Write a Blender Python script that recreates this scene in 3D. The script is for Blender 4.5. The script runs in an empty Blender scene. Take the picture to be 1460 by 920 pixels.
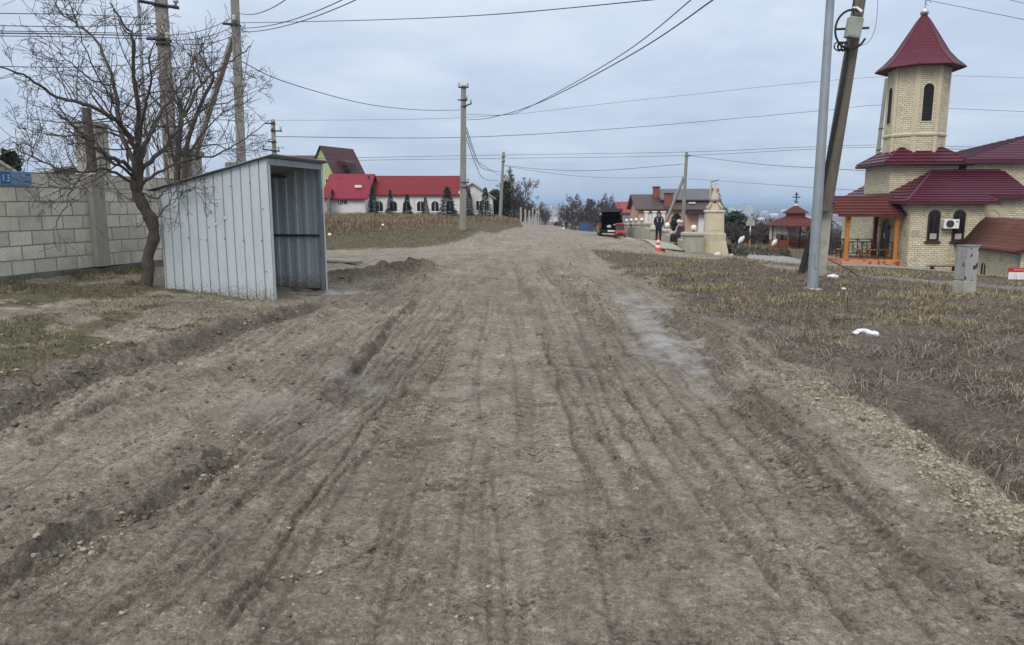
import bpy, math, random
import numpy as np
from mathutils import Vector, Matrix
R = math.radians
sc = bpy.context.scene
COL = sc.collection
rng = np.random.default_rng(7)
random.seed(11)

# ---------------------------------------------------------------- camera numbers
F, CX, CY, PITCH, EYE = 1054.0, 730.0, 460.0, R(9.2), 1.6
def P(px, py, Y):
    """world point at forward distance Y seen at photograph pixel (px, py)"""
    r, u = (px-CX)/F, (CY-py)/F
    dy = math.cos(PITCH)+u*math.sin(PITCH)
    dz = -math.sin(PITCH)+u*math.cos(PITCH)
    k = Y/dy
    return Vector((r*k, Y, EYE+dz*k))

cam = bpy.data.objects.new('camera', bpy.data.cameras.new('camera'))
COL.objects.link(cam)
cam.location = (0, 0, EYE)
cam.rotation_euler = (R(90)-PITCH, 0, 0)
cam.data.sensor_width = 36.0
cam.data.lens = 36.0*F/1460.0
cam.data.clip_start = 0.05
cam.data.clip_end = 40000
sc.camera = cam

# ---------------------------------------------------------------- noise in numpy
_perm = np.random.default_rng(3).permutation(512).astype(np.int32)
_perm = np.concatenate([_perm, _perm])
_ang = np.random.default_rng(4).random(512)*2*np.pi
_gx, _gy = np.cos(_ang), np.sin(_ang)
def perlin(x, y):
    xi = np.floor(x).astype(np.int64); yi = np.floor(y).astype(np.int64)
    xf, yf = x-xi, y-yi
    xi &= 511; yi &= 511
    x1, y1 = (xi+1) & 511, (yi+1) & 511
    u = xf*xf*xf*(xf*(xf*6-15)+10); v = yf*yf*yf*(yf*(yf*6-15)+10)
    def g(a, b, dx, dy):
        h = _perm[_perm[a]+b]
        return _gx[h]*dx+_gy[h]*dy
    n00 = g(xi, yi, xf, yf); n10 = g(x1, yi, xf-1, yf)
    n01 = g(xi, y1, xf, yf-1); n11 = g(x1, y1, xf-1, yf-1)
    a = n00+u*(n10-n00); b = n01+u*(n11-n01)
    return (a+v*(b-a))*1.5
def fbm(x, y, octaves=4, gain=0.5, ox=0.0):
    s, amp, f = 0.0, 1.0, 1.0
    for i in range(octaves):
        s = s+amp*perlin(x*f+ox+17.3*i, y*f-ox+9.1*i)
        amp *= gain; f *= 2.03
    return s
def worley(x, y, seed=0):
    """distance to nearest and second nearest jittered cell point, and a value per cell"""
    xi = np.floor(x).astype(np.int64); yi = np.floor(y).astype(np.int64)
    d1 = np.full(x.shape, 9.0); d2 = np.full(x.shape, 9.0); val = np.zeros(x.shape)
    for i in (-1, 0, 1):
        for j in (-1, 0, 1):
            a, b = (xi+i) & 511, (yi+j) & 511
            h = _perm[_perm[a]+b]; h2 = _perm[(h+seed) & 511]; h3 = _perm[(h2+91) & 511]
            dx = xi+i+h2/511.0-x; dy = yi+j+h3/511.0-y
            d = dx*dx+dy*dy
            closer = d < d1
            d2 = np.where(closer, d1, np.minimum(d2, d))
            val = np.where(closer, h/511.0, val)
            d1 = np.where(closer, d, d1)
    return np.sqrt(d1), np.sqrt(d2), val
def sstep(a, b, x):
    t = np.clip((x-a)/(b-a), 0, 1)
    return t*t*(3-2*t)

# ---------------------------------------------------------------- mesh builder
class MB:
    def __init__(s):
        s.v = []; s.f = []; s.n = 0; s.col = []
    def add(s, verts, faces):
        o = s.n
        s.v.extend([tuple(p) for p in verts]); s.n += len(verts)
        s.f.extend([tuple(i+o for i in fc) for fc in faces])
        return s
    def hexa(s, p):
        """eight points: bottom ring 0-3 counter-clockwise from above, top ring 4-7"""
        return s.add(p, [(3, 2, 1, 0), (4, 5, 6, 7), (0, 1, 5, 4), (1, 2, 6, 5), (2, 3, 7, 6), (3, 0, 4, 7)])
    def box(s, x0, x1, y0, y1, z0, z1):
        return s.hexa([(x0, y0, z0), (x1, y0, z0), (x1, y1, z0), (x0, y1, z0), (x0, y0, z1), (x1, y0, z1), (x1, y1, z1), (x0, y1, z1)])
    def bbox(s, x0, x1, y0, y1, z0, z1, b=0.02):
        """box with chamfered vertical and top edges"""
        rings = []
        for z, k in ((z0, 0), (z1-b, 0), (z1, b)):
            X0, X1, Y0, Y1 = x0+k, x1-k, y0+k, y1-k
            rings.append([(X0+b, Y0, z), (X1-b, Y0, z), (X1, Y0+b, z), (X1, Y1-b, z), (X1-b, Y1, z), (X0+b, Y1, z), (X0, Y1-b, z), (X0, Y0+b, z)])
        return s.loft(rings)
    def loft(s, rings, cap0=True, cap1=True, close=True):
        n = len(rings[0]); vs = [p for r in rings for p in r]; fs = []
        for i in range(len(rings)-1):
            for j in range(n if close else n-1):
                k = (j+1) % n
                fs.append((i*n+j, i*n+k, (i+1)*n+k, (i+1)*n+j))
        if cap0: fs.append(tuple(range(n-1, -1, -1)))
        if cap1: fs.append(tuple((len(rings)-1)*n+j for j in range(n)))
        return s.add(vs, fs)
    def prism(s, poly, z0, z1, zf=None):
        return s.loft([[(x, y, z0) for x, y in poly], [(x, y, z1) for x, y in poly]])
    def extrude(s, poly, vec):
        """planar 3-D polygon pushed along vec"""
        vec = Vector(vec); a = [Vector(p) for p in poly]
        n = Vector((0, 0, 0))
        for i in range(len(a)):
            n += a[i].cross(a[(i+1) % len(a)])
        if n.dot(vec) < 0: a.reverse()
        return s.loft([a, [p+vec for p in a]])
    def tube(s, pts, rad, n=8, caps=True, squash=1.0):
        pts = [Vector(p) for p in pts]
        if not hasattr(rad, '__len__'): rad = [rad]*len(pts)
        rings = []
        up = None
        for i, p in enumerate(pts):
            t = (pts[min(i+1, len(pts)-1)]-pts[max(i-1, 0)])
            if t.length < 1e-9: t = Vector((0, 0, 1))
            t.normalize()
            if up is None:
                up = Vector((0, 0, 1)) if abs(t.z) < 0.9 else Vector((1, 0, 0))
            a = up-t*up.dot(t)
            if a.length < 1e-6: a = t.orthogonal()
            a.normalize(); b = t.cross(a); up = a
            rings.append([p+(a*math.cos(q)+b*math.sin(q)*squash)*rad[i] for q in [2*math.pi*k/n for k in range(n)]])
        return s.loft(rings, caps, caps)
    def lathe(s, prof, n=16, c=(0, 0, 0), a0=0.0, caps=True):
        rings = [[(c[0]+r*math.cos(a0+2*math.pi*k/n), c[1]+r*math.sin(a0+2*math.pi*k/n), c[2]+z) for k in range(n)] for r, z in prof]
        return s.loft(rings, caps, caps)
    def ball(s, c, r, n=12, m=8, sq=1.0):
        prof = [(max(1e-4, r*math.sin(math.pi*i/m)), -r*sq*math.cos(math.pi*i/m)) for i in range(m+1)]
        return s.lathe(prof, n, c)
    def torus(s, c, R0, r, axis='y', n=16, m=6, a0=0, a1=2*math.pi):
        pts = []
        full = abs(a1-a0-2*math.pi) < 1e-6
        for k in range(n+1):
            q = a0+(a1-a0)*k/n
            e = {'y': (math.cos(q), 0, math.sin(q)), 'x': (0, math.cos(q), math.sin(q)), 'z': (math.cos(q), math.sin(q), 0)}[axis]
            pts.append(Vector(c)+Vector(e)*R0)
        return s.tube(pts, r, m)
    def sheet(s, grid):
        m, n = len(grid), len(grid[0])
        return s.add([p for r in grid for p in r], [(i*n+j, i*n+j+1, (i+1)*n+j+1, (i+1)*n+j) for i in range(m-1) for j in range(n-1)])
    def xf(s, M, i0=0):
        s.v[i0:] = [tuple(M @ Vector(p)) for p in s.v[i0:]]
        return s
    def build(s, name, mat, parent=None, smooth=False, thick=0.0, bevel=0.0):
        me = bpy.data.meshes.new(name)
        me.from_pydata(s.v, [], s.f); me.update()
        return finish(me, name, mat, parent, smooth, thick, bevel)

def finish(me, name, mat, parent=None, smooth=False, thick=0.0, bevel=0.0):
    uv_metres(me)
    if smooth: me.polygons.foreach_set('use_smooth', np.ones(len(me.polygons), dtype=bool))
    if smooth == 'auto':
        try: me.set_sharp_from_angle(angle=R(38))
        except Exception: pass
    if mat: me.materials.append(mat)
    o = bpy.data.objects.new(name, me); COL.objects.link(o)
    if parent: o.parent = parent
    if thick:
        m = o.modifiers.new('thickness', 'SOLIDIFY'); m.thickness = thick; m.offset = 0
    if bevel:
        m = o.modifiers.new('edge', 'BEVEL'); m.width = bevel; m.segments = 2; m.limit_method = 'ANGLE'; m.angle_limit = R(40)
    return o

def uv_metres(me):
    nl, npoly = len(me.loops), len(me.polygons)
    if nl == 0: return
    co = np.empty(len(me.vertices)*3); me.vertices.foreach_get('co', co); co = co.reshape(-1, 3)
    vi = np.empty(nl, dtype=np.int32); me.loops.foreach_get('vertex_index', vi)
    nm = np.empty(npoly*3); me.polygons.foreach_get('normal', nm); nm = nm.reshape(-1, 3)
    tot = np.empty(npoly, dtype=np.int32); me.polygons.foreach_get('loop_total', tot)
    n = np.repeat(nm, tot, axis=0)
    flat = np.abs(n[:, 2]) > 0.985
    t = np.stack([-n[:, 1], n[:, 0], np.zeros(nl)], 1)
    l = np.linalg.norm(t, axis=1); l[l < 1e-9] = 1; t /= l[:, None]
    t[flat] = (1, 0, 0)
    b = np.cross(n, t); b[flat] = (0, 1, 0)
    p = co[vi]
    uv = np.stack([(p*t).sum(1), (p*b).sum(1)], 1)
    lay = me.uv_layers.new(name='UVMap')
    lay.data.foreach_set('uv', uv.ravel())

def raw_mesh(name, verts, faces, mat, parent=None, smooth=False, attrs=None):
    """verts (N,3) array, faces (M,k) array with one k"""
    me = bpy.data.meshes.new(name)
    nv, (nf, k) = len(verts), faces.shape
    me.vertices.add(nv); me.vertices.foreach_set('co', np.ascontiguousarray(verts, dtype=np.float32).ravel())
    me.loops.add(nf*k); me.loops.foreach_set('vertex_index', np.ascontiguousarray(faces, dtype=np.int32).ravel())
    me.polygons.add(nf)
    me.polygons.foreach_set('loop_start', np.arange(nf, dtype=np.int32)*k)
    try: me.polygons.foreach_set('loop_total', np.full(nf, k, dtype=np.int32))
    except Exception: pass
    if smooth: me.polygons.foreach_set('use_smooth', np.ones(nf, dtype=bool))
    me.update(calc_edges=True)
    for nme, a in (attrs or {}).items():
        at = me.attributes.new(nme, 'FLOAT', 'POINT')
        at.data.foreach_set('value', np.ascontiguousarray(a, dtype=np.float32).ravel())
    if mat: me.materials.append(mat)
    o = bpy.data.objects.new(name, me); COL.objects.link(o)
    if parent: o.parent = parent
    return o

def tag(o, label=None, cat=None, group=None, kind=None):
    if label: o['label'] = label
    if cat: o['category'] = cat
    if group: o['group'] = group
    if kind: o['kind'] = kind
    return o
def thing(name, label, cat, loc=(0, 0, 0), rz=0.0, group=None):
    o = bpy.data.objects.new(name, None); COL.objects.link(o)
    o.empty_display_size = 0.2
    o.location = loc; o.rotation_euler = (0, 0, rz)
    return tag(o, label, cat, group)
def copy_tree(o, parent=None):
    c = o.copy(); COL.objects.link(c)
    if parent: c.parent = parent
    for ch in [k for k in bpy.data.objects if k.parent == o and k != c]:
        copy_tree(ch, c)
    return c

# ---------------------------------------------------------------- materials
def new_mat(name):
    m = bpy.data.materials.new(name); m.use_nodes = True
    nt = m.node_tree; nt.nodes.clear()
    out = nt.nodes.new('ShaderNodeOutputMaterial'); b = nt.nodes.new('ShaderNodeBsdfPrincipled')
    nt.links.new(b.outputs[0], out.inputs[0])
    return m, nt, b
class NT:
    """small helper round a node tree"""
    def __init__(s, nt): s.nt = nt
    def n(s, kind, **kw):
        nd = s.nt.nodes.new('ShaderNode'+kind)
        for k, v in kw.items():
            if k.startswith('i_'): s.set(nd.inputs[k[2:].replace('_', ' ')], v)
            else: setattr(nd, k, v)
        return nd
    def set(s, sock, v):
        if hasattr(v, 'is_linked') or hasattr(v, 'links'): s.nt.links.new(v, sock)
        elif isinstance(v, (tuple, list)) and len(v) == 3 and sock.type == 'RGBA': sock.default_value = (*v, 1)
        else: sock.default_value = v
    def uv(s): return s.n('TexCoord').outputs['UV']
    def obj(s): return s.n('TexCoord').outputs['Object']
    def pos(s): return s.n('NewGeometry').outputs['Position']
    def noise(s, vec, scale, detail=4, rough=0.55, dist=0.0):
        nd = s.n('TexNoise'); s.set(nd.inputs['Vector'], vec); nd.inputs['Scale'].default_value = scale
        nd.inputs['Detail'].default_value = detail; nd.inputs['Roughness'].default_value = rough; nd.inputs['Distortion'].default_value = dist
        return nd.outputs[0]
    def ramp(s, fac, stops, interp='LINEAR'):
        nd = s.n('ValToRGB'); cr = nd.color_ramp; cr.interpolation = interp
        while len(cr.elements) < len(stops): cr.elements.new(0.5)
        for e, (p, c) in zip(cr.elements, stops):
            e.position = p; e.color = (c, c, c, 1) if not hasattr(c, '__len__') else (*c[:3], 1)
        s.set(nd.inputs[0], fac)
        return nd.outputs[0]
    def mix(s, fac, a, b, mode='MIX'):
        nd = s.n('Mix', data_type='RGBA', blend_type=mode)
        s.set(nd.inputs[0], fac); s.set(nd.inputs[6], a); s.set(nd.inputs[7], b)
        return nd.outputs[2]
    def math(s, op, a, b=0.0, clamp=False):
        nd = s.n('Math', operation=op, use_clamp=clamp); s.set(nd.inputs[0], a); s.set(nd.inputs[1], b)
        return nd.outputs[0]
    def bump(s, h, strength=0.5, dist=0.02, normal=None):
        nd = s.n('Bump'); nd.inputs['Strength'].default_value = strength; nd.inputs['Distance'].default_value = dist
        s.set(nd.inputs['Height'], h)
        if normal is not None: s.set(nd.inputs['Normal'], normal)
        return nd.outputs[0]
    def attr(s, name): return s.n('Attribute', attribute_name=name).outputs['Fac']
    def map(s, vec, scale=(1, 1, 1), loc=(0, 0, 0), rot=(0, 0, 0)):
        nd = s.n('Mapping'); s.set(nd.inputs[0], vec)
        nd.inputs['Location'].default_value = loc; nd.inputs['Rotation'].default_value = rot; nd.inputs['Scale'].default_value = scale
        return nd.outputs[0]

def weathered(name, c1, c2, rough=0.8, scale=3.0, metal=0.0, bump=0.3, bscale=40.0, bdist=0.01, c3=None, streak=False, spec=0.5):
    m, nt, b = new_mat(name); t = NT(nt)
    o = t.obj()
    v = t.map(o, (3, 3, 0.35)) if streak else o
    n = t.noise(v, scale, 6, 0.65)
    c = t.mix(t.ramp(n, [(0.32, 0), (0.68, 1)]), c1, c2)
    if c3:
        c = t.mix(t.ramp(t.noise(o, scale*4.3, 5, 0.7), [(0.55, 0), (0.72, 1)]), c, c3)
    t.set(b.inputs['Base Color'], c)
    b.inputs['Roughness'].default_value = rough; b.inputs['Metallic'].default_value = metal
    b.inputs['Specular IOR Level'].default_value = spec
    if bump:
        t.set(b.inputs['Normal'], t.bump(t.noise(o, bscale, 5, 0.6), bump, bdist))
    return m
def plain(name, c, rough=0.6, metal=0.0, spec=0.5):
    d = tuple(x*0.82 for x in c)
    return weathered(name, c, d, rough, 6.0, metal, 0.08, 60, 0.003, spec=spec)

def masonry(name, bw, bh, mortar, cols, mcol, msize=0.012, rough=0.9, smooth=0.15, bump=0.7, bd=0.02, stain=None, offset=0.5, warp=0.0):
    """coursed stone or block: cols = two block colours"""
    m, nt, b = new_mat(name); t = NT(nt)
    uv = t.uv()
    if warp:
        nz = t.n('TexNoise'); t.set(nz.inputs['Vector'], uv); nz.inputs['Scale'].default_value = 3.0
        w = t.n('VectorMath', operation='MULTIPLY_ADD'); t.set(w.inputs[0], nz.outputs['Color']); w.inputs[1].default_value = (warp, warp, 0); t.set(w.inputs[2], uv)
        uv = w.outputs[0]
    br = t.n('TexBrick'); t.set(br.inputs['Vector'], uv)
    br.offset = offset; br.inputs['Scale'].default_value = 1.0
    br.inputs['Brick Width'].default_value = bw; br.inputs['Row Height'].default_value = bh
    br.inputs['Mortar Size'].default_value = msize; br.inputs['Mortar Smooth'].default_value = smooth
    br.inputs['Bias'].default_value = -0.1
    t.set(br.inputs['Color1'], cols[0]); t.set(br.inputs['Color2'], cols[1]); t.set(br.inputs['Mortar'], mcol)
    o = t.obj()
    n1 = t.noise(o, 2.2, 6, 0.65); n2 = t.noise(o, 26, 5, 0.7)
    c = t.mix(0.75, br.outputs['Color'], t.ramp(n1, [(0.25, (0.72, 0.70, 0.67)), (0.75, (1.18, 1.17, 1.15))]), 'MULTIPLY')
    c = t.mix(0.5, c, t.ramp(n2, [(0.3, 0.68), (0.7, 1.3)]), 'MULTIPLY')
    if stain:
        c = t.mix(t.ramp(t.noise(t.map(o, (1, 1, 0.7)), 1.3, 7, 0.7), [(0.5, 0), (0.66, 0.85)]), c, stain)
    t.set(b.inputs['Base Color'], c); b.inputs['Roughness'].default_value = rough
    h = t.math('SUBTRACT', t.math('MULTIPLY', n2, 0.35), br.outputs['Fac'])
    t.set(b.inputs['Normal'], t.bump(h, bump, bd))
    return m

def rooftile(name, c1, c2, row=0.35, wave=0.18, rough=0.35, bd=0.03, spec=0.3):
    """pressed metal or shingle roof: steps down the slope, waves across it"""
    m, nt, b = new_mat(name); t = NT(nt)
    uv = t.uv(); sp = t.n('SeparateXYZ'); t.set(sp.inputs[0], uv)
    saw = t.math('FRACT', t.math('DIVIDE', sp.outputs[1], row))
    step = t.ramp(saw, [(0.0, 0.0), (0.12, 1.0), (1.0, 0.35)])
    wv = t.math('SINE', t.math('MULTIPLY', sp.outputs[0], 2*math.pi/wave))
    h = t.math('ADD', step, t.math('MULTIPLY', wv, 0.10))
    o = t.obj()
    c = t.mix(t.ramp(t.noise(o, 1.1, 5, 0.6), [(0.3, 0), (0.7, 1)]), c1, c2)
    t.set(b.inputs['Base Color'], c); b.inputs['Roughness'].default_value = rough; b.inputs['Specular IOR Level'].default_value = spec
    t.set(b.inputs['Normal'], t.bump(h, 0.8, bd))
    return m
# ---------------------------------------------------------------- lie of the land
def _cp(px, py, Y): return tuple(P(px, py, Y))
_ctl = [(-4, 1, 0), (0, 1, 0), (4, 1, 0), (0, 5, 0), (0, 9, -.02), (2.5, 7, 0), (-3, 6, 0), (0, 13, -.06), (0, 20, -.2), (-1, 30, -.42), (3, 16, -.2), (2, 24, -.35),
        (-8, -10, .2), (8, -10, .1), (0, -12, 0), (-30, -30, .8), (30, -30, -.5),
        (-6, 5, .2), (-5, 8, .2), (-9, 6, .45), (-3.9, 11.9, 0.02), (-3.5, 13.8, -.02), (-5.75, 12.3, .2), (-5.3, 14.2, .12), (-7.9, 11.5, .36), (-7.1, 15, .4), (-12, 14, .6), (-25, 14, 1.0), (-30, 25, .9),
        (3.6, 3.4, .1), (4.6, 6, .08), (5, 9, .02), (7, 6, .1), (9, 9, .0), (14, 8, -.2), (20, 12, -.9),
        _cp(1158, 413, 16.4), _cp(1141, 391, 20), _cp(1381, 422, 17), _cp(1400, 408, 23), _cp(1250, 393, 25), _cp(1450, 425, 19),
        _cp(1293, 384, 38.3), _cp(1365, 390, 37.5), _cp(1169, 379, 41), _cp(1265, 379, 39), _cp(1430, 397, 33), _cp(1050, 372, 43), _cp(1100, 367, 48), _cp(1130, 357, 66), (40, 40, -2.8), (30, 20, -1.6), (26, 52, -2.6), (45, 70, -4.5),
        _cp(938, 361, 34), _cp(988, 361, 37), _cp(1015, 361, 38), _cp(939, 345.5, 42), _cp(875, 337, 60), _cp(950, 374, 26), _cp(950, 331, 80),
        _cp(806, 327.5, 143), _cp(794, 323, 220), _cp(793, 320.5, 300), _cp(840, 331, 110), _cp(780, 328, 110),
        _cp(500, 357, 30), _cp(640, 352, 32.5), _cp(700, 336, 46), _cp(735, 327, 62), _cp(560, 330, 37), _cp(480, 326, 36), _cp(660, 327, 40), _cp(714, 313, 84), _cp(726, 311, 112),
        _cp(460, 372, 21), _cp(560, 366, 25), _cp(640, 360, 27), _cp(780, 360, 27), _cp(860, 358, 28),
        (-30, 60, .6), (-12, 105, -.3), (-45, 110, .3), (-70, 90, 1.0), (-40, 140, -1), (-30, 220, -4), (-100, 220, 1), (-120, 120, 2),
        (12, 88, -2.4), (25, 90, -3.5), (60, 100, -6), (20, 150, -5), (70, 180, -10), (60, 300, -14), (-60, 320, -9),
        (0, 600, -24), (-300, 600, -16), (300, 600, -30), (0, 1000, -38), (-700, 1000, -30), (700, 1000, -44), (0, 2000, -49), (1500, 2000, -52), (-1500, 2000, -45),
        (0, 4000, -50), (3000, 4000, -50), (-3000, 4000, -45), (0, 7000, -25), (5000, 7000, -25), (-5000, 7000, -15), (0, 10500, 8), (8000, 10500, 5), (-8000, 10500, 14), (0, 15000, 5), (12000, 15000, 5), (-12000, 15000, 5)]
_ctl = np.array(_ctl, dtype=float)
_S, _C = 40.0, 0.06
def _warp(x, y): return np.arcsinh(np.asarray(x, float)/_S), np.arcsinh(np.asarray(y, float)/_S)
_wx, _wy = _warp(_ctl[:, 0], _ctl[:, 1])
_A = np.sqrt((_wx[:, None]-_wx)**2+(_wy[:, None]-_wy)**2+_C**2)
_N = len(_ctl)
_zs = np.arcsinh(_ctl[:, 2]/3.0)
_K = np.zeros((_N+1, _N+1)); _K[:_N, :_N] = _A+np.eye(_N)*-0.004; _K[_N, :_N] = 1; _K[:_N, _N] = 1
_w = np.linalg.solve(_K, np.concatenate([_zs, [0]]))
def base_z(x, y):
    x = np.asarray(x, float); y = np.asarray(y, float)
    u, v = _warp(x, y)
    s = np.full(u.shape, _w[_N])
    for i in range(_N):
        s = s+_w[i]*np.sqrt((u-_wx[i])**2+(v-_wy[i])**2+_C**2)
    return np.sinh(s)*3.0
def gz(x, y): return float(base_z(np.array([x]), np.array([y]))[0])
def G(px, py):
    """where the sight line of a photograph pixel meets the base terrain"""
    r, u = (px-CX)/F, (CY-py)/F
    dy = math.cos(PITCH)+u*math.sin(PITCH); dz = -math.sin(PITCH)+u*math.cos(PITCH)
    Y = 1.5*np.power(1.012, np.arange(520))
    x = r*Y/dy; z = EYE+dz*Y/dy
    d = z-base_z(x, Y)
    i = int(np.argmax(d < 0))
    if i == 0: i = 1
    t = d[i-1]/(d[i-1]-d[i]); y = Y[i-1]+t*(Y[i]-Y[i-1])
    return (r*y/dy, y)
def GP(px, py):
    x, y = G(px, py); return Vector((x, y, gz(x, y)))

# ---------------------------------------------------------------- the ground sheet
rows = [-60, -40, -25, -15, -9, -5, -2.5, -1, 0, 0.6]
y = 1.0
while y < 75: rows.append(y); y += max(0.008, 0.0038*y)
while y < 16500: rows.append(y); y *= 1.03
rows = np.array(rows)
s_in = np.linspace(-0.80, 0.80, 1040)
s_out = 0.80+np.geomspace(0.004, 5.5, 34)
ss = np.concatenate([-s_out[::-1], s_in, s_out])
a_of = np.where(rows > 0, rows+2.2, 2.2+np.abs(rows))
X = a_of[:, None]*ss[None, :]; Y = np.repeat(rows[:, None], len(ss), 1)
nr, nc = X.shape
x = X.ravel(); y = Y.ravel()
# wobble the features a little so that no line is ruler-straight
wx = x+0.05*perlin(x*0.9, y*0.9)+0.02*perlin(x*4, y*4); wy = y+0.05*perlin(x*0.9+40, y*0.9)
base = base_z(x, y)
far = sstep(35, 80, y)
near = 1-far
h = np.zeros_like(x)
A_grass = np.zeros_like(x); A_pale = np.zeros_like(x); A_wet = np.zeros_like(x); A_dark = np.zeros_like(x); A_rough = np.zeros_like(x); A_green = np.zeros_like(x); A_track = np.zeros_like(x)

def rows_for(y0, y1, m=0.8):
    i0 = max(0, int(np.searchsorted(rows, y0-m))-1); i1 = min(nr, int(np.searchsorted(rows, y1+m))+1)
    return slice(i0*nc, i1*nc)
def poly_dist(pts, S=slice(None)):
    """signed distance (left positive), 0..1 position along, for the warped ground points"""
    px_, py_ = wx[S], wy[S]
    d = np.full(px_.shape, 1e9); sg = np.zeros(px_.shape); al = np.zeros(px_.shape)
    L = [0.0]
    for (ax, ay), (bx, by) in zip(pts[:-1], pts[1:]): L.append(L[-1]+math.hypot(bx-ax, by-ay))
    for k, ((ax, ay), (bx, by)) in enumerate(zip(pts[:-1], pts[1:])):
        ex, ey = bx-ax, by-ay; l = math.hypot(ex, ey)
        t = np.clip(((px_-ax)*ex+(py_-ay)*ey)/(l*l), 0, 1)
        dx, dy = px_-(ax+t*ex), py_-(ay+t*ey)
        dd = dx*dx+dy*dy; c = dd < d
        d = np.where(c, dd, d); sg = np.where(c, ex*dy-ey*dx, sg); al = np.where(c, (L[k]+t*l)/L[-1], al)
    return np.sqrt(d)*np.sign(sg), al
class Near:
    """the ground points close to a polyline"""
    def __init__(s, pts, reach):
        ys = [p[1] for p in pts]; S = rows_for(min(ys), max(ys), reach)
        d, al = poly_dist(pts, S)
        k = np.flatnonzero(np.abs(d) < reach)
        s.i = k+S.start; s.d = d[k]; s.al = al[k]; s.x = x[s.i]; s.y = y[s.i]; s.near = near[s.i]
def pts_of(px):
    """smooth curve on the ground through photograph pixels"""
    g = [Vector((*G(*p), 0)) for p in px]
    out = []
    for i in range(len(g)-1):
        p0, p1, p2, p3 = g[max(i-1, 0)], g[i], g[i+1], g[min(i+2, len(g)-1)]
        for t in (0, .25, .5, .75):
            out.append(0.5*((2*p1)+(p2-p0)*t+(2*p0-5*p1+4*p2-p3)*t*t+(3*p1-p0-3*p2+p3)*t**3))
    out.append(g[-1])
    return [(p.x, p.y) for p in out]
def groove(px, w, depth, berm=0.4, fade=0.08, broken=0.0, wet=0.0, dark=0.0, lean=0.0, clods=0.0, thin=False):
    pts = pts_of(px); N = Near(pts, 5*w+0.1); d, al = N.d, N.al
    f = sstep(0, fade, al)*sstep(0, fade, 1-al)*N.near
    if broken: f = f*sstep(broken-0.35, broken+0.15, 0.5+0.75*fbm(N.x*1.6, N.y*1.6, 3, ox=px[0][0]*0.01))
    w2 = w*(1+0.2*perlin(N.x*1.2, N.y*1.2+px[0][1]))
    if thin: depth = depth*np.interp(N.y, [3, 5, 8, 14], [1.2, .75, .4, .3]); A_track[N.i] = np.maximum(A_track[N.i], f*dark*np.interp(N.y, [3, 6, 14], [1.2, .95, .6])*np.exp(-(d/(w2*0.95))**2)*(1+.5*perlin(N.x*11, N.y*3))); dark = 0
    q = d/w2
    g = np.exp(-q**4*1.2)
    bm = np.exp(-((np.abs(q)-1.65)/0.45)**2)*(1+lean*np.sign(q))*(1+0.45*perlin(N.x*9, N.y*9))
    h[N.i] += f*depth*(-g+berm*bm)
    A_wet[N.i] = np.maximum(A_wet[N.i], f*wet*g); A_dark[N.i] = np.maximum(A_dark[N.i], f*dark*np.exp(-(q/1.6)**4))
    A_rough[N.i] = np.maximum(A_rough[N.i], f*clods*np.exp(-(q/2.4)**4))
def ridge(px, w, hh, clods=1.0, pale=0.0, dark=0.0, fade=0.12):
    N = Near(pts_of(px), 3.5*w); al = N.al
    f = sstep(0, fade, al)*sstep(0, fade, 1-al)
    q = N.d/(w*(1+0.35*perlin(N.x*1.1, N.y*1.1)))
    g = np.exp(-q*q*1.3)*f
    h[N.i] += g*hh*(0.75+0.5*fbm(N.x*2.2, N.y*2.2, 3))
    for A, k in ((A_pale, pale), (A_dark, dark), (A_rough, clods)): A[N.i] = np.maximum(A[N.i], k*g)
def tread(px, w, amp, pitch=0.075, fade=0.1, broken=0.5):
    """printed tyre pattern: slanted bars in a band"""
    pts = pts_of(px); L = sum(math.dist(a, b) for a, b in zip(pts[:-1], pts[1:]))
    N = Near(pts, 1.6*w); d, al = N.d, N.al
    f = sstep(0, fade, al)*sstep(0, fade, 1-al)*np.exp(-(d/w)**6)*sstep(60, 22, N.y)
    f = f*sstep(broken-0.3, broken+0.2, 0.5+0.8*fbm(N.x*1.3, N.y*1.3, 3, ox=px[0][0]*0.013+5))
    ph = 2*np.pi*(al*L/pitch+np.abs(d)/w*0.9)
    h[N.i] += f*amp*1.7*(np.clip(np.sin(ph), -0.6, 0.5)-0.25)
    A_dark[N.i] = np.maximum(A_dark[N.i], f*0.75*(np.sin(ph) < 0))
def blob(px, py, rx, ry, rot=0.0, soft=0.35):
    """soft-edged patch on the ground: centre by pixel, radii in metres"""
    cx, cy = G(px, py); c, s = math.cos(rot), math.sin(rot)
    m = 2.2*max(rx, ry); S = rows_for(cy-m, cy+m)
    u = ((wx[S]-cx)*c+(wy[S]-cy)*s)/rx; v = (-(wx[S]-cx)*s+(wy[S]-cy)*c)/ry
    out = np.zeros_like(x)
    q = np.sqrt(u*u+v*v); k = np.flatnonzero(q < 2.4)
    q = q[k]+0.28*fbm(x[S][k]*1.4, y[S][k]*1.4, 4, ox=px*0.02)
    out[k+S.start] = sstep(1+soft, 1-soft, q)
    return out

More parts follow.
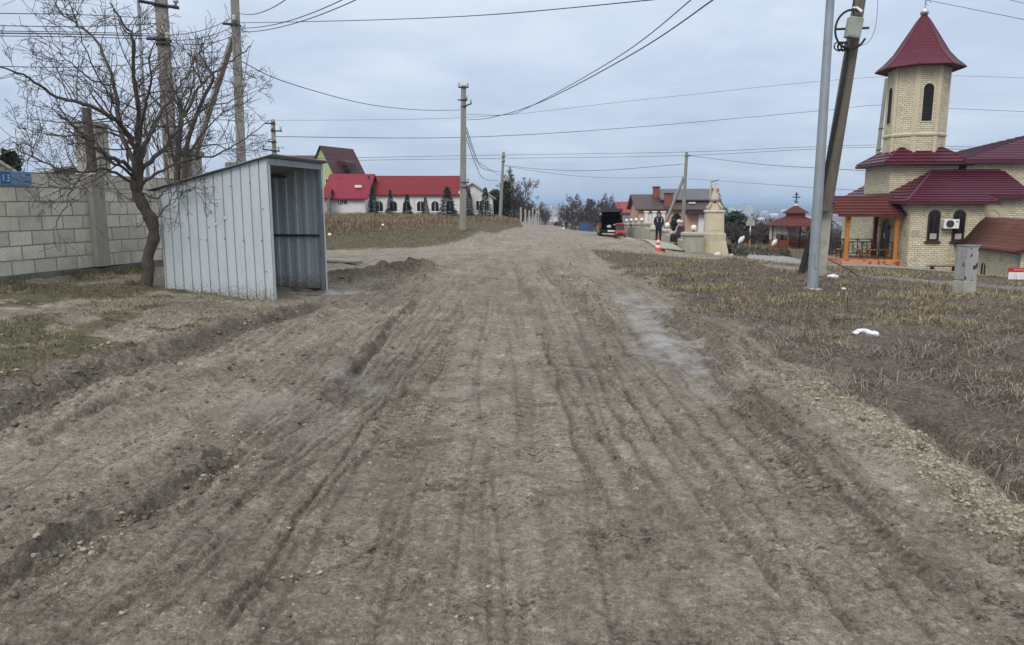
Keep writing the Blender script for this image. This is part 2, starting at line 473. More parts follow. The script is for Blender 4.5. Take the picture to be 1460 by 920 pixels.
# --- edges of the verges: signed distance to the lines where mud stops
edgeL = [G(*p) for p in [(-200, 660), (0, 585), (120, 535), (250, 497), (330, 468), (400, 447), (470, 426)]]
dl, _ = poly_dist(edgeL); dl = dl+.12*fbm(x*1.3, y*1.3, 3, ox=2)                       # positive on the left verge
vergeL = sstep(-0.1, 0.5, dl)*sstep(16.5, 12.5, y)*(x < -1)
edgeR = [G(*p) for p in [(1560, 760), (1380, 655), (1230, 575), (1120, 515), (1040, 470), (960, 425), (900, 392), (860, 372)]]
dr, _ = poly_dist(edgeR); dr = dr+.42*fbm(x*.8, y*.8, 4, ox=15)*sstep(2, 6, y)                       # right verge
vergeR = sstep(-0.25, 0.25, -dr)*sstep(33, 27, y-0.35*(x-5))*(x > 0.5)
if vergeR[np.argmin(np.hypot(x-7, y-9))] < 0.5: vergeR = sstep(-0.25, 0.25, dr)*sstep(33, 27, y-0.35*(x-5))*(x > 0.5)
# bank and field beyond the side street
dm, _ = poly_dist([G(*p) for p in [(380, 361), (460, 358), (560, 356), (640, 351), (690, 340), (725, 330), (745, 325)]])
field = sstep(0.0, 1.2, dm)*(y > 24)*(x < 1)*sstep(500, 200, y)
slopeR = sstep(8, 12, x-0.02*y)*sstep(24, 40, y)    # the ground that falls away by the church
wild = np.clip(sstep(60, 90, y)*sstep(7, 12, np.abs(x-0.075*y+0.5))+sstep(200, 330, y), 0, 1)
street = np.clip(1-vergeL-vergeR-field-slopeR-wild, 0, 1)

# --- general relief of the churned mud
n1 = fbm(x*0.35, y*0.35, 4); n2 = fbm(x*1.7, y*1.7, 4, ox=3); n3 = fbm(x*6.5, y*6.5, 4, 0.6, ox=9)
K1 = slice(0, int(np.searchsorted(rows, 80))*nc)
c1a, c1b, cv = worley(x[K1]*9, y[K1]*9); c2a, c2b, cv2 = worley(x[K1]*21, y[K1]*21, 77)
clodh = np.zeros_like(x); clodh[K1] = np.clip(0.62-c1a, 0, 1)*1.2*sstep(0.25, 0.75, cv)+np.clip(0.6-c2a, 0, 1)*0.5*sstep(0.3, 0.8, cv2)
h += near*(0.045*n1*street+0.016*n2+0.006*n3)
# long drag marks that follow the road
yw = y+0.6*n1
along = x-0.9*np.sin((y-3)/18.0)*sstep(12, 26, y)
st = perlin(along*5.2+0.25*n1, y*0.22)+0.6*perlin(along*13+0.3*n1, y*0.35+31)
h += near*street*0.010*st
# fine tyre lines: zero crossings of stretched noise make thin unbroken grooves
K2 = slice(0, int(np.searchsorted(rows, 34))*nc)
xs_, ys_ = x[K2], y[K2]; shift = 0.0042*np.maximum(0, ys_-22)**2
A_line = np.zeros_like(x); ln_ = np.zeros_like(xs_)
for k_, (ang, fq, wd_, dp, mo) in enumerate([(0.0, 2.6, .055, .75, 3), (0.0, 6.5, .12, .6, 41), (0.04, 3.0, .06, .7, 7), (-0.05, 2.8, .06, .7, 23)]):
    c_ = (xs_-shift)*(1+0.22*np.exp(-ys_/3.0))*math.cos(ang)+(ys_-8)*math.sin(ang)
    mk_ = sstep(.0, .3, fbm(xs_*.55+k_*9, ys_*.22, 3, ox=mo))
    ln_ = np.maximum(ln_, dp*mk_*np.exp(-(perlin(c_*fq+.12*n1[K2], ys_*.09+mo)/wd_)**2))
lf_ = sstep(34, 20, ys_)*street[K2]
h[K2] -= 0.014*ln_*lf_; A_line[K2] = ln_*lf_
A_track = np.maximum(A_track, .75*A_line)

groove([(-120, 640), (0, 592), (120, 541), (250, 503), (330, 473), (400, 452), (470, 428)], 0.20, 0.10, 0.25, dark=0.75, lean=0.3, clods=0.9)
ridge([(-160, 620), (0, 555), (130, 515), (260, 480), (345, 456), (410, 437)], 0.24, 0.055, clods=0.9, dark=0.55)
groove([(0, 660), (80, 612), (150, 580), (240, 548)], 0.06, 0.055, 0.6, broken=0.45, dark=0.6, clods=0.4)
groove([(-80, 800), (0, 770), (70, 742), (140, 712), (210, 672), (330, 602)], 0.13, 0.04, 0.3, dark=0.5, lean=0.5, clods=0.35)
groove([(-60, 880), (0, 850), (100, 786), (190, 741), (270, 697), (340, 645)], 0.08, 0.06, 0.6, dark=0.5, lean=0.6, clods=0.7)
groove([(340, 645), (400, 618), (450, 590), (505, 530), (555, 470), (600, 430)], 0.08, 0.05, 0.6, broken=0.4, dark=0.6, clods=0.3)
groove([(130, 905), (190, 862), (250, 818), (330, 768)], 0.022, 0.017, 0.8, broken=0.2, dark=0.6)
groove([(190, 905), (260, 845), (330, 780), (370, 745)], 0.016, 0.012, 0.8, broken=0.45, dark=0.5)
groove([(285, 915), (350, 832), (400, 775), (455, 700), (500, 640), (560, 560)], 0.017, 0.015, 0.7, broken=0.15, dark=0.7)
groove([(310, 915), (372, 832), (420, 778), (470, 706), (515, 645)], 0.015, 0.013, 0.7, broken=0.35, dark=0.6)
for k in range(4):
    groove([(520+k*14, 580), (545+k*12, 540), (572+k*9, 505), (590+k*8, 485)], 0.018, 0.012, 0.7, broken=0.25, dark=0.5)
groove([(560, 465), (530, 500), (490, 560)], 0.05, 0.035, 0.6, dark=0.5)
groove([(770, 470), (795, 530), (830, 590), (870, 650), (905, 700), (960, 790), (1010, 860)], 0.022, 0.018, 0.9, broken=0.35, dark=0.6, clods=0.2)
groove([(880, 540), (925, 600), (975, 665), (1040, 750), (1100, 830), (1150, 890)], 0.02, 0.015, 0.8, broken=0.4, dark=0.6)
groove([(1000, 510), (1045, 560), (1090, 603), (1150, 665), (1210, 720), (1290, 800), (1400, 905)], 0.035, 0.026, 0.6, dark=0.6, clods=0.3)
groove([(1030, 515), (1085, 568), (1140, 620), (1220, 695), (1310, 780), (1420, 880)], 0.02, 0.016, 0.6, broken=0.35, dark=0.6)
groove([(940, 440), (1010, 500), (1080, 560), (1160, 630)], 0.1, 0.05, 0.6, broken=0.4, dark=0.5, clods=0.6)
groove([(1285, 590), (1340, 625), (1395, 660), (1460, 700), (1560, 760)], 0.085, 0.07, 0.25, dark=0.6, lean=0.5, clods=0.15)
groove([(670, 380), (662, 430), (640, 500), (620, 570)], 0.12, 0.03, 0.3, broken=0.4, dark=0.3)
groove([(735, 372), (745, 400), (765, 440)], 0.08, 0.04, 0.6, dark=0.4)
groove([(775, 372), (790, 400), (835, 440), (900, 480)], 0.12, 0.07, 0.5, dark=0.5, clods=0.5)
groove([(600, 385), (560, 430), (480, 500), (400, 560)], 0.16, 0.05, 0.4, broken=0.35, dark=0.35, clods=0.3)
groove([(560, 400), (500, 440), (400, 490), (280, 560), (130, 640)], 0.14, 0.05, 0.4, broken=0.42, dark=0.35, clods=0.5)
groove([(790, 345), (760, 352), (700, 362), (600, 370), (500, 372)], 0.2, 0.05, 0.4, broken=0.4, dark=0.3)
groove([(800, 332), (775, 345), (735, 362)], 0.16, 0.05, 0.4, dark=0.3)
groove([(820, 335), (830, 350), (870, 362), (960, 372)], 0.16, 0.06, 0.4, broken=0.3, dark=0.4)
for k in range(9):
    s_ = k*34-60; u_ = 1-.055*k
    groove([(-60+s_*1.5, 930-6*k), (100+s_*1.25, 800-9*k), (270+s_, 700-9*k), (400+s_*.8, 618-7*k), (505+s_*.55, 530-4*k), (580+s_*.36, 450), (640+s_*.24, 392)], 0.016+.006*(k % 3), 0.013+.004*(k % 2), 0.7, fade=.15, broken=(0, .2, .32)[k % 3], dark=0.75, thin=True)
for k in range(10):
    s_ = -k*46+70
    groove([(1400+s_*1.25, 920), (1210+s_, 735), (1090+s_*.8, 612), (1000+s_*.62, 514), (930+s_*.45, 442), (860+s_*.32, 388)], 0.016+.006*(k % 3), 0.013+.004*(k % 2), 0.7, fade=.15, broken=(0, .2, .32)[k % 3], dark=0.75, thin=True)
tread([(285, 925), (352, 845), (430, 755), (520, 640), (600, 520)], 0.14, 0.010, 0.09)
tread([(420, 925), (500, 790), (570, 660), (620, 540), (650, 450)], 0.16, 0.010, 0.10, broken=0.55)
tread([(1110, 925), (1040, 800), (950, 660), (880, 540), (840, 450)], 0.15, 0.009, 0.09, broken=0.5)
tread([(1380, 925), (1260, 790), (1150, 680), (1050, 570), (980, 500)], 0.17, 0.005, 0.06, broken=0.4)
tread([(560, 440), (600, 405), (640, 380), (700, 362)], 0.2, 0.03, 0.16, broken=0.35)
tread([(530, 420), (570, 395), (600, 378)], 0.25, 0.06, 0.22, broken=0.25)
tread([(900, 480), (840, 430), (800, 390), (780, 365)], 0.2, 0.03, 0.16, broken=0.4)

# pale spoil thrown up on the right edge, dark spoil elsewhere
ridge([(1120, 545), (1190, 580), (1245, 612), (1310, 662), (1380, 715), (1470, 790), (1560, 860)], 0.22, 0.10, clods=1.0, pale=0.95)
ridge([(960, 440), (1010, 470), (1060, 505), (1120, 540), (1190, 585)], 0.28, 0.10, clods=1.0, dark=0.5)
ridge([(800, 378), (822, 398), (850, 430), (880, 445)], 0.35, 0.14, clods=1.0, pale=0.55, dark=0.3)
ridge([(905, 388), (930, 402), (945, 410)], 0.3, 0.12, clods=1.0, pale=0.5)
ridge([(480, 408), (520, 396), (580, 388), (600, 380)], 0.75, 0.26, clods=1.0, dark=1.0)
ridge([(240, 716), (300, 668), (335, 635)], 0.09, 0.03, clods=0.3, pale=0.3)
ridge([(40, 812), (120, 770), (200, 735)], 0.09, 0.035, clods=0.3, pale=0.3)
ridge([(835, 352), (880, 356), (930, 362)], 1.4, 0.28, clods=0.9, dark=0.3, fade=0.3)
ridge([(1040, 372), (1060, 380), (1100, 386)], 0.6, 0.22, clods=0.9, dark=0.4, fade=0.3)
for (a, b, c, d_, e) in [(560, 503, .35, .13, .02), (590, 517, .3, .12, 0), (575, 562, .28, .1, 0), (640, 540, .35, .12, .2), (640, 570, .32, .12, 0), (825, 518, .45, .1, 0), (780, 578, .3, .08, 0), (620, 630, .22, .08, .2), (612, 700, .2, .08, 0), (690, 545, .3, .14, 0), (400, 812, .25, .06, 0)]:
    k = blob(a, b, c, d_, e)
    h = h-0.025*k*(0.7+0.5*n3); A_dark = np.maximum(A_dark, 0.6*k); A_rough = np.maximum(A_rough, 0.3*k)

# wet strips
for (a, b, c, d_, e, wv) in [(930, 447, .36, 1.7, -0.2, 0.85), (985, 488, .26, 1.2, -0.38, 0.8), (890, 425, .36, 1.3, -.2, .65), (955, 465, .30, 2.0, -.3, 1.0), (1010, 510, .2, 1.0, -.45, .8), (478, 416, .55, .5, 0, 1.0), (1040, 540, .25, .9, -.5, .35), (490, 535, .16, .8, .5, .55), (680, 545, .28, .3, 0, .35), (420, 590, .3, .8, .6, .35), (1395, 660, .12, .9, .7, .4)]:
    k = blob(a, b, c, d_, e)*sstep(0.55, 0.15, A_rough)
    h = h*(1-0.8*k*wv)-0.03*k*wv; A_wet = np.maximum(A_wet, wv*k)
# dusty, dried-out patches
for (a, b, c, d_, e, pv) in [(470, 760, .35, .7, .7, .5), (180, 830, .25, .5, .8, .55), (420, 690, .3, .9, .7, .3), (560, 690, .25, .9, .5, .25), (820, 630, .12, .4, -.4, .6), (885, 705, .08, .3, -.5, .7), (600, 870, .3, .3, 0, .3), (860, 880, .3, .4, 0, .25), (420, 600, .3, .5, .7, .35), (340, 620, .18, .4, .8, .4), (330, 430, 1.2, .35, -.2, .6), (260, 450, 1.2, .35, 0, .35), (500, 420, .3, .3, 0, .2)]:
    A_pale = np.maximum(A_pale, pv*blob(a, b, c, d_, e, 0.5))
# side street is pale compacted earth
sideway = sstep(1.6, 0.6, np.abs(poly_dist([G(*p) for p in [(380, 366), (470, 365), (600, 364), (690, 358), (760, 346), (800, 332)]])[0]))
A_pale = np.maximum(A_pale, 0.38*sideway); h *= 1-0.6*sideway
drive = sstep(1.5, 1.0, np.abs(poly_dist([(30, 24.5), G(1460, 413), G(1400, 407), G(1300, 400), G(1230, 394), G(1160, 388), G(1090, 378)])[0]))
A_drive = drive.copy()
A_rough *= 1-drive
A_rough = np.clip(np.maximum(A_rough, 0.2*sstep(0.1, 0.6, n2)*street), 0, 1)
K0 = slice(0, int(np.searchsorted(rows, 26))*nc)
e1a, e1b, ev1 = worley(x[K0]*17+0.5*n3[K0], y[K0]*17, 31); e2a, e2b, ev2 = worley(x[K0]*40, y[K0]*40, 53)
patch = np.clip(0.38+1.1*fbm(x[K0]*0.9, y[K0]*0.9, 4, ox=21), 0, 1)
lv = sstep(26, 12, y[K0])
lv2 = sstep(11, 5, y[K0])
crumb = -0.013*np.exp(-(e1b-e1a)/0.16)*sstep(.5, .85, ev1)+0.008*np.clip(.6-e1a, 0, 1)*sstep(.6, .9, ev1)+lv2*(-0.008*np.exp(-(e2b-e2a)/0.25)*sstep(.45, .8, ev2)+0.005*np.clip(.6-e2a, 0, 1))
cmask = np.clip(street[K0]*(0.15+.95*patch)+A_rough[K0]*1.2+vergeL[K0]*.5+vergeR[K0]*.6, 0, 2.2)*(1-np.clip(A_wet[K0], 0, 1)*.9)
h[K0] += crumb*cmask*lv*.8
h += near*(A_rough*0.035*clodh+0.012*A_rough*n3*2)

# verges: turf hummocks
A_grass = np.clip(vergeR*sstep(-0.25, 0.35, n1*0.8+0.5*n2+0.5*sstep(9, 14, y)-0.1-0.35*sstep(1.6, 0.2, np.abs(dr)))+slopeR*(1-drive)+field+wild, 0, 1)
A_green = vergeL*sstep(-0.15, 0.4, n1+0.6*n2+0.15*(-x-4.2))
A_dark = np.maximum(A_dark, vergeR*(0.72+0.4*sstep(0.25, -0.3, n1*0.8+0.5*n2)))
A_dark = np.maximum(A_dark, 0.5*vergeL*sstep(0.1, -0.3, n1))
h += near*((vergeR+slopeR)*(0.03*n2+0.018*n3+0.014*clodh)+vergeL*(0.02*n2+0.01*n3+0.014*clodh))*(1-drive)
h += field*sstep(200, 60, y)*(0.10*n1+0.05*n2+0.02*n3)
h += wild*(0.4*n1)*sstep(90, 200, y)
h += sstep(700, 3000, y)*7*fbm(x*0.0013, y*0.0009, 4)
flatc = sstep(37.3, 39.0, y)*sstep(62, 56, y)*sstep(.285, .31, x/np.maximum(y, 1)); h = h*(1-flatc)-.02*flatc
# under the shelter, the church pavement and the block wall the ground is level
A_damp = np.clip(street*(sstep(-.15, .35, fbm(x*.5, y*.25, 4, ox=61)+.30*sstep(-.8, -2.2, x)*sstep(14, 9, y))*.8+.15), 0, 1)*sstep(30, 16, y)
A_green = np.maximum(A_green, field*sstep(6.5, 3.5, dm))
z = base+h
verts = np.stack([x, y, z], 1)
ii = np.arange((nr-1)*(nc-1)); r0 = ii//(nc-1); c0 = ii % (nc-1)
q = r0*nc+c0
faces = np.stack([q, q+1, q+nc+1, q+nc], 1)
_zgrid = z.reshape(nr, nc)
def surf(px_, py_):
    """height of the finished ground at (x, y)"""
    a = np.interp(py_, rows, np.arange(nr)); i = min(int(a), nr-2); t = a-i
    def rowz(k):
        return np.interp(px_, ss*a_of[k], _zgrid[k])
    return float(rowz(i)*(1-t)+rowz(i+1)*t)
def surf_many(px_, py_):
    px_, py_ = np.asarray(px_), np.asarray(py_)
    i = np.clip(np.searchsorted(rows, py_)-1, 0, nr-2)
    t = (py_-rows[i])/(rows[i+1]-rows[i])
    out = 0
    for k, wgt in ((i, 1-t), (i+1, t)):
        s_ = px_/a_of[k]; j = np.clip(np.searchsorted(ss, s_)-1, 0, nc-2)
        tt = (s_-ss[j])/(ss[j+1]-ss[j])
        out = out+wgt*(_zgrid[k, j]*(1-tt)+_zgrid[k, j+1]*tt)
    return out
def field_many(arr, px_, py_):
    i = np.clip(np.searchsorted(rows, py_)-1, 0, nr-2); j = np.clip(np.searchsorted(ss, px_/a_of[i])-1, 0, nc-2)
    return arr.reshape(nr, nc)[i, j]

def ground_mat():
    m, nt, b = new_mat('churned earth'); t = NT(nt)
    p = t.pos()
    grass, pale, wet, dark, rough, green, drv, str_ = [t.attr(k) for k in ('grass', 'pale', 'wet', 'dark', 'rough', 'green', 'drive', 'street')]
    nbig = t.noise(p, 0.5, 6, 0.6); nmid = t.noise(p, 3.2, 8, 0.68); nfine = t.noise(p, 30, 6, 0.75); nvf = t.noise(p, 140, 3, 0.6)
    mud = t.mix(t.ramp(nmid, [(0.3, 0), (0.7, 1)]), (0.212, 0.185, 0.148), (0.350, 0.312, 0.256))
    mud = t.mix(0.6, mud, t.ramp(nbig, [(0.3, (0.72, 0.71, 0.7)), (0.7, (1.12, 1.12, 1.12))]), 'MULTIPLY')
    # stretched streaks along the way of travel
    stv = t.noise(t.map(p, (6, 0.35, 1)), 1.0, 6, 0.65)
    mud = t.mix(t.math('MULTIPLY', str_, 0.55), mud, t.ramp(stv, [(0.3, (0.68, 0.66, 0.64)), (0.7, (1.22, 1.22, 1.2))]), 'MULTIPLY')
    turfc = t.mix(t.ramp(t.noise(p, 5.0, 7, 0.7), [(0.35, 0), (0.65, 1)]), (0.072, 0.057, 0.042), (0.165, 0.135, 0.085))
    turfg = t.mix(t.ramp(t.noise(p, 4.0, 7, 0.7), [(0.35, 0), (0.65, 1)]), (0.085, 0.078, 0.046), (0.15, 0.132, 0.088))
    palec = t.mix(t.ramp(t.noise(p, 8, 6, 0.7), [(0.3, 0), (0.7, 1)]), (0.22, 0.193, 0.145), (0.40, 0.36, 0.27))
    darkc = t.mix(t.ramp(nfine, [(0.3, 0), (0.7, 1)]), (0.072, 0.059, 0.047), (0.138, 0.114, 0.092))
    def brk(a, lo=0.25, hi=0.75):      # break a soft mask up with noise
        return t.ramp(t.math('ADD', t.math('MULTIPLY', a, 0.8), t.math('MULTIPLY', t.math('SUBTRACT', nmid, 0.5), 0.9)), [(lo, 0), (hi, 1)])
    c = t.mix(brk(grass), mud, turfc)
    c = t.mix(brk(green), c, turfg)
    c = t.mix(t.math('MULTIPLY', brk(pale), 0.85), c, palec)
    c = t.mix(t.math('MULTIPLY', brk(dark), t.math('SUBTRACT', 0.85, t.math('MULTIPLY', pale, 0.75))), c, darkc)
    c = t.mix(t.math('MULTIPLY', t.attr('track'), 0.95), c, (0.48, 0.46, 0.44), 'MULTIPLY')
    c = t.mix(t.attr('damp'), c, (0.79, 0.78, 0.78), 'MULTIPLY')
    c = t.mix(drv, c, t.mix(nmid, (0.17, 0.16, 0.14), (0.27, 0.255, 0.225)))
    wet = t.math('MULTIPLY', wet, t.ramp(t.noise(p, 2.6, 6, 0.7), [(0.36, 0.15), (0.56, 1)]))
    c = t.mix(t.math('MULTIPLY', wet, 0.6), c, (0.25, 0.236, 0.215))  # wet mud, with the sky's sheen on it painted in as paler grey
    # grit: little pale stones and dark specks that paint crumb shade into the colour
    vo = t.n('TexVoronoi'); t.set(vo.inputs['Vector'], p); vo.inputs['Scale'].default_value = 55
    sel = t.ramp(t.n('SeparateColor').outputs[0] if False else vo.outputs['Color'], [(0.80, 0), (0.86, 1)])
    grit = t.math('MULTIPLY', sel, t.ramp(vo.outputs['Distance'], [(0.2, 1), (0.36, 0)]))
    grit = t.math('MULTIPLY', grit, t.ramp(t.noise(p, 1.1, 5, 0.6), [(0.40, 0.05), (0.62, 1)]))
    c = t.mix(t.math('MULTIPLY', grit, t.math('SUBTRACT', 0.75, wet, True)), c, (0.36, 0.33, 0.26))
    c = t.mix(0.6, c, t.ramp(nfine, [(0.38, (0.55, 0.54, 0.53)), (0.5, (0.98, 0.98, 0.98)), (0.63, (1.38, 1.38, 1.38))]), 'MULTIPLY')
    c = t.mix(0.6, c, t.ramp(t.noise(p, 95, 4, 0.7), [(0.38, (0.62, 0.61, 0.6)), (0.6, (1.3, 1.3, 1.3))]), 'MULTIPLY')
    c = t.mix(0.75, c, t.ramp(t.noise(p, 12, 7, 0.8), [(0.37, (0.58, 0.57, 0.56)), (0.46, (0.92, 0.92, 0.92)), (0.55, (1.06, 1.06, 1.06)), (0.66, (1.38, 1.37, 1.34))]), 'MULTIPLY')
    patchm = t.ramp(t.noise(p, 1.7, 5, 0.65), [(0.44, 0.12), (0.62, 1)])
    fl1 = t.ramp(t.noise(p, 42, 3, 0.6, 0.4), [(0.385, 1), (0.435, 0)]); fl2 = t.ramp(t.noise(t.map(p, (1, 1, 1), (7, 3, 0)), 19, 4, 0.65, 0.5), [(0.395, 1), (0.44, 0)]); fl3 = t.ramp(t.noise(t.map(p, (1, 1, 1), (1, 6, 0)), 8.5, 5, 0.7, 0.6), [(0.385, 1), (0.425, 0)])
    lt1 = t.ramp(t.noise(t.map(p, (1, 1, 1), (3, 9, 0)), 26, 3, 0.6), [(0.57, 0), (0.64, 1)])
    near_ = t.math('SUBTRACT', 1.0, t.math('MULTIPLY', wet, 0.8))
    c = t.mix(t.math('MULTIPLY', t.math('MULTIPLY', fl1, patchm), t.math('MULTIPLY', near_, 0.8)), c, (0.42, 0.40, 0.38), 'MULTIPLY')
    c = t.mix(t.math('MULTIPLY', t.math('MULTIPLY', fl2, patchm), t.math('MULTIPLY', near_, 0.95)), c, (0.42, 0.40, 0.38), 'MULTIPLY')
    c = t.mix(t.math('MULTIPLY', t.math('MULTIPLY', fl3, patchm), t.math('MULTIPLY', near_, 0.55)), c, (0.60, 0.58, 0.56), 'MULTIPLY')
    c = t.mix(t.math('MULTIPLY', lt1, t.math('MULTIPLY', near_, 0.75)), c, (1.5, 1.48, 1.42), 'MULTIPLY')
    crumb_shade = t.ramp(t.noise(p, 62, 4, 0.75), [(0.30, 1), (0.42, 0)])  # small dark specks: the shade of crumbs painted into the base colour
    c = t.mix(t.math('MULTIPLY', crumb_shade, t.math('MULTIPLY', 0.75, t.math('SUBTRACT', 1.0, wet))), c, t.mix(0.5, c, (0.04, 0.033, 0.027)))
    # far country: fields and woods
    far_ = t.attr('far')
    cf = t.ramp(t.noise(t.map(p, (0.004, 0.0016, 0)), 1.0, 6, 0.65), [(0.35, (0.045, 0.042, 0.03)), (0.5, (0.09, 0.08, 0.05)), (0.62, (0.06, 0.055, 0.04)), (0.75, (0.16, 0.14, 0.10))])
    c = t.mix(far_, c, cf)
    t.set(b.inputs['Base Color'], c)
    r = t.math('SUBTRACT', 0.93, t.math('MULTIPLY', wet, 0.60))
    t.set(b.inputs['Roughness'], r)
    t.set(b.inputs['Specular IOR Level'], t.math('ADD', 0.18, t.math('MULTIPLY', wet, 0.4)))
    # cracks where the crust has dried
    vc = t.n('TexVoronoi', feature='DISTANCE_TO_EDGE')
    wv = t.n('VectorMath', operation='MULTIPLY_ADD'); nz = t.n('TexNoise'); t.set(nz.inputs['Vector'], p); nz.inputs['Scale'].default_value = 6
    t.set(wv.inputs[0], nz.outputs['Color']); wv.inputs[1].default_value = (0.16, 0.16, 0); t.set(wv.inputs[2], p)
    t.set(vc.inputs['Vector'], wv.outputs[0]); vc.inputs['Scale'].default_value = 5.5
    crack = t.ramp(vc.outputs['Distance'], [(0.0, 1), (0.022, 0)])
    crack = t.math('MULTIPLY', crack, t.math('MULTIPLY', t.ramp(t.noise(p, 0.7, 4, 0.6), [(0.57, 0), (0.66, 1)]), str_))
    hgt = t.math('ADD', t.math('MULTIPLY', nfine, 1.0), t.math('MULTIPLY', nvf, 0.35))
    hgt = t.math('ADD', hgt, t.math('MULTIPLY', grit, 0.35))
    hgt = t.math('SUBTRACT', hgt, t.math('MULTIPLY', crack, 0.7))
    hgt = t.math('MULTIPLY', hgt, t.math('SUBTRACT', 1.0, t.math('MULTIPLY', wet, 0.9)))
    t.set(b.inputs['Normal'], t.bump(hgt, 0.9, 0.022))
    return m
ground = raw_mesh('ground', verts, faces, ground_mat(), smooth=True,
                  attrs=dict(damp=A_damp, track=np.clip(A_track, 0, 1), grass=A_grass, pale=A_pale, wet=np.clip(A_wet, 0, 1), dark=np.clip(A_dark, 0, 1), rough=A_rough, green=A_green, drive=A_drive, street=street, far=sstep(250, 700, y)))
tag(ground, kind='structure')
# ---------------------------------------------------------------- shared materials
M = {}
M['concrete'] = weathered('grey concrete', (0.30, 0.29, 0.26), (0.20, 0.195, 0.175), 0.9, 2.5, bump=0.5, bscale=35, bdist=0.01, c3=(0.14, 0.135, 0.12), streak=True)
M['pale_concrete'] = weathered('pale concrete', (0.42, 0.40, 0.34), (0.30, 0.29, 0.25), 0.9, 2.0, bump=0.5, bscale=30, bdist=0.01, c3=(0.2, 0.19, 0.16))
M['dark_concrete'] = weathered('old foundation concrete', (0.17, 0.16, 0.145), (0.10, 0.095, 0.085), 0.95, 3.0, bump=0.9, bscale=14, bdist=0.03, c3=(0.06, 0.058, 0.05))
M['galv'] = weathered('galvanised sheet', (0.52, 0.575, 0.60), (0.465, 0.515, 0.54), 0.40, 2.0, metal=0.08, bump=0.06, bscale=5, bdist=0.02, c3=(0.42, 0.465, 0.49), streak=True)
M['galv_pole'] = weathered('galvanised tube', (0.33, 0.365, 0.39), (0.25, 0.28, 0.305), 0.55, 3.0, metal=0.3, bump=0.05)
M['steel'] = weathered('dark steel', (0.06, 0.065, 0.07), (0.03, 0.032, 0.036), 0.6, 8.0, metal=0.4, bump=0.15)
M['black'] = plain('black rubber', (0.012, 0.012, 0.013), 0.6)
M['rust'] = weathered('rusty steel', (0.10, 0.035, 0.018), (0.05, 0.022, 0.014), 0.9, 9.0, bump=0.3)
M['wood_pole'] = weathered('weathered pole timber', (0.20, 0.168, 0.135), (0.115, 0.098, 0.08), 0.9, 3.0, bump=0.7, bscale=22, bdist=0.015, c3=(0.2, 0.16, 0.12), streak=True)
M['bark'] = weathered('grey brown bark', (0.115, 0.095, 0.08), (0.055, 0.045, 0.038), 0.95, 9.0, bump=0.9, bscale=30, bdist=0.02, c3=(0.13, 0.11, 0.09), streak=True)
M['twig'] = weathered('dark twigs', (0.10, 0.078, 0.068), (0.06, 0.046, 0.042), 0.9, 5.0, bump=0)
M['white'] = weathered('white paint', (0.80, 0.79, 0.76), (0.66, 0.65, 0.62), 0.7, 2.0, bump=0.15, streak=True)
M['porcelain'] = plain('porcelain', (0.5, 0.5, 0.44), 0.25)
M['wire'] = plain('wire', (0.03, 0.03, 0.033), 0.6)

# ---------------------------------------------------------------- block wall
def wall_pt(s, z):                      # s metres along the wall from the frame's left edge
    return (-7.97+0.266*s, 11.5+0.964*s, z)
wl = thing('block_wall', 'grey concrete block garden wall on a rough foundation behind the bare tree', 'wall', wall_pt(0, 0), math.atan2(0.964, 0.266))
m = masonry('cast blocks', 0.415, 0.232, 0, [(0.74, 0.71, 0.59), (0.52, 0.50, 0.42)], (0.27, 0.26, 0.225), msize=0.011, bump=0.8, bd=0.02, stain=(0.40, 0.385, 0.31), warp=0.014)
mb = MB(); mb.box(-7, 9.5, 0.0, 0.19, 0.46, 2.09)
ob = mb.build('block_courses', m, wl)
mb = MB()
xs = np.linspace(-7, 9.5, 60)
mb.loft([[(a, -0.10+0.03*math.sin(a*5.1)+0.02*math.sin(a*11), 0.1), (a, 0.3, 0.1), (a, 0.3, 0.458), (a, -0.07+0.02*math.sin(a*3.7), 0.455+0.02*math.sin(a*2.3))] for a in xs])
mb.build('foundation', M['dark_concrete'], wl)
for s in (-2.2, 1.95, 6.1):
    MB().bbox(s-0.16, s+0.16, -0.10, 0.24, 0.47, 2.12, 0.02).build('pilaster', M['pale_concrete'], wl)
# number plate
sg = thing('address_plate', 'small blue street plate with number 13 on the block wall', 'sign', wall_pt(0.13, 1.88), math.atan2(0.964, 0.266))
MB().bbox(0, 0.56, -0.03, -0.005, 0, 0.21, 0.004).build('plate', weathered('faded blue enamel', (0.19, 0.33, 0.52), (0.15, 0.27, 0.45), 0.4, 5, bump=0.05), sg)
MB().box(0.012, 0.185, -0.034, -0.031, 0.015, 0.195).build('number_field', plain('strong blue enamel', (0.03, 0.16, 0.42), 0.4), sg)
def text(body, size, mat, parent, loc, rot=(R(90), 0, 0), name='lettering', ext=0.001, align='LEFT'):
    cu = bpy.data.curves.new(name, 'FONT'); cu.body = body; cu.size = size; cu.extrude = ext; cu.align_x = align
    o = bpy.data.objects.new(name, cu); COL.objects.link(o); cu.materials.append(mat)
    bpy.context.view_layer.update()
    me = bpy.data.meshes.new_from_object(o); bpy.data.objects.remove(o)
    o = bpy.data.objects.new(name, me); COL.objects.link(o)
    o.parent = parent; o.location = loc; o.rotation_euler = rot
    return o
text('13', 0.155, plain('white enamel', (0.7, 0.75, 0.8), 0.4), sg, (0.022, -0.036, 0.05))
mb = MB(); rr = random.Random(5)
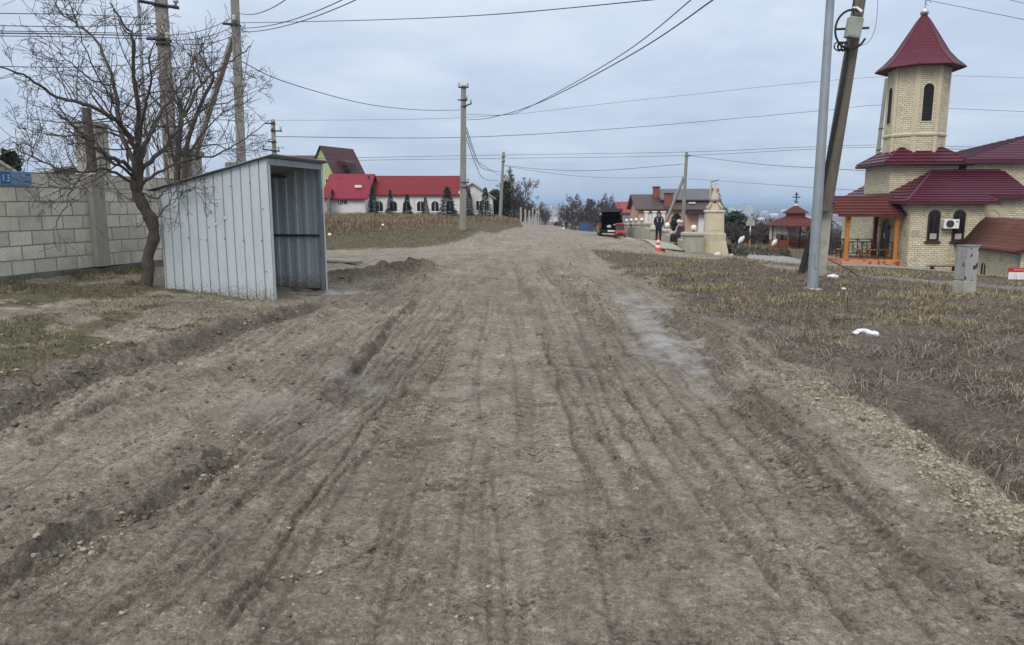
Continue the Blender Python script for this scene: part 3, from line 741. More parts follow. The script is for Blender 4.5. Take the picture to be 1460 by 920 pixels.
for row, z0, n in ((0, 0.12, 9), (1, 0.045, 7)):
    for i in range(n):           # worn, unreadable street name
        a = 0.215+i*0.036
        mb.box(a, a+0.006, -0.033, -0.0305, z0, z0+0.05*(rr.random()*0.4+0.6))
        if rr.random() < 0.6: mb.box(a+0.0065, a+0.02, -0.033, -0.0305, z0+rr.choice((0.0, 0.022, 0.042)), z0+rr.choice((0.0, 0.022, 0.042))+0.006)
mb.build('worn_lettering', plain('pale worn enamel', (0.33, 0.45, 0.6), 0.5), sg)
mb = MB()
for a, z_, l in ((0.42, .05, .11), (0.46, .155, .07)):
    mb = MB(); mb.box(a, a+l, -0.0335, -0.031, z_, z_+0.014); mb.build('chipped_patch', M['rust'], sg)

# yard behind the wall
gp = thing('gate_pillar', 'pale grey gate pillar with flat cap rising behind the block wall', 'pillar', (-6.75, 15.6, 0.4))
MB().bbox(-.25, .25, -.25, .25, 0, 2.15, .02).build('shaft', M['pale_concrete'], gp)
MB().bbox(-.30, .30, -.30, .30, 2.152, 2.27, .03).build('cap', M['concrete'], gp)
g2 = thing('gate_pillar', 'stub pillar of grey concrete at the foot of the pole with a slanting brace', 'pillar', (-6.9, 19.0, 0.4))
MB().bbox(-.24, .24, -.24, .24, 0, 2.2, .02).build('shaft', M['concrete'], g2)
g3 = thing('gate_pillar', 'grey green gate pillar beside the dark post, crossed by tree branches', 'pillar', (-8.25, 14.9, 0.4))
MB().bbox(-.22, .22, -.22, .22, 0, 2.65, .02).build('shaft', M['pale_concrete'], g3)
MB().bbox(-.26, .26, -.26, .26, 2.652, 2.75, .03).build('cap', M['concrete'], g3)
po = thing('dark_post', 'thick dark wooden post standing behind the block wall', 'post', (-7.95, 14.3, 0.4))
MB().tube([(0, 0, 0), (0.01, 0, 1.2), (-0.02, 0, 2.95)], [.10, .09, .08], 10).build('shaft', M['bark'], po)
for nm, lab, p0, L, W_, hw, hr in (('yard_shed', 'pale yard shed with a low gable seen over the block wall', (-10.6, 18.2), 3.2, 2.6, 1.56, 0.36), ('outbuilding', 'outbuilding with a beige gable rising over the wall beside the blue plate', (-13.1, 18.4), 3.0, 2.6, 1.45, 1.0)):
    b = thing(nm, lab, 'shed', (p0[0], p0[1], 0.5), R(30))
    mb = MB(); mb.extrude([(-W_/2, 0, 0), (W_/2, 0, 0), (W_/2, 0, hw), (0, 0, hw+hr), (-W_/2, 0, hw)], (0, L, 0))
    mb.build('wall', masonry('shed render', .4, .2, 0, [(.36, .34, .27), (.30, .285, .23)], (.2, .19, .16), stain=(.17, .16, .13)), b)
    for sx in (-1, 1):
        e = Vector((sx*(W_/2+.2), -.15, hw-.2*hr/(W_/2))); a = Vector((0, -.15, hw+hr))
        MB().extrude([a+Vector((0, 0, .012)), e+Vector((0, 0, .012)), e+Vector((0, 0, .07)), a+Vector((0, 0, .07))], (0, L+.3, 0)).build('roof', M['concrete'], b)

# ---------------------------------------------------------------- tin bus shelter
SA = math.atan2(0.982, 0.186)
sh = thing('bus_shelter', 'galvanised tin bus shelter open towards the muddy road', 'shelter', (-3.86, 11.9, 0), SA)
_m = M['galv'].copy(); _m.name = 'galvanised sheet with mud splash'; M['galv_wall'] = _m
_t = NT(_m.node_tree); _b = [n for n in _m.node_tree.nodes if n.type == 'BSDF_PRINCIPLED'][0]
_src = _b.inputs['Base Color'].links[0].from_socket; _o = _t.obj(); _s = _t.n('SeparateXYZ'); _t.set(_s.inputs[0], _o)
_hz = _t.math('MULTIPLY', _t.math('SUBTRACT', 0.42, _s.outputs[2]), 1.9)
_sp = _t.ramp(_t.math('ADD', _t.math('MULTIPLY', _t.math('MAXIMUM', _hz, -0.25), 0.6), _t.math('MULTIPLY', _t.math('SUBTRACT', _t.noise(_o, 26, 6, .75), .5), 1.6)), [(.18, 0), (.42, .8)])
_c = _t.mix(_sp, _src, (.20, .165, .125))
_st = _t.ramp(_t.noise(_t.map(_o, (9, 9, .5)), 1.0, 5, .7), [(.62, 0), (.74, .4)])
_c = _t.mix(_st, _c, (.40, .42, .42))
_t.set(_b.inputs['Base Color'], _c)
# local: x along the open front (away from the camera), y towards the back (away from the road)
SW, SD, HF, HB = 1.95, 1.95, 2.28, 1.80
def corrug(n, L, ptop, pbot, pitch, depth, prof, axis, off):
    """ribbed sheet: runs 0..L along axis, heights from functions"""
    cols = []; k = 0.0
    while k < L:
        for fr, dd in prof:
            q = k+fr*pitch
            if q < L: cols.append((q, dd*depth))
        k += pitch
    cols.append((L, 0))
    g = []
    for row in range(n+1):
        r = []
        for q, dd in cols:
            zz = pbot(q)+(ptop(q)-pbot(q))*row/n
            bend = 0.006*math.sin(q*3.1+zz*2.2)
            r.append((q, off+dd+bend, zz) if axis == 'x' else (off+dd+bend, q, zz))
        g.append(r)
    return MB().sheet(g)
ribs = [(0, 0), (.80, 0), (.84, 1), (.93, 1), (.97, 0)]
hgt = lambda q: HF+(HB-HF)*q/SD
def low(q): return surf(-3.86-0.982*q, 11.9+0.186*q)-0.03
corrug(4, SD, lambda q: hgt(q)+0.014, lambda q: low(q), 0.162, 0.022, ribs, 'y', 0.0).build('side_wall', M['galv_wall'], sh, thick=0.002)
def low2(q): return surf(-3.86+.186*SW-0.982*q, 11.9+.982*SW+0.186*q)-0.03
corrug(4, SD, lambda q: hgt(q)+0.014, low2, 0.195, -0.022, [(0, 0), (.55, 0), (.62, 1), (.90, 1), (.97, 0)], 'y', SW).build('side_wall', M['galv_wall'], sh, thick=0.002)
corrug(3, SW, lambda q: HB-.01, lambda q: 0.12, 0.195, -0.022, [(0, 0), (.55, 0), (.62, 1), (.90, 1), (.97, 0)], 'x', SD).build('back_wall', M['galv'], sh, thick=0.002)
# roof: small waves across, slopes to the back
g = []
for i in range(2):
    yy = -0.14 if i == 0 else SD+0.16
    zz = HF+(HB-HF)*yy/SD+0.035
    g.append([(q, yy, zz+0.012*math.sin(2*math.pi*q/0.076)) for q in np.arange(-0.08, SW+0.085, 0.0127)])
MB().sheet(g).build('roof', weathered('old dark roofing sheet', (0.20, 0.21, 0.22), (0.13, 0.135, 0.14), .6, 4, bump=.1), sh, smooth=True, thick=0.004)
for q, yy in ((0.035, 0.03), (SW-0.035, 0.03), (0.035, SD-0.04), (SW-0.035, SD-0.04)):
    zb = surf(-3.86+.186*q-.982*yy, 11.9+.982*q+.186*yy)-.05
    MB().box(q-.028, q+.028, yy-.025, yy+.025, zb, hgt(yy)-.02).build('post', M['galv_pole'], sh)
MB().box(-0.02, SW+0.02, -0.022, 0.0, HF-0.085, HF+0.012).build('front_beam', M['galv_pole'], sh)
for q, yy in ((0.008, 0), (SW-0.008, 0)):
    MB().box(q-.028, q+.03, yy-.028, yy-.023, surf(-3.86+.186*q, 11.9+.982*q)-.03, HF-.088).build('corner_trim', M['galv'], sh)
MB().box(SW-0.075, SW-0.035, 0.06, SD-0.07, 0.98, 1.02).build('rail', M['steel'], sh)
MB().box(0.035, 0.075, 0.06, SD-0.07, 0.98, 1.02).build('rail', M['steel'], sh)
MB().box(0.07, SW-.07, SD-0.08, SD-0.045, 0.98, 1.02).build('rail', M['steel'], sh)
mb = MB()
for q in (0.06, 0.7, 1.3, SD-0.06):
    z_ = hgt(q)-0.01
    mb.box(0.03, SW-0.03, q-.02, q+.02, z_-.05, z_)
mb.build('rafter', M['steel'], sh)
mb = MB()
for i, (q, z_) in enumerate([(0.1, 1.0), (0.42, 1.0), (0.75, 1.02), (1.08, 1.0), (1.4, 1.03), (.25, 1.92), (.6, 1.86), (1.1, 1.75), (1.6, 1.62), (.05, .5), (.05, 1.5)]):
    mb = MB(); mb.lathe([(0.011, 0), (0.011, 0.004), (0.006, 0.008)], 8, (0, 0, 0)); n0 = 0
    mb.xf(Matrix.Translation((-0.004, q+.06, z_)) @ Matrix.Rotation(R(-90), 4, 'Y'), n0); mb.build('screw_head', M['steel'], sh)
mb = MB()
for q, z_, r in ((0.78, 1.35, .035), (0.95, 1.25, .03), (1.08, 1.22, .022), (1.25, 1.02, .02)):
    mb = MB(); mb.lathe([(r, 0), (r*.6, .010), (.001, .012)], 12); n0 = 0
    mb.xf(Matrix.Translation((-0.003, q, z_)) @ Matrix.Rotation(R(-90), 4, 'Y'), n0); mb.build('dent', M['galv'], sh, smooth=True)

# chalky scrawl on the inside of the far wall
mb = MB(); rr = random.Random(2)
for yy, z0, h_ in ((0.72, 1.28, .42), (0.50, 1.32, .5)):
    for k in range(9):
        a = yy+rr.uniform(-.05, .05); z_ = z0+k*h_/9
        mb.box(SW-0.033, SW-0.029, a, a+rr.uniform(.012, .05), z_, z_+rr.uniform(.01, .035))
mb.build('scrawl', plain('chalk scrawl', (.55, .57, .58), .9), sh)
MB().box(SW-.05, SW-.026, .1, SD-.1, surf(-3.4, 13.8)-.02, surf(-3.4, 13.8)+.07).build('sole_plate', M['rust'], sh)

# ---------------------------------------------------------------- bare trees
class Twigs:
    """many tapered tubes gathered in one mesh"""
    def __init__(s): s.V = []; s.Fq = []; s.n = 0
    def tube(s, pts, rad, n=5):
        pts = np.asarray(pts, float); k = len(pts)
        t = np.gradient(pts, axis=0); t /= np.linalg.norm(t, axis=1)[:, None]+1e-9
        ref = np.array([0.3, 0.2, 1.0]) if abs(t[0][2]) < 0.85 else np.array([1.0, 0.3, 0.1])
        a = ref-t*(t@ref)[:, None]; a /= np.linalg.norm(a, axis=1)[:, None]+1e-9
        b = np.cross(t, a)
        q = 2*np.pi*np.arange(n)/n
        ring = pts[:, None, :]+(a[:, None, :]*np.cos(q)[None, :, None]+b[:, None, :]*np.sin(q)[None, :, None])*np.asarray(rad)[:, None, None]
        s.V.append(ring.reshape(-1, 3))
        i = np.arange(k-1)[:, None]*n; j = np.arange(n)[None, :]; jn = (j+1) % n
        s.Fq.append((np.stack([i+j, i+jn, i+n+jn, i+n+j], -1).reshape(-1, 4)+s.n)); s.n += k*n
    def build(s, name, mat, parent):
        return raw_mesh(name, np.concatenate(s.V), np.concatenate(s.Fq), mat, parent, smooth=True)
def smooth_line(p, sub=4):
    p = np.asarray(p, float); out = []
    for i in range(len(p)-1):
        a, b, c, d = p[max(i-1, 0)], p[i], p[i+1], p[min(i+2, len(p)-1)]
        for k in range(sub):
            t = k/sub
            out.append(.5*(2*b+(c-a)*t+(2*a-5*b+4*c-d)*t*t+(3*b-a-3*c+d)*t**3))
    out.append(p[-1]); return np.array(out)
def grow(tw, p0, d0, L, r0, level, rg, up=0.25, wander=0.35, kids=(5, 9), spread=0.9, minr=0.0022, sides=4):
    """one shoot with side shoots"""
    n = max(3, int(L/0.09)) if L < 1.2 else 10
    pts = [np.array(p0, float)]; d = np.array(d0, float); d /= np.linalg.norm(d)
    for i in range(n):
        d = d+rg.normal(0, wander/ math.sqrt(n), 3)*1.0+np.array([0, 0, up/n]); d /= np.linalg.norm(d)
        pts.append(pts[-1]+d*L/n)
    pts = np.array(pts); rad = np.linspace(r0, max(minr, r0*0.35), n+1)
    tw.tube(pts, rad, sides)
    if level <= 0: return
    for k in range(rg.integers(*kids)):
        f = rg.uniform(0.2, 1.0); i = min(int(f*n), n-1)
        t = pts[i+1]-pts[i]; t /= np.linalg.norm(t)
        a = rg.normal(0, 1, 3); a -= t*(a@t); a /= np.linalg.norm(a)
        nd = t*rg.uniform(.4, 1.0)+a*spread
        grow(tw, pts[i]+(pts[i+1]-pts[i])*(f*n-i), nd, L*rg.uniform(.32, .62)*(1.1-0.5*f), max(minr, rad[i]*0.5), level-1, rg, up*0.7, wander*1.1, kids, spread, minr, 3)

def limb(px, Ys, sub=4):
    return smooth_line([np.array(P(a, b, Y_)) for (a, b), Y_ in zip(px, Ys)], sub)
tr = thing('bare_tree', 'gnarled leafless fruit tree with spreading twigs between the block wall and the tin shelter', 'tree', (0, 0, 0))
tw0 = Twigs(); tw1 = Twigs(); rg = np.random.default_rng(21)
trunk_px = [(206, 412), (211, 392), (211, 366), (219, 340), (217, 318), (206, 297), (196, 277), (195, 258), (198, 235)]
pts = limb(trunk_px, [12.2]*len(trunk_px), 6)
k = np.linspace(0, 1, len(pts))
rad = np.interp(k, [0, .05, .2, .45, .5, .7, 1], [.15, .105, .09, .085, .098, .088, .10])*(1+0.09*np.sin(k*39)+0.05*np.sin(k*71))
tw0.tube(pts, rad, 14)
limbs = [  # pixels, depth change from 12.2, base and tip radius
 ([(197, 240), (190, 205), (165, 172), (120, 148), (80, 137), (42, 112), (0, 96)], [0, -.2, -.5, -.9, -1.1, -1.4, -1.7], .06, .012),
 ([(198, 238), (176, 200), (168, 165), (163, 118), (142, 66), (112, 36), (86, 18), (78, -12)], [0, .2, .4, .6, .8, 1.0, 1.1, 1.3], .055, .010),
 ([(200, 235), (196, 190), (197, 150), (191, 100), (190, 58), (180, 40), (156, 4)], [0, -.1, -.3, -.5, -.7, -.8, -1.0], .06, .010),
 ([(200, 228), (214, 190), (230, 160), (246, 138), (262, 114), (276, 100)], [0, .2, .5, .8, 1.0, 1.2], .055, .012),
 ([(203, 240), (224, 222), (246, 196), (262, 168), (282, 128), (300, 108), (330, 86), (358, 65)], [0, .3, .6, .8, 1.0, 1.2, 1.4, 1.6], .05, .012),
 ([(196, 262), (182, 236), (150, 222), (128, 205), (108, 182), (82, 163)], [0, -.3, -.6, -.7, -.8, -.9], .05, .022),
 ([(196, 255), (170, 236), (138, 226), (112, 258), (92, 292), (76, 326)], [0, -.4, -.8, -1.1, -1.3, -1.4], .034, .006),
 ([(200, 265), (226, 246), (262, 230), (310, 220), (350, 196), (384, 172)], [0, .1, .3, .4, .5, .6], .035, .006),
 ([(204, 276), (224, 282), (240, 268), (262, 262), (292, 282)], [0, -.2, -.3, -.4, -.5], .022, .004),
 ([(216, 322), (232, 302), (246, 282), (252, 262)], [0, -.15, -.2, -.25], .018, .004),
 ([(190, 262), (150, 240), (118, 246), (70, 236), (30, 216), (0, 214)], [0, -.6, -.9, -1.2, -1.4, -1.6], .032, .006),
 ([(192, 210), (160, 190), (110, 194), (60, 190), (14, 176)], [0, .5, .8, 1.0, 1.3], .032, .006),
 ([(197, 205), (205, 160), (216, 118), (214, 78), (232, 40)], [0, -.5, -.8, -1.0, -1.2], .034, .006),
 ([(222, 180), (262, 178), (300, 150), (336, 142), (352, 118)], [.3, .5, .8, 1.0, 1.1], .026, .005),
 ([(165, 120), (140, 118), (112, 100), (84, 72), (66, 40)], [.6, .3, .0, -.2, -.3], .022, .005),
 ([(168, 150), (150, 128), (118, 60), (104, 10)], [.4, .2, 0, -.2], .024, .005)]
for px, dep, ra, rb in limbs:
    pts = limb(px, [12.2+q for q in dep], 5)
    n = len(pts); pts[1:-1] += rg.normal(0, .012, (n-2, 3))
    rad = np.linspace(ra*.78, rb*.8, n)
    tw0.tube(pts, rad, 7)
    seg = np.linalg.norm(np.diff(pts, axis=0), axis=1).sum()
    for c in range(int(seg*8)):
        f = rg.uniform(.15, 1.0); i = min(int(f*(n-1)), n-2)
        t = pts[i+1]-pts[i]; t /= np.linalg.norm(t)
        a = rg.normal(0, 1, 3); a -= t*(a@t); a /= np.linalg.norm(a)+1e-6
        grow(tw1, pts[i], t*rg.uniform(.1, .9)+a*.95+np.array([0, 0, .3]), rg.uniform(.40, 1.15)*(1.1-.3*f), max(.0048, rad[i]*.34), 2 if rg.random() < .6 else 1, rg, up=.3, wander=.38, kids=(3, 6), spread=.75, minr=.0036)
tw0.build('trunk', M['bark'], tr); tw1.build('crown', M['twig'], tr)
# a second bare tree in the yard: several upright stems
tr2 = thing('bare_tree', 'bare many-stemmed tree behind the block wall in front of the leaning pole brace', 'tree', (0, 0, 0))
tw0 = Twigs(); tw1 = Twigs()
for px, dep, ra, rb in [([(252, 262), (254, 214), (258, 170), (256, 140)], [0, 0, .1, .1], .10, .05), ([(262, 262), (266, 210), (276, 176), (290, 140), (304, 112), (296, 96), (284, 76), (289, 74)], [0, 0, 0, -.1, -.2, -.2, -.2, -.2], .085, .014),
                        ([(258, 240), (282, 200), (300, 178), (322, 158), (345, 148)], [0, .3, .6, .8, 1.0], .04, .006), ([(250, 240), (240, 190), (236, 150), (226, 110)], [0, -.3, -.5, -.7], .04, .006),
                        ([(256, 170), (270, 140), (276, 110), (272, 70)], [.1, .3, .4, .5], .035, .006), ([(266, 215), (306, 206), (330, 214), (372, 200)], [0, .4, .6, .9], .03, .005)]:
    pts = limb(px, [15.2+q for q in dep], 5); n = len(pts); rad = np.linspace(ra*.62, rb*.8, n); tw0.tube(pts, rad, 7)
    seg = np.linalg.norm(np.diff(pts, axis=0), axis=1).sum()
    for c in range(int(seg*9)):
        f = rg.uniform(.2, 1.0); i = min(int(f*(n-1)), n-2)
        t = pts[i+1]-pts[i]; t /= np.linalg.norm(t); a = rg.normal(0, 1, 3); a -= t*(a@t); a /= np.linalg.norm(a)+1e-6
        grow(tw1, pts[i], t*rg.uniform(.2, .9)+a*.9+np.array([0, 0, .3]), rg.uniform(.4, 1.0), max(.005, rad[i]*.3), 1, rg, up=.3, wander=.38, kids=(3, 6), spread=.75, minr=.0042)
tw0.build('trunk', M['bark'], tr2); tw1.build('crown', M['twig'], tr2)
# ---------------------------------------------------------------- church
CH = thing('church', 'cream stone church with burgundy metal roofs and an octagonal bell tower', 'church', (24.17, 44.0, 0), R(-6.3))
M['stone'] = masonry('hewn limestone', 0.27, 0.108, 0, [(0.76, 0.70, 0.51), (0.58, 0.525, 0.375)], (0.20, 0.175, 0.125), msize=0.011, smooth=0.3, bump=0.9, bd=0.03, stain=(0.60, 0.52, 0.36), warp=0.045)
M['trimstone'] = weathered('smooth limestone', (0.60, 0.53, 0.37), (0.50, 0.44, 0.30), 0.85, 3, bump=.3, bscale=20)
M['roof'] = rooftile('burgundy metal tile', (0.092, 0.008, 0.026), (0.066, 0.006, 0.019), 0.35, 0.2, 0.42)
M['roofedge'] = plain('burgundy flashing', (0.085, 0.009, 0.025), 0.5)
M['scale'] = rooftile('burgundy scale tile', (0.105, 0.011, 0.026), (0.08, 0.009, 0.02), 0.2, 0.22, 0.55)
M['shingle'] = rooftile('red brown shingle', (0.125, 0.035, 0.030), (0.085, 0.024, 0.022), 0.16, 0.16, 0.8, 0.012, spec=.2)
M['brownroof'] = rooftile('weathered brown tile', (0.15, 0.062, 0.045), (0.095, 0.038, 0.03), 0.2, 0.2, 0.75, 0.02, spec=.2)
M['orange'] = weathered('varnished orange wood', (0.50, 0.20, 0.035), (0.40, 0.145, 0.025), 0.45, 3, bump=.15, streak=True)
M['redwood'] = weathered('dark red wood', (0.22, 0.06, 0.022), (0.15, 0.04, 0.016), 0.55, 3, bump=.15, streak=True)
M['glass'] = plain('dark glass', (0.012, 0.013, 0.015), 0.08)
M['frame'] = plain('brown frame', (0.055, 0.028, 0.02), 0.5)
M['iron'] = plain('black iron', (0.012, 0.012, 0.014), 0.5)

def arch_poly(w, h, n=10):
    """outline of a round-headed opening, centred, bottom at 0"""
    r = w/2
    return [(-r, 0), (r, 0)]+[(r*math.cos(a), h-r+r*math.sin(a)) for a in [math.pi*k/n for k in range(0, n+1)]]
def face_frame(o, t, n):
    """matrix: x along the wall, y outwards, z up, at point o"""
    t, n = Vector(t).normalized(), Vector(n).normalized()
    return Matrix(((t.x, n.x, 0, o[0]), (t.y, n.y, 0, o[1]), (t.z, n.z, 1, o[2]), (0, 0, 0, 1)))
def arched_window(parent, Mx, w, h, rim=0.0, framemat=None, sill=True, glass=None, bars=True, depth=0.05):
    """glass in a frame set slightly proud of the wall, with an optional stone arch"""
    fr = 0.06
    out = arch_poly(w, h); inn = arch_poly(w-2*fr, h-2*fr)
    inn = [(a, b+fr) for a, b in inn]
    mb = MB(); n = len(out)
    vs = [(a, depth, b) for a, b in out]+[(a, depth, b) for a, b in inn]+[(a, 0.004, b) for a, b in out]+[(a, 0.004, b) for a, b in inn]
    fs = []
    for i in range(n):
        j = (i+1) % n
        fs += [(i, n+i, n+j, j), (i, j, 2*n+j, 2*n+i), (n+i, 3*n+i, 3*n+j, n+j)]
    mb.add(vs, fs); mb.xf(Mx)
    wn = mb.build('window', framemat or M['frame'], parent)
    mb = MB(); mb.extrude([(a, 0.006, b) for a, b in inn], (0, 0.012, 0)); mb.xf(Mx)
    mb.build('pane', glass or M['glass'], wn)
    if bars:
        mb = MB(); mb.box(-0.02, 0.02, 0.019, depth-.008, fr, h-fr); mb.xf(Mx); mb.build('mullion', framemat or M['frame'], wn)
    if sill:
        mb = MB(); mb.box(-w/2-.08, w/2+.08, 0.004, .14, -.07, -.002); mb.xf(Mx); mb.build('sill', framemat or M['frame'], wn)
    if rim:
        mb = MB(); r0, r1, k = w/2+.02, w/2+.02+rim, 11
        for i in range(k):
            a0, a1 = math.pi*(i+.05)/k, math.pi*(i+.95)/k
            c = h-w/2
            q = [(r0*math.cos(a0), c+r0*math.sin(a0)), (r1*math.cos(a0), c+r1*math.sin(a0)), (r1*math.cos(a1), c+r1*math.sin(a1)), (r0*math.cos(a1), c+r0*math.sin(a1))]
            mb.extrude([(a, 0.003, b) for a, b in q], (0, .035, 0))
        mb.xf(Mx); mb.build('stone_arch', M['trimstone'], wn)
    return wn

TX, TY = -.87, -.09                       # centre of the tower
GB = -2.6                                   # walls run below the ground
# south arm, eastern part, nave block
WX, WY = -3.06, -6.07
mb = MB(); mb.prism([(WX, WY), (.50, WY), (.50, -1.0), (WX, -1.0)], GB, 1.62); mb.build('south_arm_wall', M['stone'], CH)
mb = MB(); mb.prism([(.504, -5.35), (2.86, -5.35), (2.86, -1.0), (.504, -1.0)], GB, 1.95); mb.build('side_wall', M['stone'], CH)
mb = MB(); mb.prism([(1.3, -2.0), (13, -2.0), (13, 9), (1.3, 9)], GB, 3.9); mb.build('nave_wall', M['stone'], CH)
mb = MB(); mb.prism([(TX-1.8, TY-1.8), (TX+1.8, TY-1.8), (TX+1.8, TY+2.2), (TX-1.8, TY+2.2)], GB, 3.80); mb.build('narthex_wall', M['stone'], CH)
mb = MB(); mb.prism([(WX, -.9), (TX-1.81, -.9), (TX-1.81, 4.5), (WX, 4.5)], GB, 1.60); mb.build('side_wall', M['stone'], CH)
mb = MB(); mb.prism([(WX-.05, -1.5), (WX+.001, -1.5), (WX+.001, -.5), (WX-.05, -.5)], GB, 1.55); mb.build('pilaster', M['trimstone'], CH)

def stepped(mb, poly, row=.35, lift=.045):
    """pressed-tile rows: the plane cut along its contour lines, each row lifted at its lower edge"""
    P_ = [Vector(p) for p in poly]; n = Vector((0, 0, 0))
    for i in range(len(P_)): n += (P_[i]-P_[0]).cross(P_[(i+1) % len(P_)]-P_[0])
    n.normalize(); n = n if n.z > 0 else -n
    sn = math.sqrt(max(1e-4, 1-n.z*n.z)); dz = row*sn
    z0, z1 = min(p.z for p in P_), max(p.z for p in P_)
    def clip(pts, zc, keep_above):
        out = []
        for i in range(len(pts)):
            a, b = pts[i], pts[(i+1) % len(pts)]; ia, ib = (a.z >= zc) == keep_above or abs(a.z-zc) < 1e-9, (b.z >= zc) == keep_above or abs(b.z-zc) < 1e-9
            if ia: out.append(a)
            if ia != ib: out.append(a+(b-a)*((zc-a.z)/(b.z-a.z)))
        return out
    z = z0
    while z < z1-1e-3:
        zt = min(z+dz, z1); q = clip(clip(P_, z-1e-6, True), zt+1e-6, False)
        if len(q) >= 3:
            up = [p+n*(lift*(1-(p.z-z)/dz)) for p in q]
            mb.add(up, [tuple(range(len(up)))])
            low_ = [i for i, p in enumerate(q) if p.z < z+1e-3]
            if len(low_) >= 2:
                a, b = q[low_[0]], q[low_[-1]]; ua, ub = up[low_[0]], up[low_[-1]]
                mb.add([a, b, ub, ua], [(0, 1, 2, 3)])
        z = zt
def roof_sheet(name, polys, mat, thick=0.06, edge=True):
    """sloping planes with a flashing board along the eaves"""
    mb = MB()
    for pl in polys: stepped(mb, pl)
    o = mb.build(name, mat, CH)
    m = o.modifiers.new('thickness', 'SOLIDIFY'); m.thickness = thick; m.offset = -1
    return o
# lean-to roof of the south arm: two slopes meeting on a hip
sl = .375; ex, ey, ez = WX-.45, WY-.50, 1.66
zr = ez+sl*(-2.1-ey); hx = -.55; yB = -5.80; zB = ez+sl*(yB-ey)
roof_sheet('lower_roof', [[(ex, ey, ez), (.85, ey, ez), (.47, yB, zB), (2.95, yB, zB), (3.2, -2.1, zr), (hx, -2.1, zr)],
                          [(ex, 5.0, ez), (ex, ey, ez), (hx, -2.1, zr), (hx, 5.0, zr)]], M['roof'])
MB().tube([(.85, ey, ez+.03), (.47, yB, zB+.03)], .05, 6).build('ridge_cap', M['roofedge'], CH)
MB().tube([(hx, -2.1, zr+.02), (3.0, -2.1, zr+.02)], .06, 6).build('ridge_cap', M['roofedge'], CH)
for nm, a, b in (('ridge_cap', (ex, ey, ez+.03), (hx, -2.1, zr+.03)),):
    MB().tube([a, b], .06, 6).build(nm, M['roofedge'], CH)
mb = MB(); mb.box(ex-.03, .96, ey-.05, ey-.006, ez-.13, ez-.004); mb.build('eave_board', M['roofedge'], CH)
mb = MB(); mb.box(ex-.05, ex-.006, ey-.005, 5.0, ez-.13, ez-.004); mb.build('eave_board', M['roofedge'], CH)
mb = MB(); mb.box(.50, 2.95, yB-.045, yB-.006, zB-.14, zB-.004); mb.build('eave_board', M['roofedge'], CH)
mb = MB(); mb.box(ex+.02, .93, ey+.01, WY-.002, ez-.11, ez-.075); mb.build('soffit', M['roofedge'], CH)
# narthex roof: pyramid round the tower
e2, z2 = 2.30, 3.84; s2 = .68
mb = MB(); top = 1.10; zt = z2+s2*(e2-top)
cn = lambda r, z_: [(TX+a*r, TY+b*r, z_) for a, b in ((-1, -1), (1, -1), (1, 1), (-1, 1))]
for k in range(4): stepped(mb, [cn(e2+.03, z2)[k], cn(e2+.03, z2)[(k+1) % 4], cn(top, zt+.02)[(k+1) % 4], cn(top, zt+.02)[k]])
mb.loft([[(TX+a*e2, TY+b*e2, z2) for a, b in ((-1, -1), (1, -1), (1, 1), (-1, 1))], [(TX+a*top, TY+b*top, zt) for a, b in ((-1, -1), (1, -1), (1, 1), (-1, 1))]], cap0=True, cap1=True)
mb.build('upper_roof', M['roof'], CH)
mb = MB()
for k in range(4):
    a0 = math.pi/4+k*math.pi/2; a1 = a0+math.pi/2; r = (e2+.02)*math.sqrt(2)
    p, q = Vector((TX+r*math.cos(a0), TY+r*math.sin(a0), z2-.10)), Vector((TX+r*math.cos(a1), TY+r*math.sin(a1), z2-.10))
    mb.tube([p, q], .085, 6)
mb.build('eave_board', M['roofedge'], CH)
for sx, sy in ((-1, -1), (1, -1), (-1, 1), (1, 1)):
    MB().tube([(TX+sx*e2, TY+sy*e2, z2+.03), (TX+sx*top, TY+sy*top, zt+.03)], .055, 6).build('ridge_cap', M['roofedge'], CH)
# nave roof
e3 = [(.95, -2.45, 3.92), (14, -2.45, 3.92), (14, 9.4, 3.92), (.95, 9.4, 3.92)]; ap = (8.2, 3.5, 5.95); ap2 = (14, 3.5, 5.95)
roof_sheet('nave_roof', [[e3[0], e3[1], ap2, ap], [e3[3], e3[0], ap], [e3[2], e3[3], ap, ap2]], M['roof'])
mb = MB(); mb.box(.90, 14, -2.51, -2.456, 3.74, 3.915); mb.box(.90, .946, -2.45, 9.4, 3.74, 3.915); mb.build('eave_board', M['roofedge'], CH)

# bell tower: octagon with faces turned to the axes
RT = 1.57; A8 = math.pi/8
def octa(r): return [(r*math.cos(A8+k*math.pi/4), r*math.sin(A8+k*math.pi/4)) for k in range(8)]
tw = MB().prism(octa(RT), 3.2, 9.25).build('tower', M['stone'], CH); tw.location = (TX, TY, 0)
mb = MB()
for k in range(8):
    a = A8+k*math.pi/4
    for sgn in (-1, 1):
        pass
    c = Vector((RT*math.cos(a), RT*math.sin(a), 0)); w_ = .145; pr = .035
    t1 = Vector((-math.sin(a-A8), math.cos(a-A8), 0)); t2 = Vector((-math.sin(a+A8), math.cos(a+A8), 0))
    n1 = Vector((math.cos(a-A8), math.sin(a-A8), 0)); n2 = Vector((math.cos(a+A8), math.sin(a+A8), 0))
    o_ = c*(1+pr/RT*1.08)
    poly = [c-t1*w_, c-t1*w_+n1*pr, o_, c+t2*w_+n2*pr, c+t2*w_, c*.9]
    for z0, z1 in ((3.9, 5.28), (5.50, 9.2)):
        mb.loft([[(p.x, p.y, z0) for p in poly], [(p.x, p.y, z1) for p in poly]])
mb.build('corner_strips', M['trimstone'], tw)
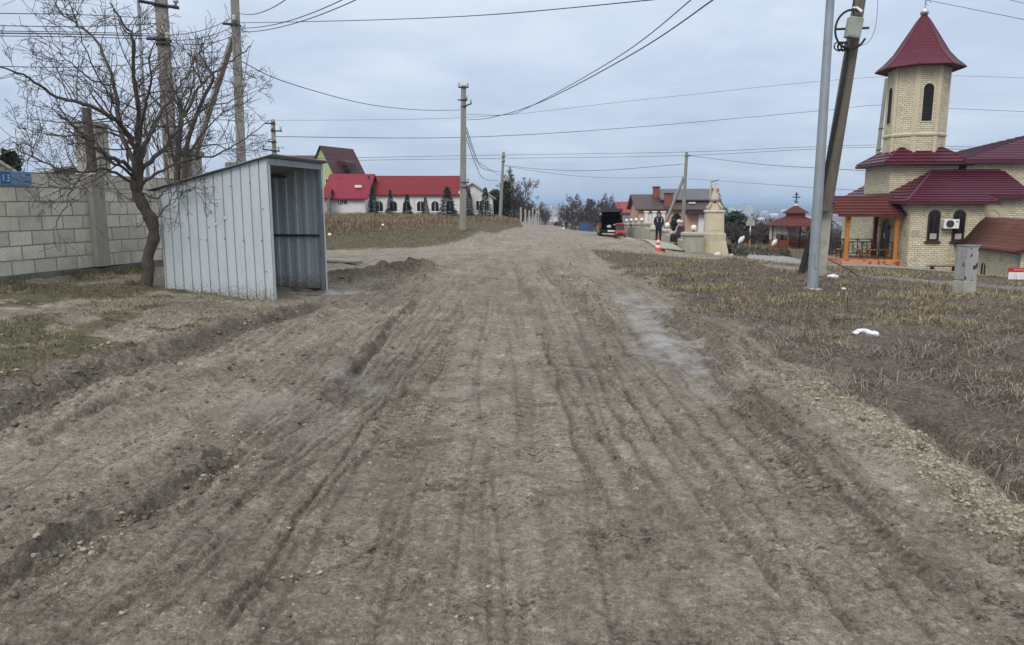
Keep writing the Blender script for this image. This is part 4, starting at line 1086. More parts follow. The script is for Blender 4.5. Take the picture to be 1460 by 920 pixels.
mb = MB(); mb.loft([[(p[0], p[1], z_) for p in octa(r)] for r, z_ in ((RT+.01, 5.28), (RT+.07, 5.32), (RT+.10, 5.42), (RT+.05, 5.46), (RT+.01, 5.50))]); mb.build('string_course', M['trimstone'], tw)
for k in range(4):
    a = k*math.pi/2; n_ = Vector((math.cos(a), math.sin(a), 0)); t_ = Vector((-n_.y, n_.x, 0))
    Mx = face_frame(n_*(RT*math.cos(A8))+Vector((0, 0, 6.05)), t_, n_)
    wn = arched_window(tw, Mx, .66, 2.15, framemat=M['trimstone'], sill=False, glass=plain('dark belfry', (.008, .007, .007), .9), bars=False, depth=.03)
    mb = MB()
    for i in range(5): mb.box(-.26, .26, .02, .028, .2+i*.14, .23+i*.14)
    mb.xf(Mx); mb.build('louvre', M['iron'], wn)
prof = [(2.26, 9.10), (2.24, 9.16), (1.82, 9.52), (1.40, 10.0), (1.04, 10.6), (.68, 11.2), (.35, 11.75), (.09, 12.1)]
mb = MB(); mb.loft([[(p[0], p[1], z_) for p in octa(r)] for r, z_ in prof])
sp_ = mb.build('spire_roof', M['scale'], tw)
mb = MB()
for k in range(8):
    a = A8+k*math.pi/4
    mb.tube([(r*math.cos(a)*1.005, r*math.sin(a)*1.005, z_+.0) for r, z_ in prof[1:]], .022, 5)
for k in range(8):
    p, q = octa(2.27)[k], octa(2.27)[(k+1) % 8]; mb.tube([(p[0], p[1], 9.10), (q[0], q[1], 9.10)], .06, 6)
mb.build('ridge_cap', M['roofedge'], sp_)
mb = MB(); mb.ball((0, 0, 12.22), .24, 16, 10); bl = mb.build('finial_ball', plain('polished steel', (.65, .65, .66), .15, 1.0), tw, smooth=True)
mb = MB(); mb.tube([(0, 0, 12.4), (0, 0, 14.1)], .035, 6); mb.box(-.45, .45, -.03, .03, 13.4, 13.47); mb.box(-.22, .22, -.03, .03, 13.75, 13.81); mb.torus((.16, 0, 12.72), .13, .02, 'y', 10, 5)
mb.build('cross', plain('steel cross', (.5, .5, .5), .25, 1.0), tw)

# windows of the south arm
for px in (1328.6, 1362.4):
    p = P(px, 345.5, 38.2); loc = CH.matrix_basis.inverted() @ p if False else None
    xw = p.x-24.17; yw = -5.75; xl = xw*math.cos(R(6.3))-(yw)*math.sin(R(6.3))
    Mx = face_frame((xl, WY, -.36), (-1, 0, 0), (0, -1, 0))
    wn = arched_window(CH, Mx, .60, 1.60, rim=.20)
    mb = MB(); mb.box(-.17, .15, .02, .045, .12, .40); mb.xf(Mx); mb.build('paper_notice', plain('paper', (.45, .42, .36), .8), wn)
def loc_on(px, py, Y):
    p = P(px, py, Y)-Vector((24.17, 44.0, 0)); c, s = math.cos(R(6.3)), math.sin(R(6.3))
    return Vector((p.x*c-p.y*s, p.x*s+p.y*c, p.z))
# blind arch above the cellar roof
q = loc_on(1414, 311, 38.5)
mb = MB(); r0, r1, kk = .38, .66, 13
for i in range(kk):
    a0, a1 = math.pi*(i+.04)/kk, math.pi*(i+.96)/kk
    mb.extrude([(q.x+r*math.cos(a), -5.352, .85+r*math.sin(a)) for r, a in ((r0, a0), (r1, a0), (r1, a1), (r0, a1))], (0, -.04, 0))
mb.build('blind_arch', M['trimstone'], CH)
mb = MB(); mb.extrude([(q.x+.37*math.cos(a), -5.353, .85+.37*math.sin(a)) for a in [math.pi*k/10 for k in range(11)]], (0, -.006, 0)); mb.build('blind_panel', M['trimstone'], CH)
q = loc_on(1284.5, 337, 38.6); mb = MB(); mb.box(WX-.025, WX-.002, -5.75, -5.40, q.z, q.z+.35); mb.build('plaque', plain('stone plaque', (.4, .36, .28), .8), CH)
mb = MB(); mb.box(-2.95, -2.6, WY-.025, WY-.002, q.z-.02, q.z+.33); mb.build('plaque', plain('stone plaque', (.4, .36, .28), .8), CH)
# door in the west wall
Mx = face_frame((WX, -2.95, -1.40), (0, -1, 0), (-1, 0, 0))
dr_ = MB().extrude([(a, .004, b) for a, b in arch_poly(1.12, 2.12)], (0, .05, 0)).xf(Mx).build('door', plain('black iron door', (.012, .012, .015), .4), CH)
mb = MB(); mb.extrude([(.25+.02*math.cos(a), .056, .95+.02*math.sin(a)) for a in [k*math.pi/4 for k in range(8)]], (0, .06, 0)); mb.xf(Mx); mb.build('handle', M['galv_pole'], dr_)
mb = MB(); mb.box(-.16, .0, .055, .06, 1.05, 1.35); mb.xf(Mx); mb.build('paper_notice', plain('white paper', (.7, .7, .68), .8), dr_)
mb = MB()
for i in range(9):
    a0, a1 = math.pi*(i+.04)/9, math.pi*(i+.96)/9
    mb.extrude([(r*math.cos(a), .003, 1.56+r*math.sin(a)) for r, a in ((.60, a0), (.80, a0), (.80, a1), (.60, a1))], (0, .03, 0))
mb.xf(Mx); mb.build('stone_arch', M['trimstone'], dr_)
for y_ in (-3.85, -2.05):
    mb = MB(); mb.tube([(WX, y_, .35), (WX-.18, y_, .42), (WX-.2, y_, .36)], .018, 5); mb.lathe([(.05, -.12), (.09, 0), (.03, .1)], 8, (WX-.2, y_, .28)); mb.build('wall_lantern', M['iron'], CH)

# ---- porch: belongs to the church
fz = -1.37
def W2L(x_, y_):
    p = Vector((x_-24.17, y_-44.0)); c, s = math.cos(R(6.3)), math.sin(R(6.3)); return (p.x*c-p.y*s, p.x*s+p.y*c)
px0, px1, py0, py1 = -5.95, WX, -5.20, -2.05
mt, nt, bb = new_mat('orange patterned tiles'); t = NT(nt)
ck = t.n('TexVoronoi'); t.set(ck.inputs['Vector'], t.uv()); ck.inputs['Scale'].default_value = 7; ck.inputs['Randomness'].default_value = .6
t.set(bb.inputs['Base Color'], t.ramp(t.n('SeparateColor').inputs[0] if False else ck.outputs['Color'], [(.35, (.52, .25, .12)), (.5, (.30, .085, .035)), (.65, (.50, .27, .15))], 'CONSTANT')); bb.inputs['Roughness'].default_value = .5
mb = MB(); mb.box(px0-.25, px1-.003, py0-.25, py1+.25, GB, fz); pp = mb.build('porch_floor', mt, CH)
def turned_post(x_, y_, mat, z1=1.0):
    s = .115; mb = MB()
    mb.bbox(x_-s, x_+s, y_-s, y_+s, fz, fz+.25, .01)
    mb.bbox(x_-s*.85, x_+s*.85, y_-s*.85, y_+s*.85, fz+.252, fz+1.75, .02)
    mb.bbox(x_-s*1.05, x_+s*1.05, y_-s*1.05, y_+s*1.05, fz+1.752, fz+1.82, .01)
    mb.bbox(x_-s, x_+s, y_-s, y_+s, fz+1.822, z1, .01)
    return mb.build('porch_post', mat, CH)
for x_, y_, mat in ((px0+.1, py0, M['orange']), (px1-.32, py0, M['orange']), (px0+.1, py1, M['redwood']), (px1-.25, py1, M['redwood'])): turned_post(x_, y_, mat)
mb = MB(); mb.box(px0-.35, px1-.004, py0-.09, py0+.09, 1.002, 1.14); mb.build('porch_beam', M['orange'], CH); mb = MB(); mb.box(px0-.35, px1-.004, py1-.09, py1+.09, 1.002, 1.14); mb.build('porch_beam', M['orange'], CH)
ym = (py0+py1)/2; rz_ = 1.95; ze = .98; yo0, yo1 = py0-.42, py1+.42; x0_ = px0-.55
roof_sheet('porch_roof', [[(x0_, yo0, ze), (px1, yo0, ze), (px1, ym, rz_), (x0_, ym, rz_)], [(px1, yo1, ze), (x0_, yo1, ze), (x0_, ym, rz_), (px1, ym, rz_)]], M['shingle'], .05)
mb = MB(); mb.extrude([(x0_+.14, yo0+.25, ze+.04), (x0_+.14, yo1-.25, ze+.04), (x0_+.14, ym, rz_-.14)], (.03, 0, 0)); mb.build('porch_gable', M['redwood'], CH)
mb = MB(); mb.box(x0_, px1-.3, yo0-.03, yo0-.004, ze-.10, ze-.004); mb.build('eave_board', M['shingle'], CH)
# railings of black iron
def railing(a, b, z0, hh=.92, name='porch_railing'):
    a, b = Vector((*a, z0)), Vector((*b, z0)); L = (b-a).length; u = (b-a)/L; mb = MB()
    for z_ in (.12, hh): mb.tube([a+Vector((0, 0, z_)), b+Vector((0, 0, z_))], .028, 5)
    n = max(2, round(L/.75))
    for i in range(n+1):
        p = a+u*(L*i/n); mb.tube([p, p+Vector((0, 0, hh))], .026, 5)
        if i < n:
            q = a+u*(L*(i+1)/n); m_ = (p+q)/2
            for z_, r in ((.55, .17),):
                mb.tube([m_+u*(r*math.cos(g))+Vector((0, 0, z_+r*1.3*math.sin(g))) for g in [2*math.pi*k/10 for k in range(11)]], .018, 4)
            mb.tube([p+Vector((0, 0, .12)), m_+Vector((0, 0, .55)), p+Vector((0, 0, hh))], .014, 4); mb.tube([q+Vector((0, 0, .12)), m_+Vector((0, 0, .55)), q+Vector((0, 0, hh))], .014, 4)
    return mb.build(name, M['iron'], CH)
railing((px0+.22, py0), (px0+1.65, py0), fz); railing((px0+1.75, py0), (px1-.45, py0), fz)
railing((px0+.1, py1-.15), (px0+.1, py0+.15), fz); railing((px0+.2, py1), (px1-.4, py1), fz)
# benches
def bench(name, label, loc, rz, L, mat, hgt_=.45, group=None):
    b = thing(name, label, 'bench', loc, rz, group)
    mb = MB(); mb.bbox(-L/2, L/2, -.17, -.02, hgt_-.045, hgt_, .006); mb.bbox(-L/2, L/2, .02, .17, hgt_-.045, hgt_, .006); mb.build('seat', mat, b)
    for x_ in (-L/2+.25, L/2-.25):
        mb = MB(); mb.box(x_-.04, x_+.04, -.15, -.08, 0, hgt_-.047); mb.box(x_-.04, x_+.04, .08, .15, 0, hgt_-.047); mb.box(x_-.03, x_+.03, -.078, .078, .16, .22); mb.build('leg', mat, b)
    return b
def CW(x_, y_, z_):
    c, s = math.cos(R(-6.3)), math.sin(R(-6.3)); return (24.17+x_*c-y_*s, 44.0+x_*s+y_*c, z_)
bench('porch_bench', 'orange varnished bench on the porch beside the front post', CW(px0+.7, py0+1.0, fz), R(-6.3), 1.5, M['orange'], .5)
bench('porch_bench', 'orange bench on the porch in front of the black church door', CW(px1-.95, py0+.55, fz), R(-6.3), 1.5, M['orange'], .5)
bx, by = P(1345, 381, 37.4).x, 37.4
bench('wall_bench', 'low red brown bench against the stone wall under the two arched windows', (bx, by, surf(bx, by)), R(-6.3), 1.55, M['rust'], .32)
# outdoor unit
ac = thing('air_conditioner', 'white air conditioner unit fixed between two arched church windows', 'air conditioner', CW(*loc_on(1351, 325.5, 38.1)[:2], loc_on(1351, 325.5, 38.1).z), R(-6.3))
wy = WY-(-loc_on(1351, 325.5, 38.1).y*-1)
dy_ = WY-loc_on(1351, 325.5, 38.1).y
ac.location = CW(loc_on(1351, 325.5, 38.1).x, WY-.12, loc_on(1351, 325.5, 38.1).z)
MB().bbox(-.36, .36, -.30, -.04, 0, .46, .015).build('casing', M['white'], ac)
mb = MB(); mb.lathe([(.19, 0), (.19, .012), (.165, .014), (.16, .002)], 20); mb.xf(Matrix.Translation((-.08, -.301, .23)) @ Matrix.Rotation(R(90), 4, 'X')); mb.build('fan_grille', M['steel'], ac)
mb = MB(); mb.box(.2, .3, -.304, -.3015, .30, .38); mb.build('sticker', plain('green sticker', (.05, .35, .12), .5), ac)
mb = MB(); mb.box(-.3, -.26, -.3, .11, -.05, -.002); mb.box(.26, .3, -.3, .11, -.05, -.002); mb.build('bracket', M['steel'], ac)

# cellar entrance with a bell-cast tile roof
CE = thing('cellar_entrance', 'stone cellar entrance with a curved brown tile roof against the church wall', 'outbuilding', (24.17, 44.0, 0), R(-6.3))
prof = []
ax0, ax1 = -.78, .62; z0_, z1_ = -.50, .84
for k in range(11):
    u = k/10; prof.append((ax0+(ax1-ax0)*u, z0_+(z1_-z0_)*(0.12*u+0.88*(3*u*u-2*u*u*u)**1.15)))
full = prof+[(2*ax1-a, b) for a, b in prof[-2::-1]]
MB().sheet([[(a, -11.75, b), (a, WY-.006 if a < .5 else -5.36, b)] for a, b in full]).build('roof', M['brownroof'], CE, smooth=True, thick=.07)
mb = MB(); mb.sheet([[(a, -11.80, b-.16), (a, -11.80, b+.05)] for a, b in full]); mb.build('verge_board', M['roofedge'], CE, thick=.05)
mb = MB(); mb.prism([(ax0+.35, -11.4), (2*ax1-ax0-.35, -11.4), (2*ax1-ax0-.35, -5.38), (.52, -5.38), (.48, WY-.01), (ax0+.35, WY-.01)], GB-.3, -.42); mb.build('wall', M['stone'], CE)
mb = MB(); mb.extrude([(ax0+.36, -11.39, -.42)]+[(a, -11.39, b-.06) for a, b in full[2:-2]]+[(2*ax1-ax0-.36, -11.39, -.42)], (0, .2, 0)); mb.build('gable', M['stone'], CE)
Mx = face_frame((ax0+.35, -8.4, -1.9), (0, -1, 0), (-1, 0, 0))
arched_window(CE, Mx, .62, .72, rim=.16, framemat=M['trimstone'], sill=True, bars=True)
mb = MB(); mb.tube([(ax0+.02, -11.3, -.52), (ax0+.12, -11.3, -.72), (ax0+.27, -11.3, -.85), (ax0+.27, -11.3, -1.85), (ax0+.17, -11.3, -1.98)], .045, 8); mb.build('downpipe', M['galv_pole'], CE)
mb = MB(); mb.tube([(ax0-.03, -11.7, -.54), (ax0-.03, WY-.02, -.54)], .055, 6); mb.build('gutter', M['roofedge'], CE)
Mx = face_frame((1.15, -11.4, -1.6), (-1, 0, 0), (0, -1, 0))
arched_window(CE, Mx, .5, .7, framemat=M['frame'])

# banner on the grass
bpt = P(1437, 398, 30.5)
bn = thing('banner', 'red and white banner standing on the grass beside the cellar entrance', 'banner', (bpt.x, 30.5, surf(bpt.x, 30.5)), R(-6))
MB().box(0, 1.9, -.012, 0, .0, .30).build('white_field', M['white'], bn)
MB().box(0, 1.9, -.014, .002, .302, .48).build('red_field', plain('red vinyl', (.55, .02, .03), .5), bn)
mb = MB(); mb.tube([(.18+.045*i, -.018, .40+.035*math.sin(i*2.1)) for i in range(12)], .008, 4); mb.build('handwriting', M['white'], bn)
mb = MB(); mb.ball((1.05, -.016, .17), .03, 8, 6); mb.build('emblem', plain('grey green mark', (.3, .33, .3), .6), bn)
for x_ in (.02, 1.88): MB().box(x_-.02, x_+.02, .004, .04, -.1, .5).build('stake', M['wood_pole'], bn)

# pavement in front of the porch and along the walls
def slab(name, pts, zt=0.05, mat=None, th=.10):
    mb = MB(); n = len(pts)
    tp = [(a, b, surf(a, b)+zt) for a, b in pts]; bt = [(a, b, surf(a, b)-th) for a, b in pts]
    mb.loft([bt, tp]); o = mb.build(name, mat, None); tag(o, kind='structure'); return o
M['paving'] = weathered('pale worn concrete', (0.30, 0.30, 0.285), (0.235, 0.235, 0.22), 0.85, 1.2, bump=.3, c3=(.23, .22, .2))
pv = [W2L(0, 0)]
def strip(name, A, B, n, zt, mat):
    """paving between two edge lines, following the ground"""
    g0, g1 = [], []
    for i in range(n+1):
        for L_, g_ in ((A, g0), (B, g1)):
            f = i/n*(len(L_)-1); k = min(int(f), len(L_)-2); u = f-k
            a = (L_[k][0]*(1-u)+L_[k+1][0]*u, L_[k][1]*(1-u)+L_[k+1][1]*u); g_.append(a)
    m = 8; grid = []
    for k in range(m+1):
        grid.append([(a[0]*(1-k/m)+b[0]*k/m, a[1]*(1-k/m)+b[1]*k/m, float(base_z(np.array([a[0]*(1-k/m)+b[0]*k/m]), np.array([a[1]*(1-k/m)+b[1]*k/m]))[0])+zt) for a, b in zip(g0, g1)])
    o = MB().sheet(grid).build(name, mat, None, smooth=True, thick=.08); tag(o, kind='structure'); return o
strip('pavement', [CW(1.6, -7.6, 0)[:2], CW(-4.4, -7.5, 0)[:2], CW(-6.9, -6.2, 0)[:2], P(1062, 374, 43)[:2]], [CW(.4, -6.1, 0)[:2], CW(-3.1, -6.1, 0)[:2], CW(-6.1, -2, 0)[:2], P(1072, 363, 56)[:2]], 40, .05, M['paving'])
# ---------------------------------------------------------------- poles, masts, cables
def insulator(mb, p, s=1.0):
    mb.lathe([(.02*s, 0), (.02*s, .05*s), (.05*s, .06*s), (.055*s, .09*s), (.035*s, .10*s), (.05*s, .12*s), (.045*s, .16*s), (.01, .18*s)], 8, p)
def concrete_pole(label, base, top, r0, r1, arms=(), braces=(), loops=0, group=None, mat=None, name='utility_pole', square=True, facing=0.0):
    base, top = Vector(base), Vector(top)
    o = thing(name, label, 'pole', base, 0, group); ax = top-base; L = ax.length
    mb = MB(); n = 4 if square else 12
    c = [(-1, -1), (1, -1), (1, 1), (-1, 1)]
    if square:
        rings = []
        for u in (0, .5, 1):
            r = r0+(r1-r0)*u; k = .8
            rings.append([(ax*u+Vector((math.cos(facing)*sx*r*a_-math.sin(facing)*sy*r*b_, math.sin(facing)*sx*r*a_+math.cos(facing)*sy*r*b_, 0))) for sx, sy, a_, b_ in ((-1, -1, 1, k), (-1, -1, k, 1), (1, -1, k, 1), (1, -1, 1, k), (1, 1, 1, k), (1, 1, k, 1), (-1, 1, k, 1), (-1, 1, 1, k))])
            rings[-1] = [rings[-1][i] for i in (1, 2, 3, 4, 5, 6, 7, 0)]
        mb.loft(rings)
    else: mb.tube([Vector((0, 0, 0)), ax*.5, ax], [r0, (r0+r1)/2, r1], 12)
    mb.build('shaft', mat or M['concrete'], o, smooth='auto')
    for (u, x0, x1, tilt, rz) in arms:      # fraction of height, reach to either side, rise, heading
        p = ax*u; d = Vector((math.cos(rz), math.sin(rz), tilt)); nrm = Vector((-math.sin(rz), math.cos(rz), 0))
        off = nrm*-(r1+.04)
        mb = MB(); mb.tube([p+off-d*x0, p+off+d*x1], .035, 4); mb.torus(p, (r0+(r1-r0)*u)*1.25, .02, 'z', 12, 4); a = mb.build('crossarm', M['steel'], o)
        for q in ((-x0+.06, x1-.06) if x0+x1 > .5 else (x1-.05,)):
            mb = MB(); insulator(mb, p+off+d*q+Vector((0, 0, .03)), 1.2); mb.build('insulator', M['porcelain'], a, smooth=True)
    for b in braces:
        mb = MB(); mb.tube([Vector(b[0])-base, Vector(b[1])-base], [b[2], b[2]*.85], 4); mb.build('brace', mat or M['concrete'], o)
    return o
def pole_px(label, pb, pt, Y, r0, r1, dt=0.0, zb=None, **kw):
    b = P(*pb, Y); tp = P(*pt, Y+dt)
    if zb is not None: b.z = zb
    return concrete_pole(label, b, tp, r0, r1, **kw)
PG = 'utility poles along the muddy road'
p1 = pole_px('thick concrete utility pole behind the bare tree with dark crossarm near the top', (247, 300), (226, -60), 17.0, .150, .115, zb=.4, group=PG, arms=((.845, .42, .38, -.12, .25), (.72, .10, .18, 0, .1), (.735, .3, .1, 0, .1)), facing=.3)
p2 = pole_px('slim concrete pole with a slanting brace behind the tin shelter', (346, 300), (333, -40), 21.0, .125, .105, zb=.3, group=PG, arms=((.93, .28, .06, 0, .1), (.815, .3, .05, -.05, .1)),
             braces=((P(273, 235, 21.2), P(332, 54, 21.0), .105),), facing=.4)
p3 = pole_px('concrete pole rising from the grassy bank in front of the red roofed hall', (660, 328, ), (661, 122), 40.0, .17, .12, group=PG, arms=((.985, .28, .28, 0, 0), (.90, .28, .22, 0, 0), (.855, .02, .45, .35, 0), (.335, .02, .32, 0, 0), (.30, .02, .3, 0, 0)), facing=.2)
p4 = pole_px('leaning grey pole at the far end of the dry grass field beside a second pole', (713, 314), (718, 217), 84.0, .20, .14, group=PG, arms=((.93, .25, .25, 0, 0), (.86, .2, .25, 0, 0)), square=False)
p5 = pole_px('short pale pole in front of the big leafless bush', (725, 313), (727, 238), 110.0, .19, .14, group=PG, arms=((.93, .3, .3, 0, 0),), square=False)
p6 = pole_px('concrete pole with slanting brace standing in front of the pink house', (973, 332), (979, 217), 72.0, .19, .14, group=PG, arms=((.95, .1, .3, 0, 0),), braces=((P(944, 330, 72.2), P(975, 253, 72), .17),), square=False)
p7 = pole_px('small pale pole with two crossarms rising above the shelter roof', (393, 262), (389, 171), 38.0, .13, .105, zb=.3, group=PG, arms=((.965, .35, .1, 0, .1), (.90, .1, .45, -.05, .1), (.80, .3, .12, 0, .2), (.72, .55, .3, -.1, .1)), square=False)
p8 = pole_px('leaning lattice topped pole beyond the church tower', (1243, 262), (1264, 112), 62.0, .22, .12, zb=-2.6, group=PG, arms=((.72, .2, .25, 0, 0), (.6, .2, .2, 0, 0)), square=False)
# galvanised lamp posts
def lamp_post(label, pb, pt, Y, r0, r1, zb=None):
    b = P(*pb, Y); tp = P(*pt, Y)
    if zb is not None: b.z = zb
    o = thing('lamp_post', label, 'lamp post', b, 0); v = tp-b
    mb = MB(); mb.tube([Vector((0, 0, 0)), v*.5, v], [r0, (r0+r1)/2, r1], 12); mb.build('shaft', M['galv_pole'], o, smooth='auto')
    mb = MB(); mb.tube([v, v+Vector((-.2, -.3, .35)), v+Vector((-.5, -.9, .5))], [.03, .028, .025], 8); mb.build('bracket', M['galv_pole'], o)
    mb = MB(); mb.loft([[(v.x-.5+a*.09, v.y-.9-k*.5, v.z+.5+b_*.05-(.02 if b_ < 0 else 0)) for a, b_ in ((-1, -1), (1, -1), (.7, 1), (-.7, 1))] for k in (0, 1)]); mb.build('lamp_head', M['galv_pole'], o)
    mb = MB(); mb.lathe([(r0*1.9, -.06), (r0*1.9, .03), (r0*1.5, .05), (r0*1.02, .06)], 10); mb.build('footing', M['pale_concrete'], o)
    mb = MB(); mb.box(-.03, .03, -r0-.014, -r0+.01, .5, .8); mb.build('hatch', M['galv_pole'], o)
    return o
lamp_post('tall galvanised lamp post on the right verge next to the leaning timber pole', (1158, 414), (1187, -50), 16.4, .118, .082)
lamp_post('thin galvanised mast behind the bare tree, left of the thick concrete pole', (208, 240), (195, -40), 26.0, .07, .045, zb=.7)
# timber pole lashed to a concrete stub
tb = P(1150, 396, 20.4); tb.z = surf(tb.x, tb.y)-.1
wp = thing('timber_pole', 'leaning brown timber pole strapped to a concrete stub with a grey box on top', 'pole', tb, 0)
a, b = P(1176, 300, 20.0)-tb, P(1232, -40, 19.2)-tb
mb = MB(); mb.tube([a, a+(b-a)*.33, a+(b-a)*.66, b], [.185, .175, .16, .14], 12); mb.build('shaft', M['wood_pole'], wp, smooth='auto')
c0, c1 = P(1168, 392, 20.2)-tb, P(1180, 268, 20.25)-tb; c0.z = -.1
mb = MB(); r = .13
mb.loft([[c+Vector((sx*r, sy*r, 0)) for sx, sy in ((-1, -1), (1, -1), (1, 1), (-1, 1))] for c in (c0, c1)]); mb.build('stub', M['pale_concrete'], wp)
for px, py in ((1178, 281), (1177, 290)):
    c = P(px, py, 20.1)-tb; mb = MB(); mb.torus(c, .27, .022, 'z', 14, 5); mb.build('strap', M['steel'], wp)
mb = MB(); mb.tube([P(1142, 390, 20.0)-tb, P(1154, 345, 20.0)-tb, P(1168, 292, 19.7)-tb, P(1193, 165, 19.5)-tb, P(1208, 82, 19.2)-tb, P(1210, 62, 19.2)-tb], [.085, .08, .055, .055, .05, .02], 8); mb.build('cable_pipe', M['black'], wp, smooth='auto')
mb = MB(); mb.tube([P(1148, 386, 20.6)-tb, P(1160, 350, 20.3)-tb, P(1170, 310, 20.1)-tb], .06, 8); mb.build('cable_pipe', M['wood_pole'], wp)
bxp = P(1217, 40, 19.0)-tb
mb = MB(); mb.bbox(-.17, .17, -.12, .10, -.24, .24, .02); mb.xf(Matrix.Translation(bxp) @ Matrix.Rotation(R(8), 4, 'Y')); bo = mb.build('meter_box', plain('grey green enamel', (.30, .33, .28), .5), wp)
mb = MB(); mb.box(-.15, .15, -.128, -.122, -.21, .21); mb.xf(Matrix.Translation(bxp) @ Matrix.Rotation(R(8), 4, 'Y')); mb.build('box_door', plain('grey green enamel door', (.33, .36, .30), .5), bo)
mb = MB(); c = P(1214, 42, 19.1)-tb; mb.tube([c+Vector((.40*math.cos(q), 0, .46*math.sin(q))) for q in [R(60+k*16) for k in range(18)]], .028, 6); mb.build('cable_loop', M['black'], wp)
mb = MB(); mb.tube([P(1190, 42, 19.1)-tb, P(1239, 40, 19.1)-tb], .03, 5); mb.build('crossarm', M['steel'], wp)
mb = MB()
for k in range(6):
    mb.torus(P(1195+k*2.4, 66+(k % 2), 19.0)-tb, .10, .018, 'x' if k % 2 else 'y', 10, 5)
mb.build('cable_coil', M['black'], wp)
mb = MB(); mb.tube([P(1217, 26, 19.0)-tb, P(1218, -40, 19.0)-tb], .022, 5); mb.build('riser', M['black'], wp)
mb = MB(); mb.tube([P(1216, 11, 18.9)-tb, P(1222, 11, 18.8)-tb, P(1229, 17, 18.7)-tb], [.02, .025, .035], 6); mb.build('small_lamp', M['white'], wp)

WG = 'overhead cables'
def wire(label, pts, r=.009, sag=None):
    """cable through world points, hanging a little between them"""
    pts = [Vector(p) for p in pts]
    if len(pts) == 2 and sag is not None:
        a, b = pts; pts = [a+(b-a)*u-Vector((0, 0, 4*sag*u*(1-u))) for u in np.linspace(0, 1, 28)]
    else: pts = [Vector(p) for p in smooth_line([tuple(p) for p in pts], 10)]
    mb = MB(); mb.tube(pts, r, 5); o = mb.build('overhead_wire', M['wire'], None, smooth=True)
    return tag(o, label, 'cable', WG)
Wp = lambda l: [P(*q) for q in l]
wire('longest cable slanting up from the thin braced pole to the top edge of the sky', Wp([(330, 33, 21), (520, 29, 17), (700, 21, 14), (950, -2, 11)]), .008)
wire('dark cable hanging from the thin braced pole to the pole on the grassy bank', Wp([(345, 88, 21), (410, 118, 24), (520, 148, 31), (600, 157, 36), (657, 157, 40)]), .013)
wire('upper of two sagging cables from the bank pole towards the top centre', Wp([(666, 163, 40), (720, 164, 32), (760, 150, 26), (880, 82, 17), (990, -4, 12.5)]), .010)
wire('lower thicker sagging cable from the bank pole towards the top centre', Wp([(666, 171, 40), (700, 168, 34), (770, 146, 26), (900, 78, 17), (1022, -4, 12.5)]), .013)
for i, (a, m_, b, lab) in enumerate([((665, 182), (688, 240), (713, 245), 'upper slack cable drooping between the bank pole and the leaning far pole'), ((665, 188), (683, 232), (713, 251), 'middle slack cable drooping between the bank pole and the leaning far pole'), ((665, 198), (690, 255), (712, 258), 'lowest slack cable drooping between the bank pole and the leaning far pole')]):
    wire(lab, [P(*a, 40), P((a[0]+m_[0])/2, (a[1]+m_[1])/2+6, 50), P(*m_, 64), P(*b, 84)], .022)
wire('thin cable crossing the sky from the small pale pole past the church tower', Wp([(395, 195, 38), (660, 196, 42), (900, 182, 50), (1170, 158, 60), (1258, 150, 62), (1360, 155, 62), (1480, 160, 62)]), .016)
wire('upper of a close pair of cables running level behind the bank pole to the right', Wp([(390, 227, 40), (560, 224, 75), (720, 221, 84), (976, 217, 78), (1245, 207, 66), (1480, 214, 66)]), .020)
wire('lower of a close pair of cables running level behind the bank pole to the right', Wp([(390, 231, 40), (560, 228, 75), (720, 226, 84), (976, 222, 78), (1245, 210, 66), (1480, 219, 66)]), .020)
wire('faintest high cable crossing behind the church spire', Wp([(300, 172, 60), (660, 168, 60), (900, 144, 60), (1170, 116, 60), (1320, 108, 60), (1480, 112, 60)]), .012)
wire('cable dipping between the far leaning pole and the braced pole by the pink house', Wp([(720, 236, 84), (780, 242, 80), (860, 243, 76), (975, 234, 72)]), .022)
wire('second cable dipping from the far leaning pole over the road', Wp([(720, 237, 84), (800, 249, 80), (880, 254, 76), (975, 252, 72)]), .018)
wire('cable from the braced pole by the pink house to behind the lamp post', Wp([(981, 222, 72), (1080, 234, 60), (1170, 240, 48), (1240, 244, 40)]), .018)
wire('lower cable from the braced pole by the pink house towards the porch roof', Wp([(981, 255, 72), (1080, 262, 62), (1180, 269, 52), (1240, 272, 46)]), .015)
wire('cable running from the spire top to the right edge of the sky', Wp([(1300, -4, 40), (1380, 12, 36), (1480, 32, 33)]), .012)
wire('short piece of cable in the top right corner', Wp([(1420, -5, 25), (1480, 10, 24)]), .008)
for i, (y0, y1, lab) in enumerate([(-2, -3, 'topmost cable left of the thick concrete pole'), (19, 27, 'second cable from the top crossing the bare tree'), (36, 33, 'third cable from the top crossing the bare tree'), (44, 49, 'upper cable of the bundle crossing the bare tree'), (47, 52, 'thick middle cable of the bundle crossing the bare tree'), (51, 56, 'lower cable of the bundle crossing the bare tree'), (94, 90, 'lowest cable crossing the bare tree')]):
    wire(lab, Wp([(-40, y0, 14), (110, y0+2, 15.5), (232, y1, 17)]), .008 if i != 4 else .012)
for a, b, lab in (((236, 50), (333, 24), 'upper cable joining the thick and the thin concrete poles'), ((240, 57), (333, 37), 'middle cable joining the thick and the thin concrete poles'), ((240, 60), (330, 52), 'lower cable joining the thick and the thin concrete poles'), ((215, 93), (333, 86), 'lowest cable joining the thick and the thin concrete poles')):
    wire(lab, [P(*a, 17), P(*b, 21)], .009, .12)
for a, b, lab in (((340, 19), (420, -10), 'upper cable leaving the thin braced pole towards the top edge'), ((340, 40), (500, -6), 'middle cable leaving the thin braced pole towards the top edge'), ((340, 46), (520, -6), 'lower cable leaving the thin braced pole towards the top edge')):
    wire(lab, [P(*a, 21), P(*b, 13)], .009, .15)
